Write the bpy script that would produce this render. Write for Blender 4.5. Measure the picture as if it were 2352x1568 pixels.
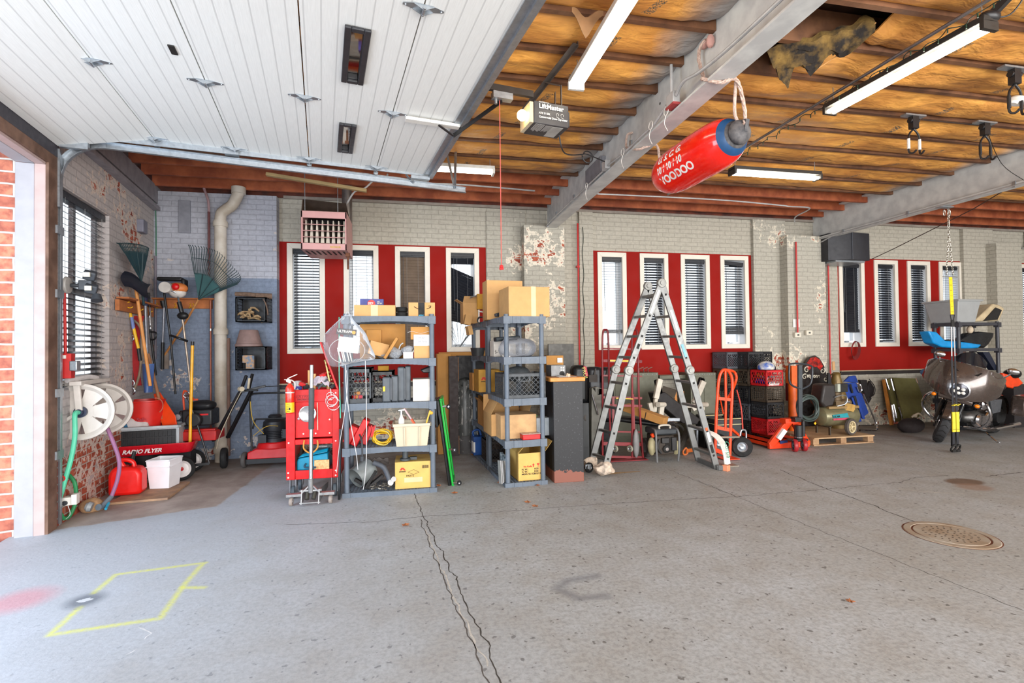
import bpy,bmesh,math,random
from math import sin,cos,pi,radians,sqrt,atan2
from mathutils import Vector,Matrix,Euler,noise
random.seed(7)
for o in list(bpy.data.objects): bpy.data.objects.remove(o)
SC = bpy.context.scene; COL = SC.collection
V = Vector
# ---------------------------------------------------------------- camera
FPX,YAW,PITCH,ROLL,CH = 1145.3,radians(11.40),radians(.876),radians(-.6635),1.48
cy,sy,cp,sp = cos(YAW),sin(YAW),cos(PITCH),sin(PITCH)
Fw = V((sy*cp,cy*cp,sp)); R0 = V((cy,-sy,0)); U0 = R0.cross(Fw)
Rt = R0*cos(ROLL)+U0*sin(ROLL); Up = -R0*sin(ROLL)+U0*cos(ROLL)
CAM = V((0,0,CH))
cd = bpy.data.cameras.new('camera'); cam = bpy.data.objects.new('camera',cd); COL.objects.link(cam)
cd.sensor_fit = 'HORIZONTAL'; cd.sensor_width = 36; cd.lens = 36*FPX/2352; cd.clip_start = .05; cd.clip_end = 200
mw = Matrix((( Rt.x,Up.x,-Fw.x,0),(Rt.y,Up.y,-Fw.y,0),(Rt.z,Up.z,-Fw.z,CH),(0,0,0,1)))
cam.matrix_world = mw; SC.camera = cam
# ---------------------------------------------------------------- daylight
w = bpy.data.worlds.new('world'); SC.world = w; w.use_nodes = True
bg = w.node_tree.nodes['Background']; bg.inputs[0].default_value = (.84,.92,1,1); bg.inputs[1].default_value = 1.35
SC.view_settings.view_transform = 'Standard'; SC.view_settings.look = 'None'
SC.view_settings.exposure = .5; SC.view_settings.gamma = 1; SC.view_settings.use_curve_mapping = False
def area(name,loc,tgt,sx,sy_,power,col):
    l = bpy.data.lights.new(name,'AREA'); l.shape = 'RECTANGLE'; l.size = sx; l.size_y = sy_; l.energy = power; l.color = col
    o = bpy.data.objects.new(name,l); COL.objects.link(o); o.location = loc
    o.rotation_euler = (V(tgt)-V(loc)).to_track_quat('-Z','Y').to_euler(); return o
# daylight entering by the open overhead door on the left, plus an added fill lamp behind the camera
area('door_daylight',(-3.5,1.5,1.5),(.5,3.6,1.3),2.2,2.4,135,(.70,.84,1))
area('front_fill',(4.5,-3.6,1.9),(4.5,6,1.9),15,3.4,1180,(1,.985,.96))
# ---------------------------------------------------------------- pixel rays (2352 x 1568)
def ray(x,y): return Fw+Rt*((x-1176)/FPX)-Up*((y-784)/FPX)
def at(x,y,Y): d = ray(x,y); return CAM+d*(Y/d.y)
def fl(x,y,z=0): d = ray(x,y); return CAM+d*((z-CH)/d.z)
A9 = radians(9.4); LD = V((-sin(A9),cos(A9),0)); ND = V((cos(A9),sin(A9),0)); LP = V((-3.0,5.0,0))
def onp(x,y,p0,n): d = ray(x,y); n = V(n); return CAM+d*((V(p0)-CAM).dot(n)/d.dot(n))
# ---------------------------------------------------------------- materials
def lin(c): return tuple(((v/255)/12.92 if v/255 <= .04045 else (((v/255)+.055)/1.055)**2.4) for v in c[:3])+(1,)
class NT:
    def __init__(s,m): s.t = m.node_tree; s.n = s.t.nodes; s.l = s.t.links
    def new(s,k,**kw):
        n = s.n.new('ShaderNode'+k)
        for a,b in kw.items(): setattr(n,a,b)
        return n
    def put(s,sock,v):
        if isinstance(v,(int,float)): sock.default_value = v
        elif isinstance(v,tuple): sock.default_value = v
        else: s.l.new(v,sock)
    def m(s,op,a,b=0.0,c=None,clamp=False):
        n = s.new('Math',operation=op,use_clamp=clamp); s.put(n.inputs[0],a); s.put(n.inputs[1],b)
        if c is not None: s.put(n.inputs[2],c)
        return n.outputs[0]
    def vm(s,op,a,b=None,out=0):
        n = s.new('VectorMath',operation=op); s.put(n.inputs[0],a)
        if b is not None:
            if op == 'SCALE': s.put(n.inputs[3],b)
            else: s.put(n.inputs[1],b)
        return n.outputs[out]
    def noise(s,vec,scale,detail=4,rough=.55,dist=0):
        n = s.new('TexNoise'); s.put(n.inputs['Vector'],vec); n.inputs['Scale'].default_value = scale
        n.inputs['Detail'].default_value = detail; n.inputs['Roughness'].default_value = rough; n.inputs['Distortion'].default_value = dist
        return n.outputs[0]
    def ramp(s,f,a,b,lo=0.0,hi=1.0):
        n = s.new('MapRange'); n.clamp = True; s.put(n.inputs[0],f)
        for i,v in enumerate((a,b,lo,hi)): n.inputs[i+1].default_value = v
        return n.outputs[0]
    def mix(s,f,a,b,mode='MIX'):
        n = s.new('Mix',data_type='RGBA',blend_type=mode); s.put(n.inputs[0],f); s.put(n.inputs[6],a); s.put(n.inputs[7],b)
        return n.outputs[2]
MATS = {}
def mat(name,c,rough=.55,metal=0.0,var=.12,vs=9.0,bump=0.0,bs=60.0,spec=None,coat=0.0,c2=None,emit=0.0,fine=0.0):
    if name in MATS: return MATS[name]
    m = bpy.data.materials.new(name); m.use_nodes = True; t = NT(m); b = t.n['Principled BSDF']
    b.inputs['Roughness'].default_value = rough; b.inputs['Metallic'].default_value = metal
    if spec is not None: b.inputs['Specular IOR Level'].default_value = spec
    if coat: b.inputs['Coat Weight'].default_value = coat; b.inputs['Coat Roughness'].default_value = .08
    g = t.new('NewGeometry').outputs['Position']; f = t.noise(g,vs)
    base = lin(c); dark = lin(c2) if c2 else tuple(v*(1-2.2*var) for v in base[:3])+(1,)
    k = t.ramp(f,.38,.62) if c2 else t.ramp(f,.35,.7)
    t.put(b.inputs['Base Color'],t.mix(k,base,dark))
    t.put(b.inputs['Roughness'],t.ramp(t.noise(g,vs*2.3),.3,.7,max(.04,rough-.07),min(1,rough+.1)))
    if bump:
        bn = t.new('Bump'); bn.inputs['Strength'].default_value = bump; bn.inputs['Distance'].default_value = .01
        t.put(bn.inputs['Height'],t.noise(g,bs,5)); t.l.new(bn.outputs[0],b.inputs['Normal'])
    if emit: t.put(b.inputs['Emission Color'],base); b.inputs['Emission Strength'].default_value = emit
    MATS[name] = m; return m
def glassy(name,c=(255,255,255),op=.2,rough=.05,bs=25,bump=.6):
    if name in MATS: return MATS[name]
    m = bpy.data.materials.new(name); m.use_nodes = True; t = NT(m); t.n.remove(t.n['Principled BSDF'])
    tr = t.new('BsdfTransparent'); g = t.new('BsdfPrincipled'); g.inputs['Base Color'].default_value = lin(c); g.inputs['Roughness'].default_value = rough
    mx = t.new('MixShader'); fr = t.new('Fresnel'); fr.inputs[0].default_value = 1.45
    geo = t.new('NewGeometry').outputs['Position']
    bn = t.new('Bump'); bn.inputs['Strength'].default_value = bump; bn.inputs['Distance'].default_value = .02
    t.put(bn.inputs['Height'],t.noise(geo,bs,4,.6,1.5)); t.l.new(bn.outputs[0],g.inputs['Normal']); t.l.new(bn.outputs[0],fr.inputs['Normal'])
    t.put(mx.inputs[0],t.m('ADD',t.m('MULTIPLY',fr.outputs[0],1.2),op,clamp=True))
    t.l.new(tr.outputs[0],mx.inputs[1]); t.l.new(g.outputs[0],mx.inputs[2]); t.l.new(mx.outputs[0],t.n['Material Output'].inputs[0])
    MATS[name] = m; return m
def emis(name,c,s):
    if name in MATS: return MATS[name]
    m = bpy.data.materials.new(name); m.use_nodes = True; t = NT(m); t.n.remove(t.n['Principled BSDF'])
    e = t.new('Emission'); e.inputs[0].default_value = lin(c); e.inputs[1].default_value = s
    t.l.new(e.outputs[0],t.n['Material Output'].inputs[0]); MATS[name] = m; return m
# ---------------------------------------------------------------- things
def thing(name,label,cat,loc=(0,0,0),rz=0,group=None,kind=None):
    o = bpy.data.objects.new(name,None); COL.objects.link(o); o.location = loc; o.rotation_euler = (0,0,rz); o.empty_display_size = .05
    if label: o['label'] = label
    if cat: o['category'] = cat
    if group: o['group'] = group
    if kind: o['kind'] = kind
    return o
def tag(o,label,cat=None,group=None,kind=None):
    if label: o['label'] = label
    if cat: o['category'] = cat
    if group: o['group'] = group
    if kind: o['kind'] = kind
    return o
def clone(o,parent=None,**kw):
    c = o.copy(); COL.objects.link(c)
    if parent: c.parent = parent
    for ch in list(o.children): clone(ch,c)
    for k,v in kw.items(): c[k] = v
    return c
def absloc(p):
    v = V((0,0,0))
    while p: v += V(p.location); p = p.parent
    return v
def basis(d):
    d = V(d).normalized(); u = V((0,0,1)) if abs(d.z) < .95 else V((1,0,0)); a = d.cross(u).normalized(); b = a.cross(d).normalized(); return a,b
class M:
    def __init__(s): s.v = []; s.f = []; s.mi = []; s.k = 0; s.sm = []; s.s = False
    def add(s,vs,fs,X=None):
        n = len(s.v); s.v += [(X @ V(p)) if X else V(p) for p in vs]; s.f += [tuple(i+n for i in f) for f in fs]
        s.mi += [s.k]*len(fs); s.sm += [s.s]*len(fs); return s
    def bx(s,x0,x1,y0,y1,z0,z1,X=None):
        return s.add([(x,y,z) for z in (z0,z1) for y in (y0,y1) for x in (x0,x1)],[(0,2,3,1),(4,5,7,6),(0,1,5,4),(2,6,7,3),(0,4,6,2),(1,3,7,5)],X)
    def box(s,c,sz,R=None):
        X = Matrix.Translation(V(c))
        if R is not None: X = X @ (Euler(R).to_matrix().to_4x4() if not isinstance(R,Matrix) else R)
        a,b,d = [q/2 for q in sz]; return s.bx(-a,a,-b,b,-d,d,X)
    def bar(s,p,q,w,h,up=(0,0,1)):
        p,q = V(p),V(q); d = (q-p); u = V(up)
        a = d.cross(u)
        if a.length < 1e-6: a = d.cross(V((1,0,0)))
        a.normalize(); b = a.cross(d).normalized(); a = a*w/2; b = b*h/2
        vs = [p-a-b,p+a-b,p+a+b,p-a+b,q-a-b,q+a-b,q+a+b,q-a+b]
        return s.add(vs,[(0,1,2,3),(7,6,5,4),(0,4,5,1),(1,5,6,2),(2,6,7,3),(3,7,4,0)])
    def tube(s,pts,r,n=8,closed=False):
        pts = [V(p) for p in pts]; N = len(pts); k = s.s; s.s = True; vs = []
        a,b = basis((pts[1]-pts[0]) if N > 1 else V((0,0,1)))
        for i,p in enumerate(pts):
            if closed: d = pts[(i+1) % N]-pts[i-1]
            else: d = pts[min(i+1,N-1)]-pts[max(i-1,0)]
            if d.length < 1e-9: d = V((0,0,1))
            d.normalize(); a = (a-d*a.dot(d))
            if a.length < 1e-5: a,_ = basis(d)
            a.normalize(); b = d.cross(a)
            rr = r[i] if isinstance(r,(list,tuple)) else r
            vs += [p+(a*cos(2*pi*j/n)+b*sin(2*pi*j/n))*rr for j in range(n)]
        fs = [(i*n+j,i*n+(j+1) % n,((i+1) % N)*n+(j+1) % n,((i+1) % N)*n+j) for i in range(N if closed else N-1) for j in range(n)]
        s.add(vs,fs)
        if not closed:
            s.s = False; m0 = len(s.v)-len(vs); s.f += [tuple(m0+j for j in reversed(range(n))),tuple(m0+(N-1)*n+j for j in range(n))]; s.mi += [s.k]*2; s.sm += [False]*2
        s.s = k; return s
    def cyl(s,p,q,r,n=16,r2=None): return s.tube([p,q],[r,r if r2 is None else r2],n)
    def lathe(s,prof,c=(0,0,0),ax=(0,0,1),n=24,sx=1,sy=1,a0=0,a1=2*pi):
        d = V(ax).normalized(); a,b = basis(d); c = V(c); full = abs(a1-a0-2*pi) < 1e-6; k = s.s; s.s = True
        nn = n if full else n+1
        vs = [c+d*z+(a*cos(a0+(a1-a0)*j/n)*sx+b*sin(a0+(a1-a0)*j/n)*sy)*r for r,z in prof for j in range(nn)]
        fs = [(i*nn+j,i*nn+(j+1) % nn,(i+1)*nn+(j+1) % nn,(i+1)*nn+j) for i in range(len(prof)-1) for j in range(n)]
        s.add(vs,fs); s.s = k; return s
    def ball(s,c,r,n=16,X=None):
        r = (r,r,r) if isinstance(r,(int,float)) else r; h = max(4,n//2); k = s.s; s.s = True
        T = Matrix.Translation(V(c)) @ (X if X is not None else Matrix.Identity(4))
        vs = [(r[0]*sin(pi*i/h)*cos(2*pi*j/n),r[1]*sin(pi*i/h)*sin(2*pi*j/n),r[2]*cos(pi*i/h)) for i in range(h+1) for j in range(n)]
        s.add(vs,[(i*n+j,(i+1)*n+j,(i+1)*n+(j+1) % n,i*n+(j+1) % n) for i in range(h) for j in range(n)],T); s.s = k; return s
    def prism(s,pts,vec):
        pts = [V(p) for p in pts]; n = len(pts); vec = V(vec)
        return s.add(pts+[p+vec for p in pts],[tuple(reversed(range(n))),tuple(range(n,2*n))]+[(i,(i+1) % n,(i+1) % n+n,i+n) for i in range(n)])
    def grid(s,fn,nu,nv,th=None):
        vs = [V(fn(i/nu,j/nv)) for j in range(nv+1) for i in range(nu+1)]; k = s.s; s.s = True
        fs = [(j*(nu+1)+i,j*(nu+1)+i+1,(j+1)*(nu+1)+i+1,(j+1)*(nu+1)+i) for j in range(nv) for i in range(nu)]
        if th:
            th = V(th); n = len(vs); vs = vs+[p+th for p in vs]; fs = fs+[tuple(i+n for i in reversed(f)) for f in fs]
            ed = [j*(nu+1) for j in range(nv+1)]
            ring = [i for i in range(nu+1)]+[j*(nu+1)+nu for j in range(1,nv+1)]+[nv*(nu+1)+i for i in range(nu-1,-1,-1)]+[j*(nu+1) for j in range(nv-1,0,-1)]
            fs += [(ring[i],ring[i]+n,ring[(i+1) % len(ring)]+n,ring[(i+1) % len(ring)]) for i in range(len(ring))]
        s.add(vs,fs); s.s = k; return s
    def o(s,name,mats,parent=None,w=True,bev=0,sub=0,solid=0,ang=35,rot=None,loc=None):
        me = bpy.data.meshes.new(name); off = absloc(parent) if (parent and w) else V((0,0,0))
        lo = off
        if parent is None and s.v:
            mn = V((min(v.x for v in s.v),min(v.y for v in s.v),min(v.z for v in s.v))); mx = V((max(v.x for v in s.v),max(v.y for v in s.v),max(v.z for v in s.v)))
            lo = V(((mn.x+mx.x)/2,(mn.y+mx.y)/2,mn.z))
        me.from_pydata([tuple(v-lo) for v in s.v],[],s.f)
        for m_ in (mats if isinstance(mats,(list,tuple)) else [mats]): me.materials.append(m_)
        me.polygons.foreach_set('material_index',s.mi); me.polygons.foreach_set('use_smooth',[True]*len(s.f) if (bev or sub) else s.sm)
        me.update()
        bm = bmesh.new(); bm.from_mesh(me); bmesh.ops.recalc_face_normals(bm,faces=bm.faces[:]); bm.to_mesh(me); bm.free()
        if any(s.sm) or bev or sub: me.set_sharp_from_angle(angle=radians(ang))
        ob = bpy.data.objects.new(name,me); COL.objects.link(ob)
        if parent: ob.parent = parent
        elif s.v: ob.location = lo
        if loc: ob.location = loc
        if solid: q = ob.modifiers.new('solid','SOLIDIFY'); q.thickness = solid; q.offset = 0
        if bev: q = ob.modifiers.new('bevel','BEVEL'); q.width = bev; q.segments = 2; q.limit_method = 'ANGLE'; q.angle_limit = radians(40); q.harden_normals = False
        if sub: q = ob.modifiers.new('sub','SUBSURF'); q.levels = sub; q.render_levels = sub
        return ob
def text(s,size,name,m_,parent,org,xd,yd,ext=.001,sx=1.0,shear=0.0,fn=None,w=True,center=False,bold=0.0):
    c = bpy.data.curves.new('t','FONT'); c.body = s; c.size = size; c.extrude = ext; c.shear = shear; c.offset = bold
    if center: c.align_x = 'CENTER'
    t = bpy.data.objects.new('t',c); COL.objects.link(t); dg = bpy.context.evaluated_depsgraph_get()
    me = bpy.data.meshes.new_from_object(t.evaluated_get(dg)); bpy.data.objects.remove(t); bpy.data.curves.remove(c)
    org,xd,yd = V(org),V(xd).normalized(),V(yd).normalized(); zd = xd.cross(yd); off = absloc(parent) if (parent and w) else V((0,0,0))
    for v in me.vertices:
        p = v.co.copy()
        v.co = (V(fn(p.x*sx,p.y,p.z)) if fn else org+xd*p.x*sx+yd*p.y+zd*p.z)-off
    me.materials.clear(); me.materials.append(m_); ob = bpy.data.objects.new(name,me); COL.objects.link(ob)
    if parent: ob.parent = parent
    return ob
def arc(c,r,a0,a1,u,v_,n=12): c,u,v_ = V(c),V(u),V(v_); return [c+u*r*cos(radians(a0+(a1-a0)*i/n))+v_*r*sin(radians(a0+(a1-a0)*i/n)) for i in range(n+1)]
def spl(pts,n=6):
    pts = [V(p) for p in pts]; out = []
    for i in range(len(pts)-1):
        p0,p1,p2,p3 = pts[max(i-1,0)],pts[i],pts[i+1],pts[min(i+2,len(pts)-1)]
        for j in range(n):
            t = j/n; out.append(.5*((2*p1)+(p2-p0)*t+(2*p0-5*p1+4*p2-p3)*t*t+(3*p1-p0-3*p2+p3)*t**3))
    return out+[pts[-1]]
# ---------------------------------------------------------------- shared materials
WHT = mat('white_paint',(232,228,220),.5,var=.05); BLK = mat('black_plastic',(28,29,32),.45,var=.2); DGR = mat('dark_grey_plastic',(58,61,66),.5)
GRY = mat('shelf_grey',(98,108,120),.5,var=.08,bump=.15,bs=90); RED = mat('red_enamel',(204,14,18),.35,var=.06); DRED = mat('dark_red_metal',(130,18,26),.4)
CHR = mat('chrome',(215,215,220),.12,1,var=.03); STL = mat('galvanised',(172,178,184),.38,.8,var=.1,vs=30); ALU = mat('aluminium',(126,126,124),.42,.6,var=.08)
CARD = mat('cardboard',(206,160,104),.85,var=.05,bump=.1,bs=30); CARD2 = mat('tan_cardboard',(190,136,72),.85,var=.06); CARDY = mat('yellow_cardboard',(216,176,98),.8,var=.06)
TAPE = mat('paper_tape',(226,190,146),.5,var=.04); PAPER = mat('paper',(236,234,230),.8,var=.05); RUB = mat('rubber',(24,24,25),.8,var=.2); INK = mat('black_ink',(26,24,22),.7)
WOOD = mat('raw_wood',(196,138,78),.7,c2=(160,104,56),vs=14); OAK = mat('honey_wood',(214,140,64),.5,var=.12); ORG = mat('orange_enamel',(240,72,18),.4,var=.07)
YEL = mat('yellow_plastic',(244,190,20),.4,var=.05); BLU = mat('blue_plastic',(26,130,190),.45); RUST = mat('rusty_iron',(120,74,50),.8,.2,c2=(84,50,36)); IVORY = mat('ivory_plastic',(226,218,200),.45)
# ================================================================ structure
def brick(name,paint,peel=.35,low=None,lowz=0,rawz=0,old=(222,210,190),raw=(158,78,60),rawpeel=.75,bare=False,mort=(176,168,158),bumpk=.55,bsc=1.0):
    m = bpy.data.materials.new(name); m.use_nodes = True; t = NT(m); b = t.n['Principled BSDF']; b.inputs['Roughness'].default_value = .72; b.inputs['Specular IOR Level'].default_value = .2
    oc = t.new('TexCoord').outputs['Object']; sx = t.new('SeparateXYZ'); t.l.new(oc,sx.inputs[0])
    cx = t.new('CombineXYZ'); t.put(cx.inputs[0],t.m('ADD',sx.outputs[0],sx.outputs[1])); t.put(cx.inputs[1],sx.outputs[2])
    gp = t.new('NewGeometry').outputs['Position']; sg = t.new('SeparateXYZ'); t.l.new(gp,sg.inputs[0]); z = sg.outputs[2]
    wob = t.vm('SCALE',t.new('TexNoise').outputs[1],.014); nn = wob.node.inputs[0].links[0].from_node; t.put(nn.inputs['Vector'],gp); nn.inputs['Scale'].default_value = 7
    bt = t.new('TexBrick'); t.put(bt.inputs['Vector'],t.vm('ADD',cx.outputs[0],wob)); bt.inputs['Scale'].default_value = bsc
    bt.inputs['Brick Width'].default_value = .215; bt.inputs['Row Height'].default_value = .073; bt.inputs['Mortar Size'].default_value = .007; bt.inputs['Mortar Smooth'].default_value = .35
    bt.inputs['Color1'].default_value = (0,0,0,1); bt.inputs['Color2'].default_value = (1,1,1,1); bt.inputs['Mortar'].default_value = (.5,.5,.5,1); bt.inputs['Bias'].default_value = 0
    mf = bt.outputs['Fac']; rnd = bt.outputs['Color']
    rawc = t.mix(rnd,lin(raw),lin((min(255,raw[0]*1.2),raw[1]*1.3,raw[2]*1.25))); rawc = t.mix(t.ramp(t.noise(gp,16),.4,.7),rawc,lin((raw[0]*.8,raw[1]*.75,raw[2]*.8)))
    rawc = t.mix(mf,rawc,lin(mort))
    n1 = t.noise(gp,1.3,3,.5); n2 = t.noise(gp,11,5,.6,.4); n3 = t.noise(gp,26,4)
    if bare:
        col = t.mix(t.m('MULTIPLY',t.ramp(t.m('ADD',t.m('MULTIPLY',n1,.5),t.m('MULTIPLY',n2,.5)),.5,.6),.3),rawc,lin(old))
    else:
        pc = t.mix(t.ramp(n3,.3,.75),lin(paint),lin(tuple(v*.9 for v in paint)))
        pc = t.mix(t.m('MULTIPLY',mf,.35),pc,lin(tuple(v*.72 for v in paint)))
        if low:
            lc = t.mix(t.ramp(n3,.3,.75),lin(low),lin(tuple(v*.85 for v in low)))
            pc = t.mix(t.m('LESS_THAN',z,lowz),pc,lc)
        s = t.m('ADD',t.m('MULTIPLY',n1,.55),t.m('MULTIPLY',n2,.45))
        th = .68-peel*.22
        if rawz: zb = t.ramp(t.m('ADD',z,t.m('MULTIPLY',n1,.25)),rawz,rawz+.25,.16*rawpeel/.75,0); s = t.m('ADD',s,zb)
        k1 = t.ramp(s,th,th+.012); k2 = t.ramp(t.m('ADD',s,t.m('MULTIPLY',t.m('SUBTRACT',n3,.5),.12)),th+.05,th+.062)
        col = t.mix(k1,pc,lin(old)); col = t.mix(k2,col,rawc)
    t.put(b.inputs['Base Color'],col)
    bn = t.new('Bump'); bn.inputs['Strength'].default_value = bumpk; bn.inputs['Distance'].default_value = .012
    t.put(bn.inputs['Height'],t.m('ADD',t.m('MULTIPLY',mf,-1.0),t.m('MULTIPLY',n3,.35))); t.l.new(bn.outputs[0],b.inputs['Normal'])
    return m
B_MAIN = brick('painted_brick',(184,178,164),.12,rawz=.5,rawpeel=.75); B_PIL = brick('peeling_brick',(178,173,160),.62,old=(222,212,194)); B_PIL2 = brick('peeling_brick_pale',(182,177,164),.5,old=(214,206,188))
B_CORN = brick('corner_brick',(176,178,188),.3,low=(128,140,160),lowz=2.52,rawz=.3,rawpeel=.55,old=(196,186,180)); B_LEFT = brick('left_brick',(188,180,178),.60,old=(206,190,178),rawz=.6,rawpeel=.75)
B_OUT = brick('red_brick_outside',(0,0,0),bare=True,raw=(186,110,90),old=(200,128,108),mort=(214,206,198),bumpk=.7,bsc=.72)
def S(o): o['kind'] = 'structure'; return o
YW = 7.75
def wx(px,Y=YW,py=690): return at(px,py,Y).x
# ---- floor -------------------------------------------------------------
fm = bpy.data.materials.new('concrete'); fm.use_nodes = True; t = NT(fm); b = t.n['Principled BSDF']
gp = t.new('NewGeometry').outputs['Position']; P2 = t.vm('MULTIPLY',gp,(1.0,1.0,0.0))
wn = t.new('TexNoise'); t.put(wn.inputs['Vector'],P2); wn.inputs['Scale'].default_value = 9; wn.inputs['Detail'].default_value = 6
PW = t.vm('ADD',P2,t.vm('SCALE',t.vm('SUBTRACT',wn.outputs[1],(.5,.5,.5)),.05)); PW = t.vm('MULTIPLY',PW,(1.0,1.0,0.0))
def seg(P,a,b_):
    a = V((a[0],a[1],0)); b_ = V((b_[0],b_[1],0)); d = b_-a; L2 = d.length_squared
    pa = t.vm('SUBTRACT',P,tuple(a)); n = t.new('VectorMath',operation='DOT_PRODUCT'); t.put(n.inputs[0],pa); n.inputs[1].default_value = tuple(d)
    h = t.m('MULTIPLY',n.outputs[1],1/L2,clamp=True); q = t.vm('SCALE',tuple(d),h)
    q.node.inputs[0].default_value = tuple(d)
    ln = t.new('VectorMath',operation='LENGTH'); t.l.new(t.vm('SUBTRACT',pa,q),ln.inputs[0]); return ln.outputs[1]
def path(P,pix):
    pts = [fl(*q) for q in pix]; ds = [seg(P,pts[i],pts[i+1]) for i in range(len(pts)-1)]; r = ds[0]
    for d in ds[1:]: r = t.m('MINIMUM',r,d)
    return r
n_big = t.noise(P2,.55,3,.5); n_mid = t.noise(P2,3.2,5,.6); n_sm = t.noise(P2,38,5,.7); n_sp = t.noise(P2,21,2,.5)
sxy = t.new('SeparateXYZ'); t.l.new(P2,sxy.inputs[0]); X_,Y_ = sxy.outputs[0],sxy.outputs[1]
col = t.mix(t.ramp(n_big,.35,.65),lin((180,184,187)),lin((166,167,165)))
col = t.mix(t.ramp(n_mid,.4,.68,0,.5),col,lin((150,142,130)))
col = t.mix(t.ramp(n_sm,.42,.64,0,.5),col,lin((118,116,113)))
col = t.mix(t.ramp(n_sp,.66,.70,0,.7),col,lin((78,74,70)))
# paler and bluer towards the door side, bare tan screed along the wall
pale = t.ramp(t.m('ADD',X_,t.m('MULTIPLY',n_mid,.8)),-1.6,1.2,.55,0); col = t.mix(pale,col,lin((188,200,216)))
b1,b2,b3 = fl(130,1217),fl(500,1163),fl(650,1050)
def half(a,c):
    d = V((c.x-a.x,c.y-a.y)); nx,ny = -d.y/d.length,d.x/d.length
    return t.m('ADD',t.m('ADD',t.m('MULTIPLY',X_,nx),t.m('MULTIPLY',Y_,ny)),-(a.x*nx+a.y*ny))
bare = t.m('MINIMUM',half(b1,b2),half(b2,b3)); bare = t.ramp(t.m('ADD',bare,t.m('MULTIPLY',t.m('SUBTRACT',n_mid,.5),.12)),0,.03)
tan = t.mix(t.ramp(n_mid,.35,.7),lin((176,160,148)),lin((140,122,110)))
col = t.mix(t.m('MULTIPLY',bare,.85),col,tan)
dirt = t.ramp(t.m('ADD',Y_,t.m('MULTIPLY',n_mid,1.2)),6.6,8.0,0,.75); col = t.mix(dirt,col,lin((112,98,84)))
def paint_on(mask,c):
    global col
    col = t.mix(mask,col,lin(c))
CRK = []
def cr(pix,wd,k=.85,c=(62,56,50)): CRK.append((pix,wd,k,c))
cr([(952,1132),(973,1186),(1004,1248),(1044,1325),(1062,1374),(1105,1450),(1123,1493),(1151,1568),(1200,1660)],.010,.95)
cr([(966,1192),(995,1270),(1037,1374),(1074,1453),(1119,1560),(1165,1660)],.009,.8,(88,82,76))
cr([(974,1230),(1012,1345),(1058,1440),(1086,1530)],.03,.35,(100,94,88))
cr([(978,1215),(1018,1312),(1055,1400),(1120,1530)],.013,.6,(206,200,190))
cr([(650,1205),(860,1198),(973,1186),(1050,1182),(1227,1169),(1380,1158),(1560,1147),(1690,1140),(1900,1123),(2010,1112),(2062,1108),(2105,1096),(2180,1091)],.008,.75)
cr([(1790,1078),(1905,1125),(1985,1152),(2045,1177),(2108,1200)],.013,.95)
cr([(1600,1102),(1690,1140),(1980,1256),(2111,1308),(2352,1402)],.006,.85)
cr([(2262,1094),(2300,1090),(2352,1084),(2420,1078)],.014,.7)
cr([(2062,1121),(2120,1129),(2220,1134)],.014,.75,(214,208,196)); cr([(2070,1056),(2120,1071),(2170,1083)],.010,.6,(214,210,200))
cr([(2022,1000),(2100,1018),(2230,1046),(2352,1064)],.012,.5,(196,192,184)); cr([(1535,1078),(1690,1140)],.006,.5)
cr([(120,1250),(330,1243),(700,1222)],.006,.25,(110,108,106))
for pth in ([(471,1292),(266,1319),(215,1362)],[(184,1394),(113,1458),(367,1420),(425,1340),(464,1296)],[(418,1349),(468,1349)]):
    paint_on(t.m('MULTIPLY',t.ramp(path(P2,pth),.004,.03,.75,0),t.ramp(n_sm,.3,.6,.3,1)),(222,226,92))
def blob(px,py,r,k,c,soft=.4,st=1.0):
    p = fl(px,py); d = t.vm('SUBTRACT',P2,(p.x,p.y,0.0)); d = t.vm('MULTIPLY',d,(1.0/st,1.0,0.0)); ln = t.new('VectorMath',operation='LENGTH'); t.l.new(d,ln.inputs[0])
    dd = t.m('ADD',ln.outputs[1],t.m('MULTIPLY',t.m('SUBTRACT',n_sm,.5),.06)); paint_on(t.ramp(dd,r*soft,r,k,0),c)
blob(46,1378,.22,.45,(214,110,124)); blob(196,1378,.13,.75,(96,106,118)); blob(195,1378,.026,1,(200,206,212),.9,1.6)
paint_on(t.m('MULTIPLY',t.ramp(path(P2,[(1370,1322),(1305,1333),(1280,1352),(1330,1374),(1390,1368)]),.0,.06,.6,0),1.0),(104,106,112))
cr([(1222,1207),(1300,1204)],.05,.3,(120,104,94)); cr([(1365,1192),(1440,1188)],.05,.3,(120,110,104)); blob(680,1135,.3,.4,(110,96,88),.1)
cr([(320,1440),(345,1455),(330,1468)],.012,.5,(236,238,242)); cr([(290,1505),(318,1490)],.012,.5,(236,238,242))
hp = fl(2222,1108); blob(2215,1106,.15,.9,(104,80,62),.75,1.5); blob(2236,1118,.17,.7,(146,118,100),.6,1.2)
t.put(b.inputs['Base Color'],col); t.put(b.inputs['Roughness'],t.ramp(n_mid,.3,.7,.5,.75))
bn = t.new('Bump'); bn.inputs['Strength'].default_value = .5; bn.inputs['Distance'].default_value = .006
t.put(bn.inputs['Height'],t.m('ADD',t.m('MULTIPLY',n_sm,.5),t.m('MULTIPLY',n_mid,.6))); t.l.new(bn.outputs[0],b.inputs['Normal'])
m = M();
m.prism([(-1.4,-5,0),(13.6,-5,0),(13.6,8.0,0),(-3.6,8.0,0),tuple(LP-LD*.2-ND*.25),tuple(LP-LD*9-ND*.25)],(0,0,-.12))
S(m.o('floor',fm))
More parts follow.
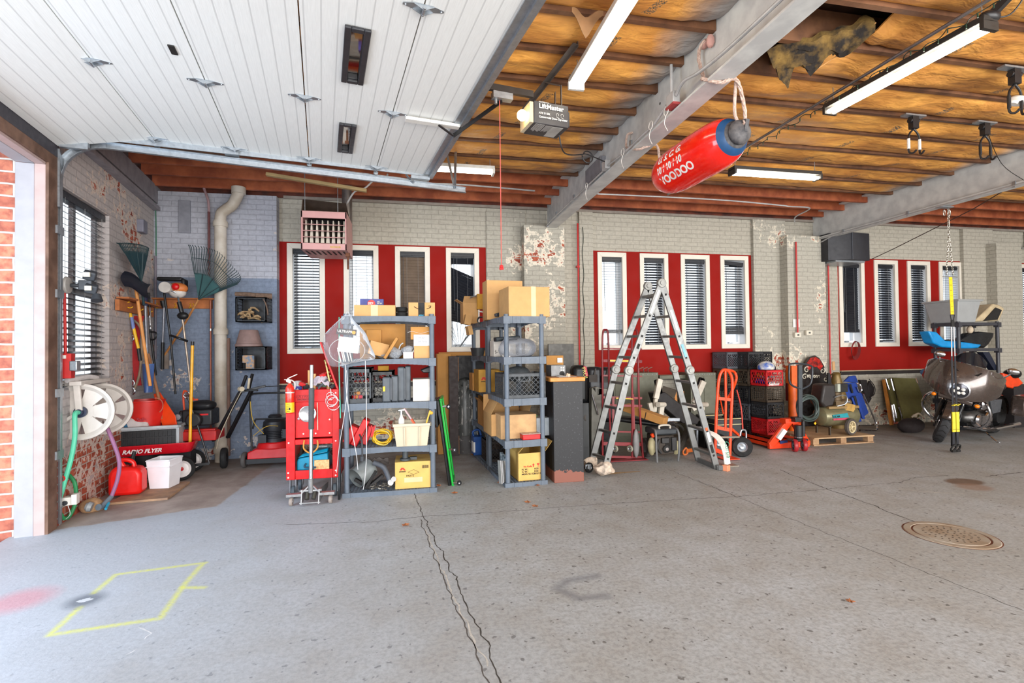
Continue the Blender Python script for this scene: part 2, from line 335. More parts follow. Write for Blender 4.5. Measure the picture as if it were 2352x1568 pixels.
for ci,(pix,wd,k,c_) in enumerate(CRK):   # worn cracks and scuffs as ragged slivers lying in the slab
    P = [V(fl(*q)) for q in pix]; Q = []
    for i in range(len(P)-1):
        n = max(2,int((P[i+1]-P[i]).length/.03)); Q += [P[i].lerp(P[i+1],j/n) for j in range(n)]
    Q.append(P[-1]); vs = []; fs = []; soft = k < .5
    if soft: continue
    for i,p in enumerate(Q):
        d = (Q[min(i+1,len(Q)-1)]-Q[max(i-1,0)]).normalized(); nrm = V((-d.y,d.x,0)); j1 = noise.noise(p*9+V((ci,0,0)))*.022+noise.noise(p*30)*.01; wv_ = wd*.55*(.5+.9*abs(noise.noise(p*22+V((0,ci,0)))))*(.3 if i in (0,len(Q)-1) else 1)
        vs += [p+nrm*(j1+wv_)+V((0,0,.0006)),p+nrm*(j1-wv_)+V((0,0,.0006))]
    fs = [(2*i,2*i+1,2*i+3,2*i+2) for i in range(len(Q)-1)]
    m = M(); m.add(vs,fs); S(m.o('trim_%d' % (100+ci),mat('crack_%d_%d_%d' % c_,tuple(int(v*.9+15) for v in c_),.95,var=.15,vs=30)))
asph = mat('asphalt',(120,124,130),.95,var=.15,vs=60,bump=.6,bs=90); m = M(); m.bx(-40,40,-30,40,-.2,-.13); S(m.o('ground',asph))
m = M(); m.prism([tuple(LP-LD*.2-ND*.25),tuple(LP-LD*9-ND*.25),tuple(LP-LD*9-ND*1.5),tuple(LP-LD*.2-ND*1.5)],(0,0,-.1))
for i,v in enumerate(m.v): m.v[i] = v+V((0,0,-.02))
S(m.o('trim_1',mat('worn_apron',(176,170,160),.9,var=.1,vs=20,bump=.4)))
# ---- back wall -----------------------------------------------------------
GR = [[(660,747),(790,870),(908,988),(1025,1101)],[(1373,1439),(1470,1535),(1564,1630),(1655,1719)],[(1927,1985),(2008,2062),(2084,2136),(2157,2210)],[(2340,2400)]]
PN = [(wx(641),wx(1117)),(wx(1362),wx(1730)),(wx(1925),wx(2214)),(wx(2335),13.3)]
ZT,ZB,WT,WB = 3.085,.99,3.06,1.448
m = M(); xs = [-1.9]
for a,c in PN: xs += [a,c]
xs.append(13.6)
for i in range(0,len(xs)-1,2): m.bx(xs[i],xs[i+1],YW,YW+.35,0,3.72)
for a,c in PN: m.bx(a,c,YW,YW+.35,0,ZB); m.bx(a,c,YW,YW+.35,ZT,3.72)
S(m.o('wall_back',B_MAIN)); LEDG = mat('ledger_wood',(112,54,36),.75,c2=(70,36,28),vs=5)
m = M(); m.bx(-3.7,13.6,YW-.03,YW+.35,3.722,4.06); S(m.o('trim_3',LEDG)); m = M(); m.bx(-1.8,13.6,YW-.06,YW-.03,3.70,3.74); S(m.o('trim_4',mat('grey_lath',(150,140,130),.8)))
# pilasters under the beams
def pil(name,x0,x1,dep,mt,z1=3.36): mm = M(); mm.bx(x0,x1,YW-dep,YW+.02,0,z1); return S(mm.o(name,mt))
pil('wall_back_pilaster',wx(1205,7.5),wx(1298,7.5),.25,B_PIL,3.4); pil('wall_back_pilaster',wx(1118),wx(1207),.03,B_PIL,3.66); pil('wall_back_pilaster',wx(1330),wx(1361),.06,B_MAIN,3.7)
pil('wall_back_pilaster',wx(1810,7.5),wx(1897,7.5),.25,B_PIL2,3.4); pil('wall_back_pilaster',wx(1733,7.68),wx(1800),.07,B_PIL2,3.7)
pil('wall_back_pilaster',wx(2291,7.5),wx(2349,7.5),.25,B_MAIN,3.4); pil('wall_back_pilaster',wx(2216,7.68),wx(2275),.07,B_MAIN,3.7)
m = M(); m.bx(-3.62,wx(636,7.6),7.6,YW-.001,0,3.70); S(m.o('wall_back_corner',B_CORN))
SPLAT = mat('grey_slab',(140,142,152),.7); m = M(); p0,p1 = at(410,459,7.58),at(437,535,7.58); m.bx(p0.x,p1.x,7.575,7.62,p1.z,p0.z); S(m.o('trim_2',SPLAT,bev=.004))
WRED = mat('red_panel_paint',(146,22,14),.65,var=.05,vs=2,spec=.15); wi = 0
PANE = bpy.data.materials.new('window_glass'); PANE.use_nodes = True; tt = NT(PANE); tt.n.remove(tt.n['Principled BSDF']); a_ = tt.new('BsdfTransparent'); g_ = tt.new('BsdfGlossy'); g_.inputs[1].default_value = .03; x_ = tt.new('MixShader'); x_.inputs[0].default_value = .07
tt.l.new(a_.outputs[0],x_.inputs[1]); tt.l.new(g_.outputs[0],x_.inputs[2]); tt.l.new(x_.outputs[0],tt.n['Material Output'].inputs[0])
FRM = mat('window_casing',(226,218,204),.5,var=.03); VIN = mat('vinyl_sash',(232,234,236),.4,var=.03); BLD = mat('dark_blind',(30,33,40),.32,var=.1); BLDB = mat('brown_blind',(112,94,78),.5)
def slats(mm,x0,x1,z0,z1,y,tilt,w_=.05,pitch=.044,skew=None):
    z = z1; a = radians(tilt); i = 0
    while z > z0:
        dz = skew(z) if skew else 0
        for sgn in (1,):
            p = [(x0,y-w_/2*cos(a),z-w_/2*sin(a)),(x1,y-w_/2*cos(a),z-w_/2*sin(a)+dz),(x1,y+w_/2*cos(a),z+w_/2*sin(a)+dz),(x0,y+w_/2*cos(a),z+w_/2*sin(a))]
            mm.prism(p,(0,.0012*sin(a),-.0025*max(.3,cos(a))))
        z -= pitch; i += 1
BL = [(30,1.50,0),(5,1.50,0),(74,1.50,0),(70,1.60,1),(5,1.73,0),(38,1.52,0),(34,1.52,0),(30,1.70,2),(76,1.72,0),(48,1.55,0),(48,1.55,0),(5,1.55,0),(30,1.5,0)]
BLAB = ['black venetian blind with half open slats behind the hanging heater','open black venetian blind behind the blue air filter box','brown looking closed venetian blind left of the broken blind','broken black venetian blind sagging diagonally at its foot',
  'fully open black blind in the window behind the left ladder rail','black slatted blind behind the top of the ladder','black slatted blind in the window just right of the ladder','black slatted blind with a crooked headrail and bunched lower slats',
  'closed black blind pulled above the wire coil under the black wall box','half open black blind second from left in the far red panel','half open black blind left of the grey tub on the shelf','open pale looking blind behind the yellow hanging strap','bright blind at the far right edge of the picture']
GRP = []
for gi,gps in enumerate(GR):
    x0,x1 = PN[gi]; m = M(); ws = [(wx(a),wx(c)) for a,c in gps]; e = .045; cur = x0
    for a,c in ws: m.bx(cur,a+e,YW-.0,YW+.035,ZB,ZT); m.bx(a+e,c-e,YW,YW+.035,ZB,WB+e); m.bx(a+e,c-e,YW,YW+.035,WT-e,ZT); cur = c-e
    m.bx(cur,x1,YW,YW+.035,ZB,ZT); S(m.o('trim_%d' % (10+gi),WRED))
    m = M(); m.bx(x0,x1,YW-.035,YW-.001,ZB-.05,ZB+.012)
    S(m.o('trim_%d' % (20+gi),mat('dark_sill',(44,36,34),.5),bev=.004)); m = M(); m.bx(x0,x1,YW-.045,YW,ZB+.013,ZB+.03); S(m.o('trim_%d' % (30+gi),mat('cream_sill',(196,178,148),.6)))
    for a,c in ws:
        wi += 1; r = thing('window_%d' % wi,None,None,((a+c)/2,YW,WB),kind='structure'); cw = .075; m = M()
        for q in ([(a,WB),(a+cw,WB+cw),(a+cw,WT-cw),(a,WT)],[(c,WT),(c-cw,WT-cw),(c-cw,WB+cw),(c,WB)],[(a,WT),(a+cw,WT-cw),(c-cw,WT-cw),(c,WT)],[(a,WB),(c,WB),(c-cw,WB+cw),(a+cw,WB+cw)]):
            m.prism([(u,YW-.022,v) for u,v in q],(0,.035,0))
        m.o('window_casing',FRM,r,bev=.003); A,C2,zb,zt = a+cw,c-cw,WB+cw,WT-cw; m = M()
        for u0,u1,v0,v1 in ((A-.012,A,zb,zt),(C2,C2+.012,zb,zt),(A-.012,C2+.012,zt,zt+.012),(A-.012,C2+.012,zb-.012,zb)): m.bx(u0,u1,YW+.012,YW+.26,v0,v1)
        for u0,u1,v0,v1 in ((A,A+.035,zb,zt),(C2-.035,C2,zb,zt),(A+.035,C2-.035,zt-.035,zt),(A+.035,C2-.035,zb,zb+.04)): m.bx(u0,u1,YW+.15,YW+.2,v0,v1)
        m.o('sash',VIN,r); m = M(); m.bx(A+.03,C2-.03,YW+.172,YW+.178,zb+.03,zt-.03); m.o('pane',PANE,r)
        m = M(); cx_ = (A+C2)/2; m.box((cx_,YW+.135,zb+.025),(.09,.03,.022)); m.bar((cx_-.03,YW+.115,zb+.035),(cx_+.06,YW+.10,zb+.045),.014,.012); m.o('crank_handle',STL,r)
        tl,zbt,sp_ = BL[wi-1]; bt_ = thing('window_blind',BLAB[wi-1],'blind',(cx_,YW+.05,zbt),group='venetian blinds of the back wall')
        m = M(); crook = .03 if sp_ == 2 else 0; m.prism([(A+.004,YW+.02,zt-.075),(C2-.004,YW+.02,zt-.075-crook),(C2-.004,YW+.02,zt-.005-crook),(A+.004,YW+.02,zt-.005)],(0,.06,0)); m.bx(A+.004,C2-.004,YW+.012,YW+.02,zt-.055-crook/2,zt-.02-crook/2); m.o('headrail',BLD,bt_,bev=.003)
        bm_ = BLDB if wi == 3 else BLD; m = M()
        if sp_ == 1:
            slats(m,A+.008,C2-.01,zt-.17,zt-.1,YW+.055,74)
            slats(m,A+.008,C2-.01,zb+.42,zt-.24,YW+.055,70,skew=lambda z: -.10-.05*sin(z*3))
            for k in range(9): # fanned lower slats swinging round to the left foot
                th = radians(-8-k*9); p = V((A+.02,YW+.05,zb+.40-.035*k)); q = p+V((cos(th)*.0+ (.33-.022*k)*1.0,0,-.02*k));
                ctr = V((A+.11+.004*k,YW+.04,zb-.02)); ang = radians(150-13*k); q0 = ctr+V((cos(ang)*.05,0,sin(ang)*.05)); q1 = ctr+V((cos(ang)*(.30),0,sin(ang)*(.40)))
                q1.x = min(max(q1.x,A+.005),C2-.005); m.bar(q0,q1,.003,.05,(0,1,0))
            for k in range(4): m.bar((A+.10+k*.012,YW+.03,zb-.03+.01*k),(C2-.03-k*.008,YW+.03,zb+.30-k*.025),.05,.004,(0,0,1))
        else:
            slats(m,A+.008,C2-.008,zbt+.02,zt-.1,YW+.055,tl)
            m.bx(A+.008,C2-.008,YW+.03,YW+.08,zbt-.005,zbt+.018)
            if sp_ == 2:
                for k in range(9): m.bx(A+.008,C2-.008,YW+.03,YW+.08,zbt+.02+.011*k,zbt+.028+.011*k)
            if wi in (5,9):
                for k in range(4): m.bx(A+.008,C2-.008,YW+.03,YW+.08,zbt+.02+.008*k,zbt+.026+.008*k)
        m.o('slats',bm_,bt_); m = M()
        for u in (.27,.72): m.cyl((A+(C2-A)*u,YW+.025,zt-.07),(A+(C2-A)*u,YW+.025,zbt+.01),.0016,5); m.cyl((A+(C2-A)*u,YW+.085,zt-.07),(A+(C2-A)*u,YW+.085,zbt+.01),.0016,5)
        m.o('ladder_cord',mat('blind_cord',(150,150,150),.7),bt_)
        m = M(); m.cyl((A+.045,YW+.008,zt-.06),(A+.05,YW+.002,zt-.9),.004,6); m.o('tilt_wand',mat('wand',(70,74,80),.3),bt_)
# ---- left wall (local x along wall, local y outwards) -----------------------
def lobj(mm,name,mt,parent=None,**kw):
    o = mm.o(name,mt,parent,w=False,**kw)
    if parent is None:
        off = V(o.location); o.rotation_euler = (0,0,radians(99.4)); o.location = V((LP.x,LP.y,0))+Matrix.Rotation(radians(99.4),3,'Z') @ off
    return o
def lw(s_,d=0,z=0): return LP+LD*s_+ND*d+V((0,0,z))   # d = distance into the room
w0,w1,wz0,wz1 = .08,1.12,1.16,2.965
m = M()
m.bx(-.05,w0,0,.16,0,3.75); m.bx(w1,2.95,0,.16,0,3.75); m.bx(w0,w1,0,.16,0,wz0); m.bx(w0,w1,0,.16,wz1,3.75)
m.bx(-3.25,-.05,0,.33,3.46,3.75); m.bx(-9,-3.25,0,.33,0,3.75)
S(lobj(m,'wall_left',B_LEFT))
m = M(); m.bx(-.05,2.9,-.05,.0,3.52,3.75); m.bx(.3,2.9,-.08,0,3.42,3.47); S(lobj(m,'trim_40',mat('grey_ledge',(150,146,152),.7)))
# exterior return of red brick beyond the jamb
m = M(); m.bx(-.155,-.055,.15,3.2,-.15,4.2); S(lobj(m,'wall_outside',B_OUT))
# door jamb boards and header
JW = mat('jamb_white',(172,170,176),.6,var=.05); JP = mat('jamb_pinkish',(188,164,160),.6,var=.06); JB = mat('jamb_brown',(122,92,76),.7,c2=(92,66,52),vs=6)
def jb(px,dd=0): return (at(px,1220,4.8)-LP).dot(LD)
m = M(); m.bx(-.20,-.16,.075,.20,-.02,3.06); m.bx(-3.25,-.2,.075,.20,3.06,3.1); S(lobj(m,'trim_41',JW,bev=.004))
m = M(); m.bx(-.205,-.16,.0,.074,-.02,3.06); m.bx(-3.25,-.2,.0,.074,3.06,3.1); S(lobj(m,'trim_42',JP,bev=.004))
m = M(); m.bx(-.20,-.05,-.02,.0,0,3.18); m.bx(-.16,-.02,0,.14,0,3.46); m.bx(-3.25,-.2,-.02,.0,3.08,3.2); S(lobj(m,'trim_43',JB))
m = M(); m.bx(-3.25,-.05,-.015,.3,3.2,3.46); m.bx(-3.25,-.05,-.03,-.015,3.4,3.46); S(lobj(m,'trim_44',mat('header_metal',(132,128,134),.5,.3)))
# left window
r = thing('window_20',None,None,(0,0,0),kind='structure'); r.location = LP; r.rotation_euler = (0,0,radians(99.4))
m = M()
for u0,u1,v0,v1 in ((w0,w0+.05,wz0,wz1),(w1-.05,w1,wz0,wz1),(w0,w1,wz1-.05,wz1),(w0,w1,wz0,wz0+.05),(w0,w1,2.06,2.12),(w0+.49,w0+.54,wz0,wz1)): m.bx(u0,u1,.105,.145,v0,v1)
m.o('sash',mat('grey_sash',(150,154,160),.5),r,w=False); m = M(); m.bx(w0,w1,.122,.126,wz0,wz1); m.o('pane',PANE,r,w=False)
m = M(); m.bx(w0,w1,.0,.15,wz0+.001,wz0+.02); m.o('window_sill',mat('grey_sill',(150,148,150),.6),r,w=False)
r = thing('window_blind','wide black venetian blind in the left wall window beside the door track','blind',lw(.6,-.12,wz0),radians(99.4))
m = M(); m.bx(-.51,.51,-.09,-.03,1.73,1.80); m.o('headrail',BLD,r,w=False,bev=.003)
m = M(); z = 1.68;
while z > .03:
    a = radians(-24); hw = .027
    m.prism([(-.505,-.06-hw*cos(a),z+hw*sin(a)),(.505,-.06-hw*cos(a),z+hw*sin(a)),(.505,-.06+hw*cos(a),z-hw*sin(a)),(-.505,-.06+hw*cos(a),z-hw*sin(a))],(0,0,-.0025)); z -= .056
m.o('slats',BLD,r,w=False); m = M()
for u in (-.4,0,.4): m.cyl((u,-.095,1.74),(u,-.095,.02),.0018,5)
m.o('ladder_cord',mat('blind_cord',(150,150,150),.7),r,w=False)
# ---- ceiling -------------------------------------------------------------
DECK = mat('roof_boards',(84,52,34),.85,c2=(60,38,26),vs=5); m = M(); m.bx(-4.2,13.6,-5,8.1,4.06,4.2); S(m.o('ceiling',DECK))
JW1 = mat('joist_wood',(120,80,52),.7,c2=(88,56,36),vs=5,bump=.2); m = M(); m.bx(13.6,13.9,-5,8.1,0,4.2); S(m.o('wall_right',B_MAIN))
JW2 = mat('bare_joist_wood',(172,92,54),.7,c2=(138,66,36),vs=5,bump=.2)
BX = [2.165,7.13,12.05]; bays = [(-3.55,BX[0]-.01),(BX[0]+.01,BX[1]-.01),(BX[1]+.01,BX[2]-.01)]
BAYN = ['left bay above the overhead door','middle bay between the two steel beams','right bay beyond the second steel beam']
rows = [3.62+.43*k for k in range(-5,10)]; JZ0,JZ1 = 3.74,4.0
for bi,(x0,x1) in enumerate(bays):
    for k,y in enumerate(rows):
        if y > 7.62: continue
        xa = x0 if bi else max(x0,LP.x-(y-5)*.165+.02)
        m = M(); m.bx(xa,x1,y-.022,y+.022,JZ0+random.uniform(-.006,.006),JZ1)
        exp = y > 6.2
        o = m.o('ceiling_joist',JW2 if exp else JW1); tag(o,('bare reddish wooden joist near the back wall, ' if exp else 'wooden joist between insulation batts, ')+BAYN[bi],'joist',('bare joists ' if exp else 'joists between the batts ')+BAYN[bi])
km = bpy.data.materials.new('kraft_paper'); km.use_nodes = True; t = NT(km); b = t.n['Principled BSDF']; gp = t.new('NewGeometry').outputs['Position']
st = t.vm('MULTIPLY',gp,(1.0,2.2,1.0)); c = t.mix(t.ramp(t.noise(gp,2.2,5,.6),.35,.65),lin((236,172,84)),lin((200,134,62))); c = t.mix(t.ramp(t.noise(st,1.7,4,.55,.2),.42,.75),c,lin((160,104,48)))
s3 = t.new('SeparateXYZ'); t.l.new(gp,s3.inputs[0]); wv = t.m('ADD',t.m('MULTIPLY',s3.outputs[0],1.0),t.m('MULTIPLY',s3.outputs[1],.31));
fr = t.m('FRACT',t.m('MULTIPLY',wv,.8)); fy = t.m('FRACT',t.m('MULTIPLY',t.m('ADD',s3.outputs[1],-3.62),1/.43))
mk = t.m('MULTIPLY',t.m('MULTIPLY',t.m('LESS_THAN',fr,.055),t.m('MULTIPLY',t.m('GREATER_THAN',fy,.42),t.m('LESS_THAN',fy,.8))),t.ramp(t.noise(gp,90,2),.45,.55)); c = t.mix(mk,c,lin((96,88,76)))
d1 = t.m('MINIMUM',t.m('MINIMUM',t.m('ABSOLUTE',t.m('ADD',s3.outputs[0],-BX[0])),t.m('ABSOLUTE',t.m('ADD',s3.outputs[0],-BX[1]))),t.m('ABSOLUTE',t.m('ADD',s3.outputs[0],-BX[2])))
ov = t.ramp(t.m('ADD',d1,t.m('MULTIPLY',t.noise(gp,5),.25)),.22,.52,.9,0); c = t.mix(ov,c,lin((150,152,154))); t.put(b.inputs['Base Color'],c); b.inputs['Roughness'].default_value = .6
bn = t.new('Bump'); bn.inputs['Strength'].default_value = .8; bn.inputs['Distance'].default_value = .05; t.put(bn.inputs['Height'],t.noise(st,3.2,4,.55,.3)); t.l.new(bn.outputs[0],b.inputs['Normal'])
for bi,(x0,x1) in enumerate(bays):
    for k,y in enumerate(rows[:-1]):
        if y > 5.9: continue
        ph = random.uniform(0,50); ya,yb = y+.023,y+.43-.023
        segs = [(max(x0,LP.x-(y-5)*.165+.03) if not bi else x0,x1)]
        if bi == 1 and abs(y-3.19) < .1: segs = [(2.95,x1)]
        if bi == 1 and abs(y-2.76) < .1: segs = [(3.35,x1)]
        for xa,xb in segs:
            nu = int((xb-xa)/.09)
            def fn(u,v):
                x = xa+(xb-xa)*u; yy = ya+(yb-ya)*v; e = sin(pi*v)**.6
                n = noise.noise(V((x*1.4+ph,yy*5,0)))*.035+noise.noise(V((x*5+ph,yy*9,3)))*.014
                edge = min(u*(xb-xa),(1-u)*(xb-xa)); return (x,yy,3.775-e*(.045+n*1.3) + (.06*(1-edge/.25) if edge < .25 else 0)*abs(sin(x*20)))
            m = M(); m.grid(fn,nu,9,(0,0,.012)); o = m.o('insulation_batt',km)
            tag(o,'brown paper faced insulation batt, '+BAYN[bi],'insulation','paper faced batts '+BAYN[bi])
# ================================================================ steel, overhead door, lights
STE = mat('painted_steel',(208,208,204),.5,var=.08,vs=7,c2=(188,188,186));
for i,(bxx,lab) in enumerate(zip(BX,['grey steel I-beam above the red buoy, nearest of the beams','grey steel I-beam above the hanging exercise strap','far grey steel I-beam end at the right edge of the picture'])):
    r = thing('steel_beam',lab,'beam',(bxx,7.5,3.37)); m = M(); y0,y1 = (-4.5,7.72)
    m.bx(bxx-.085,bxx+.085,y0,y1,3.37,3.39); m.bx(bxx-.007,bxx+.007,y0,y1,3.39,3.83); m.bx(bxx-.12,bxx+.12,y0,y1,3.83,3.852);
    if i: m.bx(bxx-.085,bxx+.085,y0,y1,3.36,3.37)
    m.o('i_section',STE,r,bev=.003);
    if i == 0:
        m = M(); p,q = at(1325,390,5.9),at(1385,405,5.5); m.bx(bxx-.06,bxx-.007,5.25,5.75,3.55,3.64); m.bx(bxx-.07,bxx-.05,5.25,5.75,3.46,3.64); m.o('bracket_plate',mat('dark_steel_plate',(130,130,136),.5),r,bev=.003)
# ---- overhead door -------------------------------------------------------
DW = bpy.data.materials.new('door_skin'); DW.use_nodes = True; t = NT(DW); b = t.n['Principled BSDF']; b.inputs['Roughness'].default_value = .45
oc = t.new('TexCoord').outputs['Object']; so = t.new('SeparateXYZ'); t.l.new(oc,so.inputs[0]); gr = t.m('FRACT',t.m('MULTIPLY',so.outputs[0],1/.0935)); g1 = t.m('LESS_THAN',t.m('ABSOLUTE',t.m('SUBTRACT',gr,.5)),.045)
gn = t.noise(t.vm('MULTIPLY',oc,(60.0,3.0,1.0)),3,3); t.put(b.inputs['Base Color'],t.mix(t.m('MULTIPLY',g1,.28),t.mix(t.ramp(gn,.3,.7),lin((242,242,238)),lin((234,234,230))),lin((120,118,120))))
bn = t.new('Bump'); bn.inputs['Strength'].default_value = .6; bn.inputs['Distance'].default_value = .006; t.put(bn.inputs['Height'],t.m('ADD',t.m('MULTIPLY',g1,-1.0),t.m('MULTIPLY',gn,.25))); t.l.new(bn.outputs[0],b.inputs['Normal'])
DO = V((-2.95,4.95,0))
def dp(s_,t_,z=0): return DO+ND*s_+LD*t_+V((0,0,z))   # s into the room, t along the door (0 far edge, negative towards the camera)
door = thing('door_1',None,None,tuple(dp(0,0)),kind='structure'); door.rotation_euler = (0,0,A9)
# local frame of the door: x = into the room, y = along the wall
ss = [(-.02,3.27),(.68,3.425),(1.33,3.415),(1.985,3.405),(2.64,3.395),(3.19,3.385)]
DWID = 3.25
wins = {3: [(-2.86,-2.44),(-1.87,-1.42),(-.83,-.4)]}
wq = [(790,52),(851,66),(836,192),(783,183),(778,279),(820,286),(811,349),(773,345)]
wl = []
for k in (0,4):
    P = [V(onp(x,y,(0,0,3.40),(0,0,1)))-DO for x,y in wq[k:k+4]]
    S_ = [p.dot(ND) for p in P]; T_ = [p.dot(LD) for p in P]; wl.append((min(S_)+.02,max(S_)-.02,min(T_)+.02,max(T_)-.02))
for k in range(5):
    (s0,z0),(s1,z1) = ss[k],ss[k+1]; m = M(); g = .004
    hx = []
    if k == 3:
        a = sum(w_[0] for w_ in wl)/2; c = sum(w_[1] for w_ in wl)/2; ys = sorted([-DWID,0]+[v for w_ in wl for v in w_[2:]]); zz = lambda s_: z0+(z1-z0)*(s_-s0)/(s1-s0)
        for (u0,u1,v0,v1) in [(s0+g,a,-DWID,0),(c,s1-g,-DWID,0)]+[(a,c,ys[i],ys[i+1]) for i in range(0,len(ys)-1,2)]:
            m.prism([(u0,v0,zz(u0)),(u1,v0,zz(u1)),(u1,v1,zz(u1)),(u0,v1,zz(u0))],(0,0,.045))
    else: m.prism([(s0+g,-DWID,z0),(s1-g,-DWID,z1),(s1-g,0,z1),(s0+g,0,z0)],(0,0,.045))
    m.o('door_panel',DW,door,w=False)
    for u in ((s0,z0,1),(s1,z1,-1)):
        pass
PANE2 = PANE.copy(); [setattr(n_.inputs[0],'default_value',.4) for n_ in PANE2.node_tree.nodes if n_.type == 'MIX_SHADER']
WFR = mat('black_window_frame',(46,46,50),.4)
for (s0,s1,t0,t1) in wl:
    zc = 3.398; m = M(); f = .024
    for q in ((s0-.015,s0+f,t0-.015,t1+.015),(s1-f,s1+.015,t0-.015,t1+.015),(s0+f,s1-f,t0-.015,t0+f),(s0+f,s1-f,t1-f,t1+.015)): m.bx(q[0],q[1],q[2],q[3],zc-.02,zc+.0)
    for q in ((s0+f-.01,s0+f,t0+f,t1-f),(s1-f,s1-f+.01,t0+f,t1-f),(s0+f,s1-f,t0+f-.01,t0+f),(s0+f,s1-f,t1-f,t1-f+.01)): m.bx(q[0],q[1],q[2],q[3],zc,zc+.05)
    o = m.o('window_frame',WFR,door,w=False,bev=.006)
    m = M(); m.bx(s0+f-.02,s1-f+.02,t0+f-.02,t1-f+.02,zc+.02,zc+.026); m.o('pane',PANE2,o,w=False)
# fix pane coordinates: parented to a frame at the door origin
def hinge(mm,s_,t_,z,end=False):
    for sg in (-1,1):
        mm.prism([(s_,t_+.028,z-.004),(s_+sg*.05,t_+.028,z-.004),(s_+sg*.115,t_+.008,z-.004),(s_+sg*.115,t_-.008,z-.004),(s_+sg*.05,t_-.028,z-.004),(s_,t_-.028,z-.004)],(0,0,.003))
        mm.prism([(s_,t_+sg*.024,z-.004),(s_+.06,t_+sg*.024,z-.004),(s_+.0,t_+sg*.024,z-.034),(s_-.06,t_+sg*.024,z-.004)],(0,.003,0)); mm.ball((s_+sg*.1,t_,z-.006),.006,6)
    mm.cyl((s_,t_-.035,z-.024),(s_,t_+.035,z-.024),.009,8)
    if end: mm.cyl((s_,t_,z-.024),(s_,t_+.14,z-.024),.006,8); mm.cyl((s_,t_+.1,z-.024),(s_,t_+.13,z-.024),.024,12)
for k,(hx_,hy) in enumerate([(212,138),(473,187),(700,222),(895,258)]):
    s_,z = ss[k+1]; T_ = (V(onp(hx_,hy,(0,0,z),(0,0,1)))-DO).dot(LD)
    for t_ in (-.04,T_,T_*2-.02):
        m = M(); hinge(m,s_,t_,z,t_ > -.1); m.o('hinge',STL,door,w=False)
m = M(); m.bx(3.19,3.235,-DWID,.02,3.35,3.43); m.bx(3.14,3.19,-DWID,.02,3.372,3.38); m.bx(.05,3.19,.0,.012,3.37,3.44); m.o('edge_rail',STL,door,w=False)
m = M(); m.bx(-.06,-.02,-DWID,.02,3.17,3.29); m.o('bottom_seal',mat('dark_seal',(60,58,66),.6),door,w=False)
m = M(); m.bx(.0,.2,-.03,.012,3.26,3.33); m.bx(1.24,1.36,-.02,.05,3.365,3.40); m.bx(3.0,3.2,-.02,.05,3.33,3.36); m.bar((2.95,.02,3.37),(3.03,.06,3.30),.03,.004); m.bar((3.03,.06,3.30),(3.1,.03,3.37),.03,.004); m.o('roller_bracket',STL,door,w=False)
m = M(); T4 = (V(onp(895,258,(0,0,3.395),(0,0,1)))-DO).dot(LD); m.bx(2.74,3.2,T4-.03,T4+.03,3.35,3.375); m.o('strut',WHT,door,w=False)
m = M(); q = V(onp(397,112,(0,0,3.42),(0,0,1)))-DO; m.bx(q.dot(ND)-.018,q.dot(ND)+.018,q.dot(LD)-.05,q.dot(LD)+.05,3.408,3.418); m.o('black_tape_patch',INK,door,w=False)
# track
trk = thing('door_track','galvanised overhead door track curving up beside the left window','door track',tuple(LP+V((0,0,0))))
m = M(); cx,zr = .36,3.0; pts = [V((-.04,.04,.0)),V((-.04,.04,2.98))]+[V((-.04+.34-.34*cos(radians(a)),.04,2.98+.34*sin(radians(a)))) for a in range(10,91,10)]+[V((3.62,.04,3.26))]
def w3(p): return DO+ND*p.x+LD*(p.y+.03)+V((0,0,p.z+.02))
for off,wd in (((0,0),0),):
    P = [w3(p) for p in pts]
    for i in range(len(P)-1):
        d = (P[i+1]-P[i]).normalized(); n = LD.cross(d).normalized()
        e = P[i+1]+d*.004
        m.bar(P[i],e,.052,.003,LD) if False else None
        m.prism([P[i]-n*.027,P[i]+n*.027,P[i]+n*.027+LD*.003,P[i]-n*.027+LD*.003],e-P[i])
        for sg in (-1,1): m.prism([P[i]+n*sg*.027,P[i]+n*sg*.030,P[i]+n*sg*.030-LD*.035,P[i]+n*sg*.027-LD*.035],e-P[i])
m.o('track_channel',STL,trk)
for z,h in ((.62,.07),(1.15,.07),(2.0,.07),(2.55,.07),(3.0,.5)): m = M(); m.box(LP+ND*.01-LD*.03+V((0,0,z)),(.05,.12 if h < .1 else .05,h),(0,0,A9)); m.o('wall_bracket',STL,trk)
m = M(); e0 = w3(V((3.5,.04,3.27)))
m.bar(e0,e0+V((.02,.02,.55)),.035,.004); m.bar(e0,e0+V((-.1,.12,.55)),.035,.004); m.o('hanger_angle',STL,trk)
m = M(); a,c = w3(V((.5,.1,3.34))),w3(V((3.2,.1,3.30))); m.prism([a,c,c+V((0,0,.045)),a+V((0,0,.045))],LD*.004); m.o('support_angle',STL,trk)
# opener
OP0 = V(fl(1252,278,3.30)); oz = 3.30
def OPp(s_,z): return OP0+ND*s_+V((0,0,z-OP0.z))
op = thing('garage_door_opener','dark grey garage door opener hanging under the ceiling with a lit bulb','door opener',tuple(OP0)); X = Matrix.Translation(OP0) @ Matrix.Rotation(A9,4,'Z')
m = M(); m.bx(-.14,.16,-.10,.12,-.075,.10,X); m.bx(.16,.185,-.07,.09,-.05,.07,X); m.o('motor_housing',mat('opener_grey',(58,55,56),.5),op,bev=.006)
m = M(); m.bx(-.17,-.14,-.09,.11,-.07,.09,X); m.o('light_socket_plate',mat('opener_plate',(206,190,160),.5),op)
m = M(); m.ball(X @ V((-.21,-.03,.0)),.042,14); m.o('light_bulb',emis('warm_bulb',(255,214,140),14),op); m = M(); m.cyl(X @ V((-.17,-.03,0)),X @ V((-.20,-.03,0)),.02,10); m.o('bulb_socket',WHT,op)
xd,yd = ND,V((0,0,1))
LET = mat('white_print',(224,220,212),.6)
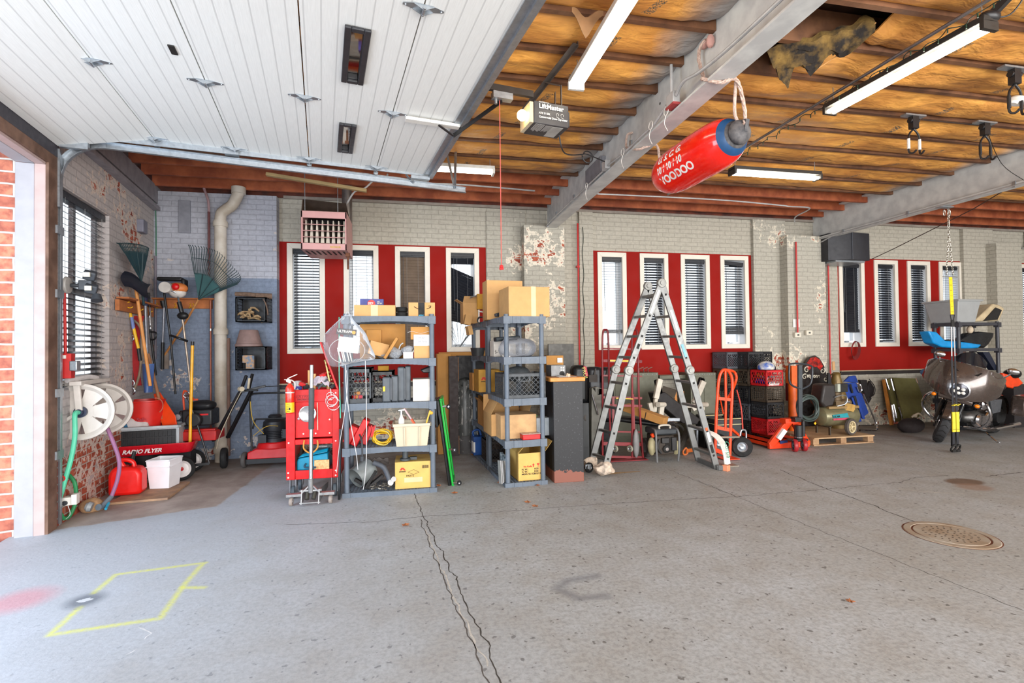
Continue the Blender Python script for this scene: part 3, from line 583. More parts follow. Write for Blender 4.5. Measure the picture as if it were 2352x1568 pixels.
text('LiftMaster',.052,'lettering',LET,op,X @ V((-.10,-.104,.045)),ND,yd,bold=.0012); text('PROFESSIONAL',.013,'lettering',LET,op,X @ V((-.10,-.104,.088)),ND,yd); text('ATS 2113X',.02,'lettering',LET,op,X @ V((-.10,-.104,.0)),ND,yd,bold=.0006); text('Commercial Door Operator',.021,'lettering',LET,op,X @ V((-.10,-.104,-.03)),ND,yd,bold=.0006)
m = M()
for cx_ in (.06,.10): m.tube(arc(X @ V((cx_,-.104,.012)),.011,-40,220,ND,yd,12),.0015,4); m.bar(X @ V((cx_-.012,-.104,-.004)),X @ V((cx_+.012,-.104,-.012)),.002,.002)
m.o('warning_mark',LET,op)
m = M(); m.bx(.03,.12,-.08,.1,-.0765,-.075,X)
for i in range(7): m.bx(-.12+i*.012,-.113+i*.012,-.09,.02+.01*(i % 3),-.0765,-.075,X); m.bx(-.03+i*.009,-.025+i*.009,-.08,.03-.012*(i % 3),-.0765,-.075,X)
m.o('instruction_label',mat('label_grey',(170,166,160),.6),op)
m = M(); a = X @ V((-.10,.01,.20)); c = a-ND*3.5; m.bar(a,c,.03,.05); m.o('rail',mat('black_rail',(48,42,38),.45),op)
m = M(); k = X @ V((-.36,.01,.14)); m.box(k,(.16,.06,.05),(0,0,A9)); m.cyl(k+V((-.05,0,-.02)),k+V((-.05,0,-.06)),.012,8); m.o('trolley',STL,op)
m = M(); kk = dp(3.0,T4,3.36); mid = dp(3.14,T4,3.28); m.bar(kk,mid,.03,.006); m.bar(mid,k+V((0,0,-.03)),.006,.035); m.o('door_arm',mat('black_arm',(32,30,30),.4),op)
m = M()
hb = [X @ V((.12,-.05,.10)),X @ V((.12,.06,.10))]
for h in hb: m.bar(h,h+V((0,0,.18)),.03,.004)
g0,g1 = V(fl(1195,262,3.62)),V(fl(1322,100,3.72)); m.bar(g0,g1,.045,.004,(0,0,1)); m.bar(g0+V((.02,0,.0)),g1+V((.02,0,0)),.004,.045); m.bar(hb[0]+V((0,0,.18)),g0*.5+g1*.5,.03,.004); m.o('perforated_bracket',mat('dark_angle',(112,104,98),.5,.4),op)
m = M(); c0 = X @ V((.14,.04,-.06)); j = V((2.05,5.0,3.47)); loop = arc(c0*.45+j*.55+V((0,0,-.06)),.055,160,-200,(1,.2,0),(0,0,1),14); m.tube(spl([c0,c0+V((.08,.1,-.12))]+loop+[j+V((-.3,-.3,-.06)),j]),.006,6); m.o('power_cord',BLK,op)
cl = thing('pull_cord','thin red emergency pull cord hanging from the opener trolley','cord',tuple(k)); m = M(); ez = at(1192,618,k.y).z; m.cyl(k+V((-.02,0,-.03)),V((k.x-.02,k.y,ez+.03)),.0035,6); m.o('cord',mat('cord_red',(206,90,80),.7),cl)
m = M(); m.ball((k.x-.02,k.y,ez+.02),(.016,.012,.012),8); m.cyl((k.x-.035,k.y,ez),(k.x-.005,k.y,ez+.004),.010,8); m.o('handle',mat('pull_red',(206,36,36),.5),cl)
# ---- fluorescent lights -----------------------------------------------
TUB = emis('tube_light',(255,246,226),12)
def fixt(p,q,lab,housing,tubes=2,gap=.055,hang=True):
    p,q = V(p),V(q); d = (q-p).normalized(); sd = d.cross(V((0,0,1))).normalized(); c = (p+q)/2
    r = thing('fluorescent_light',lab,'ceiling light',tuple(c+V((0,0,.04)))); hm = mat('light_housing_'+housing[0],housing[1],.5)
    m = M(); m.bar(p+V((0,0,.05)),q+V((0,0,.05)),.12,.04,(0,0,1)); m.o('housing',hm,r,bev=.004)
    for i in range(tubes):
        o = sd*gap*(i-(tubes-1)/2); m = M(); m.cyl(p+o+d*.02,q+o-d*.02,.017,10); m.o('tube',TUB,r)

    for e_,g_ in ((p,d),(q,-d)): m = M(); m.bar(e_+V((0,0,.01)),e_+g_*.025+V((0,0,.01)),.13,.06); m.o('end_cap',hm,r)
    if hang:

        for e in (p+d*.05,q-d*.05): m = M(); m.cyl(e+V((0,0,.06)),e+V((0,0,.2)),.0035,5); m.o('hanging_chain',STL,r)
    return r
W_ = ('white',(222,220,212)); D_ = ('black',(48,44,40))
f1 = fl(1322,203,3.55); fixt((f1.x,f1.y,3.55),(f1.x,f1.y-1.22,3.55),'white twin tube strip light left of the first steel beam',W_,2,.045)
a,c = fl(1903,260,3.5),fl(2277,60,3.5); fixt((a.x,a.y,3.5),(c.x,c.y,3.5),'bright twin tube light with bare tubes at the upper right',D_)
a,c = fl(1135,398,3.58),fl(985,391,3.58); fixt((a.x,a.y,3.58),(a.x-1.2,a.y,3.58),'white strip light beyond the raised door edge',W_,1)
a,c = fl(1680,397,3.5),fl(1880,410,3.5); fixt((a.x,a.y,3.5),(c.x,a.y,3.5),'strip light running parallel to the back wall right of the buoy',D_)
# ---- conduits ----------------------------------------------------------
def conduit(name,lab,pts,rad,mt,cat='conduit',n=8,sp=True): m = M(); m.tube(spl(pts,5) if sp else pts,rad,n); return tag(m.o(name,mt),lab,cat)
EMT = mat('painted_conduit',(190,190,190),.4,.2)
bl = BX[0]-.10
r = thing('conduit','grey conduit with square boxes running along the lower flange of the nearest beam','conduit',(bl,5,3.4)); m = M()
bxs = [(V((bl,5.02,3.44)),.1),(V((bl,3.62,3.46)),.11)]
m.tube(spl([(bl+.02,7.4,3.36),(bl,7.2,3.40),(bl,5.1,3.41)]),.011,8); m.tube(spl([(bl,4.95,3.42),(bl,4.6,3.40),(bl,4.1,3.40),(bl,3.95,3.40),(bl-.01,3.7,3.45)]),.011,8); m.tube(spl([(bl-.01,3.55,3.46),(bl-.02,3.42,3.50),(bl,3.2,3.47),(bl,2.6,3.44),(bl,.5,3.44)]),.013,8)
m.tube([(bl-.01,3.62,3.5),(bl-.01,3.62,3.85)],.012,8); m.o('pipe',EMT,r); m = M()
for p,sz in bxs: m.box(p,(.06,sz,.09))
m.o('junction_box',EMT,r,bev=.004); m = M(); m.box(bxs[1][0]+V((.0,.0,-.055)),(.064,.12,.018)); m.o('red_base',mat('faded_red',(168,66,66),.6),r)
m = M()
for y in (2.3,4.4,6.1,6.9): m.box((bl,y,3.425),(.02,.03,.06))
m.o('strap_clip',STL,r)
for i,(px,py) in enumerate([(1518,290),(1565,258),(1447,350),(1368,428)]):
    p = V(fl(px,py,3.40)); p.x = bl-.02; m = M(); m.tube(arc(p,.035,0,360,(0,1,0),(0,0,1),12),.003,5); m.tube(spl([p+V((0,0,-.03)),p+V((0,.03,-.09)),p+V((0,-.02,-.17))]),.003,5)
    tag(m.o('cable_tie',WHT),'loose white cable tie looped round the conduit on the nearest beam','cable tie','white cable ties on the beam conduit')
b2 = BX[1]-.09
r = thing('conduit','grey conduit clipped under the second steel beam','conduit',(b2,6,3.34)); m = M(); m.tube(spl([(b2+.05,7.5,3.30),(b2,7.2,3.345),(b2,6.9,3.35),(b2,.5,3.35)]),.012,8); m.o('pipe',EMT,r); m = M()
for y in (4.6,5.9,7.0): m.box((b2,y,3.37),(.02,.03,.07))
m.o('strap_clip',STL,r)
conduit('conduit','short grey conduit along the far steel beam at right',[(BX[2]-.1,7.45,3.34),(BX[2]-.1,6.0,3.34)],.012,EMT,sp=False)
a,c = fl(1690,352,3.62),fl(2300,-20,3.62); r = thing('conduit','long steel conduit under the batts with fairy lights wound on it','conduit',tuple(a)); m = M(); c.x = a.x; m.tube([a+(a-c).normalized()*1.5,c+(c-a)*.2],.013,8); m.o('pipe',mat('bare_conduit',(150,150,152),.35,.8),r)
fg = thing('fairy_light_string','thin dark green string of small lights draped along the long ceiling conduit','string lights',tuple(a)); m = M(); pp = []
for i in range(60): u = i/59; p = a+(c-a)*u; pp.append(p+V((.02*sin(i*1.9),0,-.03-.03*abs(sin(i*.55)))))
m.tube(spl(pp,3),.0035,5); m.o('wire',mat('dark_green_wire',(30,46,34),.6),fg); m = M()
for p in pp[::2]: m.cyl(p,p+V((0,0,-.03)),.005,5)
m.o('bulbs',mat('dark_green_bulb',(40,66,48),.4),fg)
conduit('conduit','white painted conduit under the joists above the left windows',[at(890,400,6.35),at(905,418,6.5),at(1060,424,6.6),at(1228,438,6.9)],.011,EMT)
conduit('conduit','grey conduit under the bare joists left of the second beam',[at(1372,445,6.7),at(1640,458,6.75),at(1790,471,6.8),at(1812,474,6.8),at(1860,478,6.9),at(1828,497,7.3),at(1825,510,7.45)],.011,EMT)
REDP = mat('red_conduit',(196,36,34),.45)
def vp(name,lab,x,z0,z1,y,rad,mt,cat): m = M(); m.cyl((x,y,z0),(x,y,z1),rad,8); q = [(x,y,z) for z in (z0+.3*(z1-z0),z0+.72*(z1-z0))]
p = at(1328,600,7.66)
r = thing('red_conduit','thin red conduit running down the wall right of the first pilaster','conduit',(p.x,7.66,1.1)); m = M(); m.cyl((p.x,7.66,1.08),(p.x,7.66,3.5),.014,8); m.box((p.x+.02,7.68,1.2),(.03,.04,.03)); m.box((p.x,7.68,2.8),(.05,.05,.03)); m.o('pipe',REDP,r)
conduit('string_wire','thin dark wire with tiny lights hanging beside the red conduit on the wall',[(p.x+.09+.012*sin(i*2.1),7.68,3.45-i*.2) for i in range(13)],.005,mat('dark_green_wire',(30,46,34),.6),'wire')
p = at(1829,600,7.46); m = M(); z1_ = at(1829,768,7.46).z; m.cyl((p.x,7.46,z1_),(p.x,7.46,3.28),.014,8); tag(m.o('red_conduit',REDP),'red conduit ending at the white wall switch box on the second pilaster','conduit')
p = at(1902,600,7.7); m = M(); m.cyl((p.x,7.7,at(1905,890,7.7).z),(p.x,7.7,3.4),.014,8); tag(m.o('red_conduit',REDP),'long red conduit between the second pilaster and the far red panel','conduit')
for (px,py,lab) in ((1831,769,'small ivory wall switch box under the red conduit'),(1857,764,'small ivory thermostat right of the switch box on the pilaster')):
    p = at(px,py,7.47); r = thing('thermostat' if px > 1840 else 'wall_switch',lab,'wall control',tuple(p)); m = M(); m.box(p,(.12,.05,.085)); m.o('cover',IVORY,r,bev=.005); m = M(); m.box(p+V((0,-.027,0)),(.035,.006,.03)); m.o('dial_window',mat('dark_lcd',(90,90,86),.3),r)
p = at(1829,742,7.49); m = M(); m.box(p,(.13,.003,.14)); tag(m.o('notice_sheet',PAPER),'faded paper notice behind the red conduit above the switch box','notice')
# ---- buoy and ropes -----------------------------------------------------
bc = V((2.30,3.72,3.02)); e0,e1 = V((2.35,3.20,3.035)),V((2.26,4.22,3.02)); ax = (e1-e0).normalized(); sdv = ax.cross(V((0,0,1))).normalized(); upv = sdv.cross(ax)
r = thing('buoy','shiny red inflatable buoy with white lettering hung by ropes from the nearest steel beam','buoy',tuple((e0+e1)/2-V((0,0,.2)))); L = (e1-e0).length; R_ = .19
def prof(u): # radius along the length
    return R_*(max(0,1-abs(2*u-1)**4.5))**.5
m = M(); m.lathe([(prof(.08+.92*i/40),L*(.08+.92*i/40)) for i in range(41)],e0,ax,40); m.o('red_body',mat('buoy_red',(238,28,14),.22,coat=.5,var=.04),r)
m = M(); m.lathe([(prof(i/24*.08)+.001,L*(i/24*.08)) for i in range(5,25)],e0,ax,40); m.o('blue_ring',mat('buoy_blue',(28,72,116),.4),r)
m = M(); m.lathe([(prof(i/24*.035)+.0022,L*(i/24*.035)) for i in range(0,25)],e0,ax,40); m.prism([e0-ax*.07+sdv*.0+upv*.07,e0-ax*.05-upv*.01,e0+ax*.03-upv*.06,e0+ax*.03+upv*.1],sdv*.03); m.ball(e0+ax*.0,(.09,.05,.09),16); m.o('scuffed_black_end',mat('scuffed_rubber',(88,84,84),.55,c2=(50,50,54),vs=20),r)
CV = (CAM-bc).normalized()
def wrap(u0,ph0,sc_=1.0):
    def f(x,y,z):
        # x runs along the axis from far end (left in view) to near end, y up around the girth
        u = u0-x/L; ph = ph0+y/R_; rr = prof(min(max(u,.02),.98))+.0015+z
        return e0+ax*L*u+(sdv*cos(ph)+upv*sin(ph))*rr
    return f
# direction of sdv: make it point to the camera side
if sdv.dot(CV) < 0: sdv = -sdv
for s_,u0,ph,sz in (('U. S. C. G.',.75,.16,.076),('10 / 10 / 10',.77,-.30,.076),('VOODOO',.76,-.82,.095)):
    text(s_,sz,'lettering',mat('buoy_white',(244,240,236),.5),r,(0,0,0),(1,0,0),(0,1,0),ext=.0004,sx=1.0,fn=wrap(u0,ph),bold=.003,shear=.15 if s_[0] == 'U' else 0)
ROP = mat('old_rope',(206,184,170),.9,c2=(176,146,132),vs=60,bump=.6,bs=120)
def rope(name,lab,pts,rad=.014,mt=None):
    r = thing(name,lab,'rope',tuple(V(pts[0]))); P = spl(pts,12);
    for k in range(3):
        m = M(); q = []
        for i,p in enumerate(P):
            d = (P[min(i+1,len(P)-1)]-P[max(i-1,0)]); a_,b_ = basis(d if d.length > 1e-6 else V((0,0,1))); an = i*.55+k*2.094; q.append(p+(a_*cos(an)+b_*sin(an))*rad*.45)
        m.tube(q,rad*.5,6); m.o('strand',mt or ROP,r)
    return r
hx0 = BX[0]-.007
n1,n2 = V((hx0,3.22,3.68)),V((hx0,4.55,3.60))
rope('rope','twisted rope holding the near end of the red buoy, knotted at the beam',[n1+V((0,0,0)),n1+V((-.05,.03,.02)),n1+V((-.05,.10,-.04)),n1+V((-.04,.06,-.22)),(BX[0]-.10,3.2,3.40),(BX[0]+.0,3.14,3.352),(BX[0]+.11,3.12,3.37),e0-ax*.03+V((.02,0,.16)),e0-ax*.05+V((0,0,.04))],.015)
m = M(); m.tube(spl([(BX[0]+.12,3.14,3.37),e0-ax*.02+V((-.03,.03,.14)),e0-ax*.03+V((0,0,.02))]),.012,8); tag(m.o('rope',ROP),'second strand of rope doubling back at the near end of the red buoy','rope')
m = M(); m.ball(n1+V((-.03,.05,.02)),(.03,.05,.03),10); m.ball(n1+V((-.03,-.02,.0)),(.03,.03,.05),10); tag(m.o('rope_knot',mat('pink_rope',(196,150,140),.9)),'fat pinkish rope knot on the web of the nearest beam above the buoy','knot')
rope('rope','frayed rope holding the far end of the red buoy through a hole in the beam',[n2,n2+V((-.05,.02,-.02)),n2+V((-.05,.05,-.12)),(BX[0]-.07,4.5,3.42),(BX[0]-.05,4.35,3.352),(BX[0]+.10,4.28,3.37),e1+V((0,.0,.12)),e1+V((0,-.02,.02))],.013)
m = M(); m.lathe([(.0,-.02),(.012,-.02),(.012,.002),(0,.002)],(BX[0]-.008,4.0,3.62),(-1,0,0),10); tag(m.o('bolt',mat('dark_bolt',(90,88,86),.5)),'dark bolt head in the web of the nearest beam','bolt')
# ---- torn insulation, hoists, detector ------------------------------------
INS = mat('mouldy_fibreglass',(128,100,50),.95,c2=(34,28,24),vs=9,bump=1,bs=25)
tn = thing('torn_insulation','torn mouldy insulation flap hanging beside the nearest steel beam','insulation',(2.75,3.3,3.5))
P4 = [V(at(1765,118,3.25)),V(at(2005,62,3.25)),V(at(1895,140,3.05)),V(at(1812,206,3.0))]
a0,a1,a2,a3 = V(fl(1762,118,3.70)),V(fl(2012,52,3.78)),V(fl(1908,138,3.62)),V(fl(1812,200,3.45))
def fn(u,v):
    tp = a0.lerp(a1,u); bt2 = a3.lerp(a2,min(1,u*1.15)); tail = max(0,1-abs(u-.12)/.14)*0
    p = tp.lerp(bt2,v*(1-.35*abs(sin(u*7)))*(1 if u < .85 else max(0,(1-u)/.15)*.9+.1)); return p+V((0,0,-.05*sin(pi*v)*1+noise.noise(V((u*6,v*6,1)))*.07))
m = M(); m.grid(fn,34,16,(0,.02,.045)); m.o('fibreglass_wool',INS,tn); m = M(); m.tube(spl([a1,a1.lerp(a2,.5)+V((0,0,-.02)),a2,a2.lerp(a3,.3)]),.004,5); m.o('paper_edge',mat('kraft_edge',(206,150,90),.8),tn)
m = M(); f0 = V(fl(1330,2,3.74));
def fn2(u,v): return f0+V((.22*u-.05,.05*sin(u*3),-.05-.14*v*(1-abs(u-.5)*1.6)+.02*sin(u*9)))
m.grid(fn2,10,6,(0,.01,.01)); tag(m.o('torn_insulation',mat('dusty_paper',(140,104,70),.9)),'small torn scrap of dusty paper insulation near the top edge left of the beam','insulation')
BKM = mat('hoist_black',(26,24,26),.45)
def hoist(p,lab,w_,gl):
    r = thing('bike_hoist',lab,'ceiling hoist',tuple(p)); m = M(); m.bx(p.x-w_,p.x+w_,p.y-.03,p.y+.03,p.z+.0,p.z+.015); m.o('mounting_plate',STL,r); m = M(); m.box(p+V((0,0,-.06)),(.07,.05,.12)); m.cyl(p+V((-.05,0,-.04)),p+V((.05,0,-.04)),.025,12); m.o('pulley_block',BKM,r)
    for sg in (-1,1):
        m = M(); q = p+V((0,0,-.12)); m.tube(spl([q+V((0,sg*.0,0)),q+V((sg*.06,0,-.07)),q+V((sg*.065,0,-.22)),q+V((sg*.05,-.03,-.25)),q+V((sg*.045,-.06,-.23))]),.009,8); m.o('hook_arm',BKM,r)
        m = M(); m.cyl(q+V((sg*.065,0,-.10)),q+V((sg*.065,0,-.2)),.013,8); m.o('foam_sleeve',gl,r)
p1 = V(fl(2098,268,3.70)); hoist(p1,'black bike hoist with white sleeved hooks under the joist at right',.12,WHT)
p2 = V(fl(2262,284,3.70)); hoist(p2,'black bike hoist with bare dark hooks close to the second beam',.12,BKM)
p3 = V(fl(2330,160,3.70)); hoist(p3,'large black bike hoist at the right edge above the smoke detector',.14,BKM)
conduit('cable','thin dark line sagging from the bike hoist over the second beam',[p2+V((.03,0,-.08)),fl(2300,375,3.2),fl(2352,414,3.1)],.003,INK,'cable')
conduit('cable','black pulley line linking the two bike hoists',[p1+V((.1,0,-.02)),p2+V((-.1,0,-.02))],.003,INK,'cable',sp=False)
p = V(fl(2334,238,3.45)); m = M(); m.lathe([(0,0),(.05,0),(.062,.012),(.062,.03),(.05,.045),(0,.05)],p,(.3,-.2,1),24); m.lathe([(0,0),(.03,0),(.035,.02),(0,.02)],p+V((-.04,0,-.01)),(.3,-.2,1),16); tag(m.o('smoke_detector',WHT),'round white smoke detector hanging below a hoist at the right edge','smoke detector')
p = V(fl(2272,40,3.58)); r = thing('clamp_lamp','black clamp with a coiled wire at the end of the bright twin tube light','clamp',tuple(p)); m = M(); m.ball(p,(.07,.05,.04),14); m.bar(p,p+V((.05,-.1,.1)),.05,.04); m.o('clamp_body',BKM,r); m = M(); m.tube(spl([p,p+V((.10,-.05,.0)),p+V((.12,-.12,.1)),p+V((.02,-.1,.12))]),.005,6); m.o('wire',BKM,r)
# ---- unit heater and flue ---------------------------------------------
HY = 6.55; xa,xb = at(691,590,HY).x,at(797,590,HY).x; zt_,zb_ = at(740,485,HY).z,at(740,574,HY).z; PNK = mat('heater_pink',(196,146,142),.45,var=.04)
r = thing('unit_heater','dusty pink gas unit heater with louvred front hanging under the joists','heater',((xa+xb)/2,HY+.3,zb_)); m = M(); D = .62
f_ = .07
m.bx(xa,xb,HY,HY+.02,zt_-.085,zt_); m.bx(xa,xb,HY,HY+.02,zb_,zb_+.085); m.bx(xa,xa+.022,HY,HY+.02,zb_,zt_); m.bx(xb-.022,xb,HY,HY+.02,zb_,zt_); m.bx(xa,xa+.01,HY,HY+D,zb_,zt_); m.bx(xb-.01,xb,HY,HY+D,zb_,zt_); m.bx(xa,xb,HY,HY+D,zb_,zb_+.01); m.bx(xa,xb,HY+D-.01,HY+D,zb_,zt_)
m.o('cabinet',PNK,r,bev=.004); m = M()
for i in range(1,4): z = zb_+.085+(zt_-zb_-.17)*i/4; m.prism([(xa+.02,HY-.015,z-.01),(xb-.02,HY-.015,z-.01),(xb-.02,HY+.05,z+.008),(xa+.02,HY+.05,z+.008)],(0,0,.006))
m.o('louvre',PNK,r); m = M()
for i in range(8):
    x = xa+.05+(xb-xa-.09)*i/7; m.prism([(x-.006,HY+.06,zt_-.1),(x+.006,HY+.06,zt_-.1),(x+.022,HY+.06,zb_+.1),(x-.022,HY+.06,zb_+.1)],(0,.3,0))
m.o('heat_exchanger',mat('exchanger',(196,184,168),.4,.6),r); m = M(); m.bx(xa+.02,xb-.02,HY+.36,HY+.37,zb_+.02,zt_-.02); m.o('cavity_shade_sheet',mat('cavity_shade',(28,22,24),.8),r)  # near-black sheet stands in for the shade inside the cabinet
m = M(); m.prism([(xa+.0,HY+.03,zt_),(xb-.02,HY+.03,zt_),(xb-.02,HY+.03,zt_+.01),(xa,HY+.03,zt_+.01)],(0,D-.05,0)); m.prism([(xa,HY+D-.04,zt_),(xb-.02,HY+D-.04,zt_),(xb-.02,HY+.1,zt_+.14),(xa,HY+.1,zt_+.17)],(0,.01,.0)); m.prism([(xa,HY+.03,zt_),(xa+.008,HY+.03,zt_),(xa+.008,HY+.10,zt_+.16),(xa,HY+.10,zt_+.16)],(0,.3,0)); m.o('draft_hood',mat('hood_bronze',(112,94,82),.4,.5),r)
m = M()
for i in range(8): x = xa+.05+(xb-xa-.1)*i/7; m.prism([(x-.012,HY+.06,zb_-.002),(x+.01,HY+.06,zb_-.002),(x+.022,HY+.30,zb_-.002),(x,HY+.30,zb_-.002)],(0,0,-.002))
m.o('bottom_vents',INK,r); text('REZNOR',.032,'lettering',mat('brass_print',(196,160,60),.4),r,(xb-.20,HY-.002,zb_+.03),(1,0,0),(0,0,1),bold=.001)
m = M(); m.tube([(xb+.0,HY+.1,zb_-.02),(xb+.0,HY+.1,zb_-.22)],.012,8); m.box((xb,HY+.08,zb_-.04),(.05,.05,.05)); m.o('gas_cock',RUST,r)
m = M()
for x in (xa+.03,xb-.12): m.cyl((x,HY+.1,zt_),(x,HY+.1,3.74),.005,6)
m.o('hanging_rod',STL,r)
fx0,fx1 = at(784,450,7.1).x,at(808,450,7.1).x; m = M(); m.cyl(((fx0+fx1)/2,7.15,at(800,537,7.1).z),((fx0+fx1)/2,7.15,3.95),(fx1-fx0)/2,20); tag(m.o('flue_pipe',mat('flue_metal',(150,142,136),.35,.8)),'round metal flue pipe rising behind the pink heater','flue')
conduit('conduit','curved pale flexible conduit from the ceiling down to the heater',[at(892,405,6.4),at(862,412,6.4),at(838,432,6.45),at(815,440,6.55),at(800,462,6.7),at(792,478,6.9)],.011,mat('pale_flex',(206,200,194),.5))
a,c = V(at(612,400,6.0)),V(at(842,438,6.0)); m = M(); m.bar(a,c,.05,.035); tag(m.o('wooden_batten',mat('olive_batten',(168,142,96),.7)),'long pale wooden batten hanging in front of the joists above the heater','batten')
# ---- black wall box, far cables ------------------------------------------
p0,p1 = at(1912,530,7.25),at(1998,598,7.25); r = thing('wall_box','black ducted box high on the wall under the second steel beam','duct box',((p0.x+p1.x)/2,7.5,p1.z)); BB = mat('soft_black',(38,38,44),.5)
zz = 3.42; m = M(); m.prism([(p0.x,7.35,p1.z),(p0.x+.33,7.2,p1.z),(p1.x,7.25,p1.z),(p1.x,7.74,p1.z),(p0.x,7.74,p1.z)],(0,0,zz-p1.z)); m.o('box_body',BB,r,bev=.004); m = M(); m.bar((p0.x+.335,7.195,p1.z),(p0.x+.335,7.195,zz),.02,.012); m.o('corner_trim',mat('grey_metal_edge',(96,100,108),.4,.5),r); m = M(); m.bx(p0.x+.1,p1.x-.05,7.3,7.7,p1.z-.03,p1.z); m.o('lower_collar',STL,r)
conduit('cable','dark tension cable slanting from the far red panel up to the ceiling at right',[at(2002,595,7.7),at(2053,571,7.2),at(2235,480,6.0),at(2352,410,5.2)],.007,mat('cable_brown',(70,50,46),.6),'cable',sp=False)
conduit('pipe','green painted wire running down the corner above the garden tools',[lw(.9,.03,3.6),lw(1.7,.03,3.62),lw(2.4,.03,3.6),lw(2.6,.03,3.4),lw(2.62,.03,2.8)],.007,mat('green_wire',(56,110,84),.6),'wire')
m = M(); m.cyl(lw(2.60,.03,2.8),lw(2.60,.03,1.4),.014,8); tag(m.o('pipe',mat('grey_pipe',(120,112,122),.6)),'thin grey pipe standing in the left corner of the room','pipe')
m = M(); p = lw(2.05,.03,3.07); m.box(p,(.08,.16,.16),(0,0,A9)); tag(m.o('wall_box',mat('grey_cover',(118,118,132),.5),bev=.01),'small grey cover box on the left wall above the hanging rake','wall box')
# ================================================================ reusable builders
def onl(px,py,d=0): return onp(px,py,LP+ND*d,ND)      # on a plane d metres into the room from the left wall
def ons(px,py,s_): return onp(px,py,LP+LD*s_,LD)       # on a cross plane s metres along the left wall
def crate(name,lab,cat,c,sz,mt,style='grid',rz=0,group=None,logo=None,part='crate_shell',nh=9,rot=None):
    """open milk crate: c = centre of the base, sz = width, depth, height"""
    w_,d_,h = sz; r = thing(name,lab,cat,tuple(c),rz,group)
    m = M(); t_ = .006
    m.bx(-w_/2+.01,w_/2-.01,-d_/2+.01,d_/2-.01,0,.006)
    def side(n_,u0,ax_):
        # a face in the plane; u along width
        def P(u,z,o=0): return (u,u0+o,z) if ax_ == 'x' else (u0+o,u,z)
        L = w_ if ax_ == 'x' else d_; sg = 1 if u0 > 0 else -1
        def bb(a0,a1,z0,z1,th=t_):
            p,q = P(a0,z0,-sg*th),P(a1,z1,0); m.bx(min(p[0],q[0]),max(p[0],q[0]),min(p[1],q[1]),max(p[1],q[1]),z0,z1)
        def br(a0,z0,a1,z1,wd=.007): m.bar(P(a0,z0,-sg*t_/2),P(a1,z1,-sg*t_/2),wd,t_,(0,1,0) if ax_ == 'x' else (1,0,0))
        bb(-L/2,L/2,0,h*.13); bb(-L/2,L/2,h*.86,h,.012); bb(-L/2,-L/2+.022,0,h); bb(L/2-.022,L/2,0,h); bb(-L/2,L/2,h*.965,h,.02)
        a,b_ = h*.13,h*.86
        if style == 'grid':
            for i in range(1,n_): u = -L/2+L*i/n_; bb(u-.003,u+.003,a,b_)
            for i in range(1,6): z = a+(b_-a)*i/6; bb(-L/2,L/2,z-.003,z+.003)
        elif style == 'diag':
            st = L/n_*1.25; i = -n_*2
            H = b_-a
            for i in range(-n_,n_*2):
                for sg2 in (1,-1):
                    u = -L/2+i*st*.7; u1 = u+sg2*H
                    x0,z0,x1,z1 = u,a,u1,b_
                    if x0 > x1: x0,z0,x1,z1 = x1,z1,x0,z0
                    if x1 < -L/2 or x0 > L/2: continue
                    if x0 < -L/2: z0 += (z1-z0)*(-L/2-x0)/(x1-x0); x0 = -L/2
                    if x1 > L/2: z1 -= (z1-z0)*(x1-L/2)/(x1-x0); x1 = L/2
                    if abs(x1-x0) > .01: br(x0,z0,x1,z1,.005)
        else:
            R_h = L/n_/1.6; row = 0; z = a+R_h*.8
            while z < b_:
                for i in range(n_+2):
                    u = -L/2+(i+(.5 if row % 2 else 0))*R_h*1.75
                    q = [(u+R_h*sin(radians(60*k)),z+R_h*cos(radians(60*k))) for k in range(4)]
                    for k in range(3):
                        (x0,z0),(x1,z1) = q[k],q[k+1]
                        if -L/2 < x0 < L/2 and -L/2 < x1 < L/2 and a-.01 < z0 < b_+.01 and a-.01 < z1 < b_+.01: br(x0,z0,x1,z1,.006)
                z += R_h*1.5; row += 1
        for e in ((-.05,.05),): bb(e[0]-.02,e[1]+.02,h*.66,h*.70); bb(e[0]-.02,e[0],h*.66,h*.86); bb(e[1],e[1]+.02,h*.66,h*.86)
    side(nh,-d_/2,'x'); side(nh,d_/2,'x'); side(nh,-w_/2,'y'); side(nh,w_/2,'y')
    m.o(part,mt,r,w=False); return r
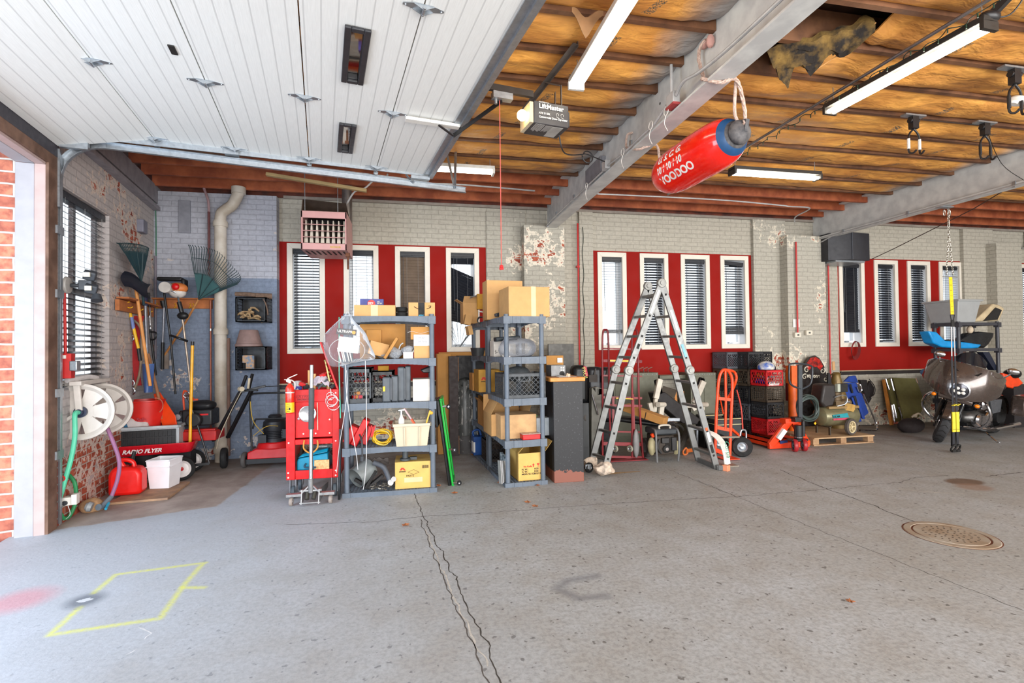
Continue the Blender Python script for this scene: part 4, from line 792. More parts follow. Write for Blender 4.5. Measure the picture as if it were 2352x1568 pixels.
def carton(lab,c,sz,mt=None,rz=0,name='cardboard_box',cat='box',tape=None,flaps=0,group=None,tilt=None):
    """closed or open cardboard box; c = centre of the base"""
    w_,d_,h = sz; r = thing(name,lab,cat,tuple(c),rz,group)
    if tilt: r.rotation_euler = (tilt[0],tilt[1],rz)
    mt = mt or CARD; m = M(); g = .004
    if flaps:
        m.bx(-w_/2,w_/2,-d_/2,-d_/2+g,0,h); m.bx(-w_/2,w_/2,d_/2-g,d_/2,0,h); m.bx(-w_/2,-w_/2+g,-d_/2,d_/2,0,h); m.bx(w_/2-g,w_/2,-d_/2,d_/2,0,h); m.bx(-w_/2,w_/2,-d_/2,d_/2,0,g)
        m.o('box_body',mt,r,w=False)
        for i,a in enumerate(flaps if isinstance(flaps,(list,tuple)) else (40,140,60,120)):
            # 0 left, 1 right, 2 front, 3 back: angle measured up from inward horizontal
            if a is None: continue
            q = radians(a); mm = M(); l = min(w_,d_)*.48
            if i == 0: mm.prism([(-w_/2,-d_/2,h),(-w_/2,d_/2,h),(-w_/2+l*cos(q),d_/2-.01,h+l*sin(q)),(-w_/2+l*cos(q),-d_/2+.01,h+l*sin(q))],(0,0,g))
            if i == 1: mm.prism([(w_/2,-d_/2,h),(w_/2,d_/2,h),(w_/2-l*cos(q),d_/2-.01,h+l*sin(q)),(w_/2-l*cos(q),-d_/2+.01,h+l*sin(q))],(0,0,g))
            if i == 2: mm.prism([(-w_/2,-d_/2,h),(w_/2,-d_/2,h),(w_/2-.01,-d_/2+l*cos(q),h+l*sin(q)),(-w_/2+.01,-d_/2+l*cos(q),h+l*sin(q))],(0,0,g))
            if i == 3: mm.prism([(-w_/2,d_/2,h),(w_/2,d_/2,h),(w_/2-.01,d_/2-l*cos(q),h+l*sin(q)),(-w_/2+.01,d_/2-l*cos(q),h+l*sin(q))],(0,0,g))
            mm.o('flap',mt,r,w=False)
    else:
        m.bx(-w_/2,w_/2,-d_/2,d_/2,0,h); m.o('box_body',mt,r,w=False,bev=.004)
        mm = M(); mm.bx(-w_/2+.002,w_/2-.002,-.0015,.0015,h-.001,h+.0012); mm.o('seam',mat('seam_dark',(120,84,50),.9),r,w=False)
    if tape:
        mm = M(); a,b_ = tape; mm.bx(a,b_,-d_/2-.0012,-d_/2+.001,.0,h); mm.bx(a,b_,-d_/2,d_/2,h-.001,h+.0015); mm.o('tape',TAPE,r,w=False)
    return r
def wheel(r,c,ax_,R_,wd,tyre=None,rim=None,name='wheel',rimr=.6,spokes=0,hub=None,w=True):
    m = M(); ax_ = V(ax_).normalized(); h = wd/2; m.lathe([(R_*rimr,-h*.8),(R_*.9,-h),(R_,-h*.55),(R_,h*.55),(R_*.9,h),(R_*rimr,h*.8),(R_*rimr,-h*.8)],c,ax_,28)
    o = m.o(name,tyre or RUB,r,w=w); off = absloc(r) if w else V((0,0,0))
    m = M(); m.lathe([(0,-h*.5),(R_*.2,-h*.6),(R_*rimr*.7,-h*.3),(R_*rimr,-h*.85),(R_*rimr,h*.85),(R_*rimr*.7,h*.3),(R_*.2,h*.6),(0,h*.5)],c,ax_,24)
    if spokes:
        a,b_ = basis(ax_)
        m = M(); m.lathe([(R_*rimr*.85,-h*.7),(R_*rimr,-h*.8),(R_*rimr,h*.8),(R_*rimr*.85,h*.7),(R_*rimr*.85,-h*.7)],c,ax_,28); m.cyl(V(c)-ax_*h*.8,V(c)+ax_*h*.8,R_*.14,12)
        for i in range(spokes):
            q = 2*pi*i/spokes; d = a*cos(q)+b_*sin(q); m.bar(V(c)+d*R_*.1,V(c)+d*R_*rimr*.9,R_*.09,h*.7,ax_)
    k = m.o('rim',rim or WHT,o,w=False) if False else None
    vs = [v-off for v in m.v]; m.v = vs; k = m.o('rim',rim or WHT,o,w=False)
    if hub: mm = M(); mm.lathe([(0,-h*1.05),(R_*.16,-h*.9),(R_*.16,h*.9),(0,h*1.05)],V(c)-off,ax_,16); mm.o('hub_cap',hub,o,w=False)
    return o
def leaf(p,s_,rz,lab='dry brown oak leaf lying on the concrete floor',grp='dry leaves on the floor'):
    m = M(); pts = []
    for i in range(14):
        a = 2*pi*i/14; rr = s_*(1 if i % 2 else .45)*(1+.35*cos(a)); pts.append((p[0]+cos(a+rz)*rr,p[1]+sin(a+rz)*rr,.004+s_*.35*abs(sin(a*1.5+rz))))
    n = len(pts); vs = [(p[0],p[1],.004)]+pts; m.add(vs+[(x,y,z+.0025) for x,y,z in vs],[(0,1+i,1+(i+1) % n) for i in range(n)]+[(n+1,n+2+(i+1) % n,n+2+i) for i in range(n)]+[(1+i,n+2+i,n+2+(i+1) % n,1+(i+1) % n) for i in range(n)])
    return tag(m.o('dry_leaf',mat('dry_leaf_brown',(170,104,62),.8,var=.2,vs=40)),lab,'leaf',grp)
# ================================================================ left corner
COP = mat('copper_pipe',(150,84,62),.5,.3); PIPEW = mat('painted_iron_pipe',(196,188,176),.55,var=.1,c2=(170,158,142),vs=4)
def W(px,py,Y=7.5): return V(at(px,py,Y))
r = thing('downpipe','thick off white drain pipe with an elbow left of the first red panel','pipe',tuple(W(509,1042,7.45))); m = M(); R_ = .075
b0 = W(509,1040,7.45); b1 = W(505,515,7.45); b2 = W(507,488,7.45); b3 = W(535,472,7.45); b4 = W(547,455,7.45); b5 = W(548,400,7.45)
b0.x = b1.x = (b0.x+b1.x)/2; m.tube([(b0.x,7.45,0),b1],R_,20); m.tube(spl([b1,V((b1.x+.01,7.45,b2.z-.02)),b2.lerp(b3,.5)+V((0,0,0)),b3+V((0.0,0,.02)),V((b5.x,7.45,b4.z+.08)),V((b5.x,7.45,3.75))],8),R_*.95,20)
for z in (.16,at(505,762,7.45).z,b1.z): m.cyl((b1.x,7.45,z-.035),(b1.x,7.45,z+.035),R_*1.22,20); m.cyl((b1.x,7.45,z+.035),(b1.x,7.45,z+.05),R_*1.1,20)
m.cyl((b5.x,7.45,b4.z+.06),(b5.x,7.45,b4.z+.15),R_*1.2,20); m.o('pipe',PIPEW,r)
def vpipe(name,lab,px,pys,Y,rad,mt,cat='pipe',joints=()):
    r = thing(name,lab,cat,tuple(W(px,pys[1],Y))); m = M(); x = W(px,sum(pys)/2,Y).x; z0,z1 = W(px,pys[1],Y).z,W(px,pys[0],Y).z; m.cyl((x,Y,max(0,z0)),(x,Y,z1),rad,10); m.o('tube',mt,r)
    if joints: m = M(); [m.cyl((x,Y,W(px,j,Y).z-.015),(x,Y,W(px,j,Y).z+.015),rad*1.4,10) for j in joints]; m.o('coupling',STL,r)
vpipe('copper_pipe','thin copper pipe left of the thick drain pipe',484,(690,990),7.5,.011,COP,joints=(757,))
vpipe('iron_pipe','dark reddish brown pipe coming down behind the large rake',480,(486,640),7.5,.017,mat('oxide_pipe',(96,50,52),.5),joints=())
conduit('iron_pipe','pinkish pipe bending from the ceiling above the large rake',[W(463,400),W(468,430),W(478,460),W(480,487)],.017,mat('pink_pipe',(158,128,132),.5),'pipe')
vpipe('rusty_pipe','short rusty brown pipe standing right of the thick drain pipe',524,(776,1046),7.5,.026,mat('brown_pipe',(120,90,78),.7))
# ---- rails with tools ------------------------------------------------------
RAILW = mat('orange_pine',(186,112,62),.7,var=.15,vs=12); YHK = mat('yellow_hook',(226,170,30),.4)
r = thing('tool_rail','wooden tool rail with yellow hooks on the left wall','rail',lw(1.9,.04,2.0)); z = onl(330,690,.1).z; z = 2.08
a,c = lw(1.25,.03,z),lw(2.45,.03,z); m = M(); m.bar(a-V((0,0,.06)),c-V((0,0,.06)),.04,.12); m.bar(a+V((0,0,.02))+ND*.05,c+V((0,0,.02))+ND*.05,.12,.02); m.o('board',RAILW,r)
for s_ in (1.5,1.85,2.2): m = M(); p = lw(s_,.07,z-.04); m.tube(arc(p,.035,90,330,ND,(0,0,1),10),.006,6); m.o('hook',YHK,r)
z = W(420,688,7.55).z; r = thing('tool_rail','wooden tool rail with yellow hooks on the blue grey back wall','rail',tuple(W(420,700,7.55))); m = M(); xa,xb = W(345,690,7.55).x,W(500,690,7.55).x; m.bx(xa,xb-.08,7.56,7.6,z-.12,z); m.bx(xa,xb,7.50,7.6,z,z+.02); m.o('board',RAILW,r)
for px in (360,402,436,443): m = M(); p = W(px,702,7.53); m.tube(arc(p,.03,90,330,(0,-1,0),(0,0,1),10),.006,6); m.o('hook',YHK,r)
GRN = mat('rake_green',(44,86,88),.5); GRND = mat('rake_dark_green',(22,54,62),.5)
def rake(name,lab,hub,tips,mt,dep,plate=.5,nt=26,handle=None,hm=None):
    r = thing(name,lab,'rake',tuple(hub)); P = spl(tips,10); n = len(P); m = M(); ctr = [hub.lerp(p,plate) for p in P]
    vs = [hub]+ctr; m.add(vs+[v+V((0,.008,0)) for v in vs],[(0,i+1,i+2) for i in range(n-1)]+[(n+1,n+i+3,n+i+2) for i in range(n-1)]+[(i+1,n+i+2,n+i+3,i+2) for i in range(n-1)]); m.o('fan_plate',mt,r)
    m = M()
    for i in range(nt):
        u = i/(nt-1)*(n-1); k = min(int(u),n-2); p = P[k].lerp(P[k+1],u-k); q = hub.lerp(p,plate*.95); m.tube([q,q.lerp(p,.5)+V((0,-.01,0)),q.lerp(p,.95)+V((0,-.01,0)),p+V((0,-.05,0))],.0045,5)
    q = [hub.lerp(p,plate+(1-plate)*.55) for p in P]; m.tube(q,.004,5)
    for j in (.25,.5,.75): m.bar(hub,hub.lerp(P[int(j*(n-1))],plate)+V((0,-.006,0)),.012,.008)
    m.o('tines',mat('rake_tine',(40,62,66),.5),r)
    if handle: m = M(); m.tube(handle,.014,8); m.o('handle',hm or WOOD,r)
    return r
hub = W(456,688,7.30); tips = [W(436,564,7.25),W(470,568,7.25),W(505,580,7.25),W(535,610,7.25),W(556,636,7.25),W(548,652,7.25)]
rake('leaf_rake','large green fan rake leaning head up on the back wall rail',hub,tips,GRN,.02,.5,30,[hub,W(420,750,7.4),W(378,816,7.5)],WOOD)
hub = W(325,648,6.5); tips = [W(274,560,6.05),W(300,560,6.2),W(325,563,6.35),W(343,569,6.5)]
rake('leaf_rake','dark green fan rake hanging head up against the left wall',hub,tips,GRND,.02,.82,22,[hub,W(330,700,6.6)],GRND)
m = M(); p0,p1 = W(286,640,6.3),W(345,668,6.6); m.grid(lambda u,v: p0.lerp(p1,u)+V((0,-.08*sin(pi*v),.17*(v-.5)+.02*sin(u*6))),8,6,(0,.012,0)); tag(m.o('snow_shovel',mat('navy_plastic',(24,28,40),.4)),'dark plastic shovel blade lying on top of the left wall rail','shovel')
def stick(name,lab,cat,pts,rad,mt,parts=()):
    r = thing(name,lab,cat,tuple(V(pts[-1]))); m = M(); m.tube(pts,rad,10); m.o('shaft',mt,r)
    for nm,pp,rr,mm in parts: m = M(); m.tube(pp,rr,10); m.o(nm,mm,r)
    return r
WDL = mat('ash_handle',(222,150,80),.5,var=.1);
stick('long_handled_tool','yellow fibreglass handle with blue sticker hanging on the left rail','garden tool',[W(298,715,6.7),W(318,800,6.72)],.016,YEL,[('grip',[W(318,800,6.72),W(322,828,6.73)],.019,BLK),('sticker',[W(302,728,6.698),W(307,755,6.71)],.0175,mat('sticker_blue',(120,140,200),.5)),('blade_socket',[W(292,690,6.7),W(298,715,6.7)],.02,DGR)])
stick('long_handled_tool','long light wooden handle hanging down from the left rail','garden tool',[W(312,662,6.55),W(345,886,6.6)],.017,WDL)
stick('long_handled_tool','grey metal pole with a navy grip beside the light wooden handle','garden tool',[W(334,700,6.9),W(338,812,6.92)],.018,mat('pole_grey',(140,142,150),.4,.6),[('grip',[W(332,672,6.9),W(334,702,6.9)],.028,mat('navy_grip',(28,34,70),.5))])
stick('long_handled_tool','black shafted tool with loop handle in the corner','garden tool',[W(342,672,7.1),W(345,760,7.1),W(358,862,7.12)],.014,BLK,[('loop_handle',spl([W(345,762,7.1),W(358,764,7.05),W(356,778,7.05),W(346,780,7.1)],4),.010,BLK),('silver_sleeve',[W(343,706,7.09),W(346,756,7.09)],.016,CHR)])
stick('hoe','worn wooden handled shovel standing in the red bucket corner','garden tool',[W(340,812,6.8),W(366,918,6.78),W(372,970,6.75)],.017,mat('worn_handle',(158,108,72),.7),[])
stick('long_handled_tool','black pole leaning on the blue grey wall below the trimmer engine','garden tool',[W(376,664,7.3),W(392,780,7.3),W(403,905,7.32)],.013,BLK)
stick('long_handled_tool','short grey tool with black grip hanging on the back rail','garden tool',[W(377,705,7.45),W(374,786,7.47)],.013,mat('pole_grey',(140,142,150),.4,.6),[('grip',[W(374,786,7.47),W(373,848,7.48)],.02,BLK),('head',[W(374,690,7.44),W(378,706,7.45)],.035,BLK)])
m = M(); p = W(381,828,7.5); m.box(p,(.07,.02,.22)); tag(m.o('trowel',mat('pale_metal',(150,136,126),.5,.3)),'pale flat blade hanging beside the black grip on the back wall','garden tool')
t0 = W(390,660,7.25); r = thing('string_trimmer','string trimmer hung upside down with orange and white engine at the top','trimmer',tuple(W(436,905,7.3))); m = M(); m.tube([W(408,678,7.25),W(421,745,7.27),W(436,870,7.3),W(440,905,7.3)],.013,10); m.o('shaft',mat('trimmer_shaft',(176,160,144),.4,.4),r)
m = M(); m.ball(W(408,662,7.2),(.12,.09,.075),18); m.o('engine_cover',mat('trimmer_orange',(206,120,60),.5),r); m = M(); m.ball(W(403,658,7.1),(.045,.03,.045),14); m.o('fuel_cap',RED,r); m = M(); m.ball(W(408,672,7.2),(.10,.08,.07),16); m.lathe([(0,0),(.07,.0),(.07,.08),(0,.08)],W(385,661,7.15),(0,-1,0),20); m.o('fuel_tank',mat('tank_white',(206,200,194),.5),r)
m = M(); m.box(W(392,641,7.25),(.30,.10,.05)); m.box(W(424,655,7.25),(.05,.12,.16)); m.o('black_shroud',BLK,r,bev=.02); m = M(); m.tube(spl([W(375,668,7.2),W(395,668,7.12),W(407,676,7.15),W(411,692,7.2)]),.012,8); m.o('exhaust_tube',STL,r)
m = M(); m.tube([W(411,693,7.25),W(420,726,7.26)],.026,10); m.ball(W(420,725,7.25),(.07,.05,.05),12); m.o('grip',BLK,r); m = M(); m.tube(spl([W(430,783,7.25),W(412,777,7.15),W(392,770,7.2)]),.016,8); m.o('front_handle',BLK,r)
HAR = mat('harness_red',(166,24,30),.7); r = thing('safety_harness','red webbing harness with steel buckles hanging at the end of the left wall','harness',tuple(W(305,890,6.8)))
for k,(px0,px1) in enumerate(((296,300),(312,318))): m = M(); P = spl([W(px0+12,725,6.85),W(px0+2,770,6.8),W(px0,830,6.8),W(px1,885,6.8)],8); m.add([p+V((dx,dy,0)) for p in P for dx,dy in ((-.035,0),(.035,0))],[(2*i,2*i+1,2*i+3,2*i+2) for i in range(len(P)-1)]); m.o('webbing',HAR,r,solid=.006)
m = M()
for q in ((298,775),(299,880),(300,898)): m.tube(arc(W(q[0],q[1],6.76),.045,0,360,(1,0,0),(0,0,1),14),.008,6)
m.o('steel_ring',CHR,r); m = M(); m.tube(spl([W(300,730,6.8),W(325,760,6.78),W(322,850,6.78),W(308,895,6.8)]),.014,6); m.o('rope_lanyard',mat('lanyard',(150,130,110),.9),r)
m = M(); p0 = W(340,866,6.7); m.grid(lambda u,v: p0+V(((u-.5)*.13*(1-.3*v),-.05*sin(pi*u),.16-.34*v)),8,8,(0,.01,0)); tag(m.o('scoop',mat('slate_blue_plastic',(62,92,148),.4)),'slate blue plastic scoop hanging beside the light wooden handle','scoop')
stick('push_broom','bright yellow broom handle standing upright behind the red wagon','broom',[W(442,792,6.72),W(436,1040,6.7)],.017,mat('yellow_handle',(246,178,24),.35),[('end_cap',[W(442.3,784,6.72),W(442,793,6.72)],.019,BLK),('bristle_head',[W(415,1052,6.85),W(465,1055,7.0)],.035,mat('bristle',(190,150,40),.9))])
# ---- crates on the wall ------------------------------------------------------
def wcrate(lab,px0,px1,py0,py1,style):
    a,c = W(px0,py0,7.3),W(px1,py1,7.3); w_ = .34; h = a.z-c.z; r = crate('milk_crate',lab,'crate',(0,0,0),(a.x*-1+c.x,h,.3),BLK,style,nh=7); r.rotation_euler = (radians(90),0,0)
    r.location = ((a.x+c.x)/2,7.59,(a.z+c.z)/2); return r,a,c
r1,a1,c1 = wcrate('black milk crate full of driftwood screwed to the back wall',541,612,682,739,'grid')
r2,a2,c2 = wcrate('black milk crate on the wall holding a small book, under the upturned pot',541,612,796,849,'diag')
DRF = mat('driftwood',(176,150,112),.8,c2=(140,108,74),vs=30)
for i in range(14):
    x = random.uniform(a1.x+.05,c1.x-.08); z = random.uniform(c1.z+.04,c1.z+.2); y = random.uniform(7.33,7.5); an = random.uniform(0,pi); d = V((cos(an),random.uniform(-.2,.2),sin(an)))*random.uniform(.04,.09); p = V((x,y,z)); m = M(); m.tube(spl([p-d,p+V((0,0,.02)),p+d]),[.008+.006*sin(pi*j/12) for j in range(13)],7)
    tag(m.o('driftwood_piece',DRF),'pale piece of driftwood heaped in the upper wall crate','driftwood','driftwood in the wall crate')
DRB = mat('dry_bark',(124,100,84),.9,var=.2,vs=25); r = thing('bark_strip','strips of dry brown bark lying on top of the driftwood crate','bark',(a1.x+.2,7.45,a1.z)); m = M(); z = a1.z
m.tube(spl([(a1.x-.03,7.4,z+.05),(a1.x+.15,7.38,z+.045),(a1.x+.3,7.4,z+.03)]),[.03]*13,8); m.tube([(c1.x-.16,7.38,z+.03),(c1.x+.03,7.45,z+.03)],.04,10); m.tube(spl([(c1.x-.06,7.33,z),(c1.x-.0,7.28,z-.1),(c1.x+.02,7.3,z-.24)]),.008,6); m.o('strip',DRB,r)
p = W(572,796,7.42); m = M(); h = W(572,758,7.42).z-p.z; m.lathe([(0,h),(.105,h),(.115,h-.01),(.16,.04),(.172,.035),(.172,0),(.15,0),(.1,h-.02)],(p.x,7.42,p.z+.002),(0,0,1),32); tag(m.o('plant_pot',mat('taupe_pot',(150,124,118),.6)),'upturned taupe plant pot standing on the lower wall crate','pot')
m = M(); m.box((a2.x+.15,7.42,c2.z+.10),(.1,.06,.19)); m.box((a2.x+.12,7.40,c2.z+.15),(.12,.04,.1)); tag(m.o('seed_box',mat('box_print',(190,150,110),.6,c2=(110,130,150),vs=30)),'small printed packet standing inside the lower wall crate','packet')
# ---- floodlight, alarm, sensor -----------------------------------------------
p = V(ons(162,655,.12)); r = thing('emergency_light','twin head emergency floodlight on a round plate by the left window','light',tuple(p)); m = M(); m.lathe([(0,.03),(.07,.02),(.078,0),(0,0)],p-ND*.03,ND,24); m.o('round_plate',mat('plate_grey',(170,164,158),.5),r)
m = M(); m.box(p+ND*.12,(.10,.10,.09),(0,0,A9)); m.tube([p,p+ND*.08],.02,8); m.o('body',DGR,r,bev=.01)
for dz,dx in ((.09,.16),(-.03,.17)): m = M(); q = p+ND*dx+V((0,-.04,dz)); m.box(q,(.09,.06,.08),(.5,.2,.4)); o = m.o('lamp_head',DGR,r,bev=.01); m = M(); m.box(q+V((.0,-.045,0)),(.05,.012,.04)); m.o('lens',mat('lens_cream',(236,226,200),.3),r)
m = M(); q = p+ND*.20+V((0,-.02,-.08)); m.lathe([(0,0),(.03,0),(.045,.06),(0,.06)],q,(.2,-.3,-1),14); m.o('motion_sensor',DGR,r)
r = thing('fire_alarm','red fire alarm box with grey horn on the left wall under a red conduit','alarm',tuple(ons(152,865,.1))); m = M(); q = V(ons(150,840,.1)); m.box(q,(.11,.08,.22),(0,0,A9)); m.tube([q+V((0,0,.1)),V(ons(148,668,.1))],.012,8); m.o('red_box',REDP,r,bev=.006); m = M(); m.box(q+ND*.08+V((0,-.02,0)),(.06,.06,.09)); m.o('grey_horn',STL,r,bev=.008); m = M(); m.box(q+V((0,-.045,.08)),(.06,.01,.03)); m.o('label_strip',WHT,r)
# ---- hose reel --------------------------------------------------------------
BEI = mat('reel_beige',(206,198,190),.5,var=.06); HG = mat('mint_hose',(88,196,158),.45,var=.06); HP = mat('mauve_hose',(150,100,136),.5,var=.05)
f_,bk = V(ons(189,945,.25)),V(ons(238,938,.72)); r = thing('hose_reel','beige plastic garden hose reel mounted on the left wall','hose reel',tuple(f_-V((0,0,.3))))
Rr = .255; ax_ = LD
def disc(c,s0=1):
    a,b_ = basis(-ax_); m = M(); prof_ = [(Rr*.80,0),(Rr*.97,.0),(Rr,.015),(Rr,.035),(Rr*.92,.045),(Rr*.80,.02),(Rr*.80,0)]; m.lathe(prof_,c,-ax_,40)
    m.lathe([(.0,.0),(Rr*.36,.0),(Rr*.36,.02),(0,.02)],c,-ax_,28)
    for i in range(6):
        q0 = 2*pi*i/6;
        for w__ in (0,):
            d = a*cos(q0)+b_*sin(q0); e = ax_.cross(d); m.prism([c+d*Rr*.3-e*.045,c+d*Rr*.3+e*.045,c+d*Rr*.84+e*.085,c+d*Rr*.84-e*.085],-ax_*.018)
    return m
disc(f_).o('front_disc',BEI,r); disc(bk).o('rear_disc',BEI,r)
m = M(); m.cyl(f_-ax_*.0,bk,Rr*.45,24); m.o('drum',BEI,r); m = M(); m.cyl(f_-ax_*.05,f_-ax_*.01,.05,20); m.cyl(f_-ax_*.08,f_-ax_*.05,.03,12); m.o('hub',mat('hub_navy',(36,44,70),.4),r)
m = M(); tp = V(ons(178,880,.2)); m.bar(f_-ax_*.06,tp-ax_*.02,.05,.03,tuple(ax_)); m.bar(tp-ax_*.05,tp+ax_*.6,.09,.04); m.bar(bk+ax_*.03,tp+ax_*.6,.05,.03,tuple(ax_)); m.bar(tp+ax_*.05,tp+ax_*.05-ND*.26,.05,.05); m.bar(tp+ax_*.5,tp+ax_*.5-ND*.26,.05,.05); m.bar(f_-ax_*.05,f_-ax_*.05+ND*-.18+V((0,0,-.12)),.05,.03); m.o('support_frame',BEI,r,bev=.006)
m = M(); m.tube([(tp-ax_*.04+ND*-.06+V((0,0,.03))),tp+ax_*.2+V((0,0,.05)),tp+ax_*.4+V((0,0,.03))],.025,8); tag(m.o('cleaning_rag',mat('rag_white',(214,208,206),.9),bev=0),'crumpled white rag lying on top of the hose reel','rag')
def S_(px,py,s_): return V(ons(px,py,s_))
m = M(); m.tube(spl([f_-ax_*.08,S_(172,952,.12),S_(172,1000,.1),S_(164,1050,.08),S_(150,1100,.06),S_(138,1142,.05)]),.019,10); tag(m.o('garden_hose',HG),'mint green hose dropping from the hub of the hose reel','hose')
m = M(); m.tube(spl([S_(158,1090,.22),S_(172,1110,.2),S_(174,1150,.2),S_(160,1184,.16),S_(146,1190,.1),S_(139,1180,.08)]),.016,10); tag(m.o('garden_hose',mat('green_hose',(40,140,84),.5)),'darker green loop of hose close to the floor by the door track','hose')
m = M(); P_ = [S_(243,975,.35),S_(262,1020,.38),S_(274,1060,.40),S_(270,1100,.42),S_(256,1140,.42)]; m.tube(spl(P_),.017,10); tag(m.o('garden_hose',HP),'mauve hose hanging from the reel in front of the red fuel can','hose')
e = P_[-1]; n2_ = V(fl(226,1172,.03)); r = thing('spray_nozzle','grey and turquoise hose nozzle resting on the floor','nozzle',tuple(n2_)); m = M(); m.tube([e,e.lerp(n2_,.75),n2_+V((0,0,.03))],[.02,.024,.03],12); m.o('nozzle_body',mat('nozzle_grey',(110,120,130),.4),r); m = M(); m.tube([e.lerp(n2_,.4)+V((.02,0,-.01)),n2_+V((.06,0,.01))],.012,8); m.o('trigger',mat('turquoise',(40,156,190),.4),r); m = M(); m.lathe([(.0,0),(.04,0),(.045,.03),(.03,.05),(0,.05)],n2_+V((-.05,0,.035)),(-1,-.2,.3),20); m.o('spray_head',mat('head_grey',(150,154,158),.4),r)
q = S_(155,1150,.1); r = thing('safety_sensor','small white door safety sensor with dangling wires near the floor','sensor',tuple(q)); m = M(); m.box(q,(.12,.06,.07),(0,0,.2)); m.box(q+V((.06,0,.015)),(.04,.07,.09),(0,0,.2)); m.o('housing',WHT,r,bev=.004); m = M(); m.cyl(q+V((.0,-.03,-.01)),q+V((0,-.045,-.01)),.02,12); m.o('lens',DGR,r); m = M(); m.tube(spl([q+V((0,0,-.03)),q+V((.02,0,-.12)),q+V((-.03,0,-.17))]),.003,5); m.o('wires',mat('wire_white',(200,200,196),.6),r)
m = M(); m.lathe([(.02,0),(.028,.012),(.02,.024)],S_(143,1098,.05),-LD,10); tag(m.o('tap_handle',REDP),'small red tap handle behind the door track','tap')
# rock, plank
p = V(fl(205,1178,0)); m = M(); X = Matrix.Rotation(.3,4,'Z'); m.ball(p+V((0,.05,.05)),(.10,.07,.075),18,X)
m.v = [v+V((noise.noise(v*13),noise.noise(v*13+V((5,0,0))),noise.noise(v*13+V((0,7,0)))))*.014 for v in m.v]; m.v = [V((v.x,v.y,max(v.z,0.001))) for v in m.v]; tag(m.o('rock',mat('tan_rock',(170,132,96),.9,var=.15,vs=25,bump=.6)),'rounded tan rock on the floor beside the hose nozzle','rock')
q = [fl(250,1160),fl(385,1148),fl(436,1110),fl(330,1114)]; m = M(); m.prism([tuple(V(p)+V((0,0,.002))) for p in q],(0,0,.022)); tag(m.o('plywood_board',mat('dirty_plywood',(172,136,104),.8,c2=(140,112,92),vs=8)),'sheet of dirty plywood under the red fuel can and the white pail','board')
# ---- fuel cans, pail ------------------------------------------------------------
GAS = mat('fuel_can_red',(228,22,16),.38,var=.05)
def gascan(lab,c,w_,d_,h,mt,rz,spout):
    r = thing('fuel_can',lab,'fuel can',tuple(c),rz); m = M(); k = .82
    pr_ = [(-w_/2,0),(w_/2,0),(w_/2,h*.62),(w_*.40,h*.80),(w_*.05,h*.84),(-w_*.30,h*.86),(-w_*.44,h*.78),(-w_/2,h*.6)]
    m.prism([(x,-d_/2,z) for x,z in pr_],(0,d_,0)); m.o('can_body',mt,r,w=False,bev=.035)
    m = M(); m.tube(spl([(-w_*.12,0,h*.82),(-w_*.22,0,h*1.0),(-w_*.05,0,h*1.03),(w_*.16,0,h*.92),(w_*.2,0,h*.6)]),.022,10); m.o('handle',mt,r,w=False)
    if spout: m = M(); m.tube([(w_*.12,.0,h*.86),(w_*.1,.03,h*1.05),(w_*.14,.05,h*1.25)],[.028,.02,.018],10); m.o('spout',BLK,r,w=False)
    return r
p = fl(290,1134); c0 = V(fl(325,1128,.026)); gascan('large bright red plastic fuel can with a black spout',V(fl(288,1136,.026))+V((.0,.05,0)),.29,.20,.34,GAS,.12,True)
p = V(fl(218,1132)); r = thing('fuel_can','old dark red fuel can with a brass cap in the shade by the left wall','fuel can',tuple(p),A9); m = M(); m.bx(-.13,.13,-.09,.09,0,.2); m.o('can_body',mat('old_can_red',(96,22,28),.5),r,w=False,bev=.02); m = M(); m.tube([(0,0,.2),(0,0,.24)],.04,12); m.tube([(0,0,.24),(-.01,0,.33),(.0,0,.35)],.024,12); m.o('spout',mat('brass_old',(150,110,40),.5,.4),r,w=False)
p = V(fl(368,1122,.026))+V((.0,.1,0)); r = thing('plastic_pail','square white plastic pail with grey smudges on the plywood','pail',tuple(p),-.12); m = M(); t_,b_,h = .122,.098,.31
a0_ = [(-b_,-b_,0),(b_,-b_,0),(b_,b_,0),(-b_,b_,0)]; a1_ = [(-t_,-t_,h),(t_,-t_,h),(t_,t_,h),(-t_,t_,h)]; i1 = [(-t_+.006,-t_+.006,h),(t_-.006,-t_+.006,h),(t_-.006,t_-.006,h),(-t_+.006,t_-.006,h)]; i0 = [(-b_+.006,-b_+.006,.01),(b_-.006,-b_+.006,.01),(b_-.006,b_-.006,.01),(-b_+.006,b_-.006,.01)]
m.add(a0_+a1_+i1+i0,[(0,3,2,1)]+[(i,(i+1) % 4,(i+1) % 4+4,i+4) for i in range(4)]+[(i+4,(i+1) % 4+4,(i+1) % 4+8,i+8) for i in range(4)]+[(i+8,(i+1) % 4+8,(i+1) % 4+12,i+12) for i in range(4)]+[(12,13,14,15)]); PW_ = mat('pail_white',(234,232,236),.4,var=.03); m.o('pail_body',PW_,r,w=False,bev=.01)
m = M(); k = t_+.004
for z in (h-.01,h-.075): m.bx(-k,k,-k,-k+.012,z-.006,z+.006); m.bx(-k,k,k-.012,k,z-.006,z+.006); m.bx(-k,-k+.012,-k,k,z-.006,z+.006); m.bx(k-.012,k,-k,k,z-.006,z+.006)
m.o('rim',PW_,r,w=False,bev=.003)
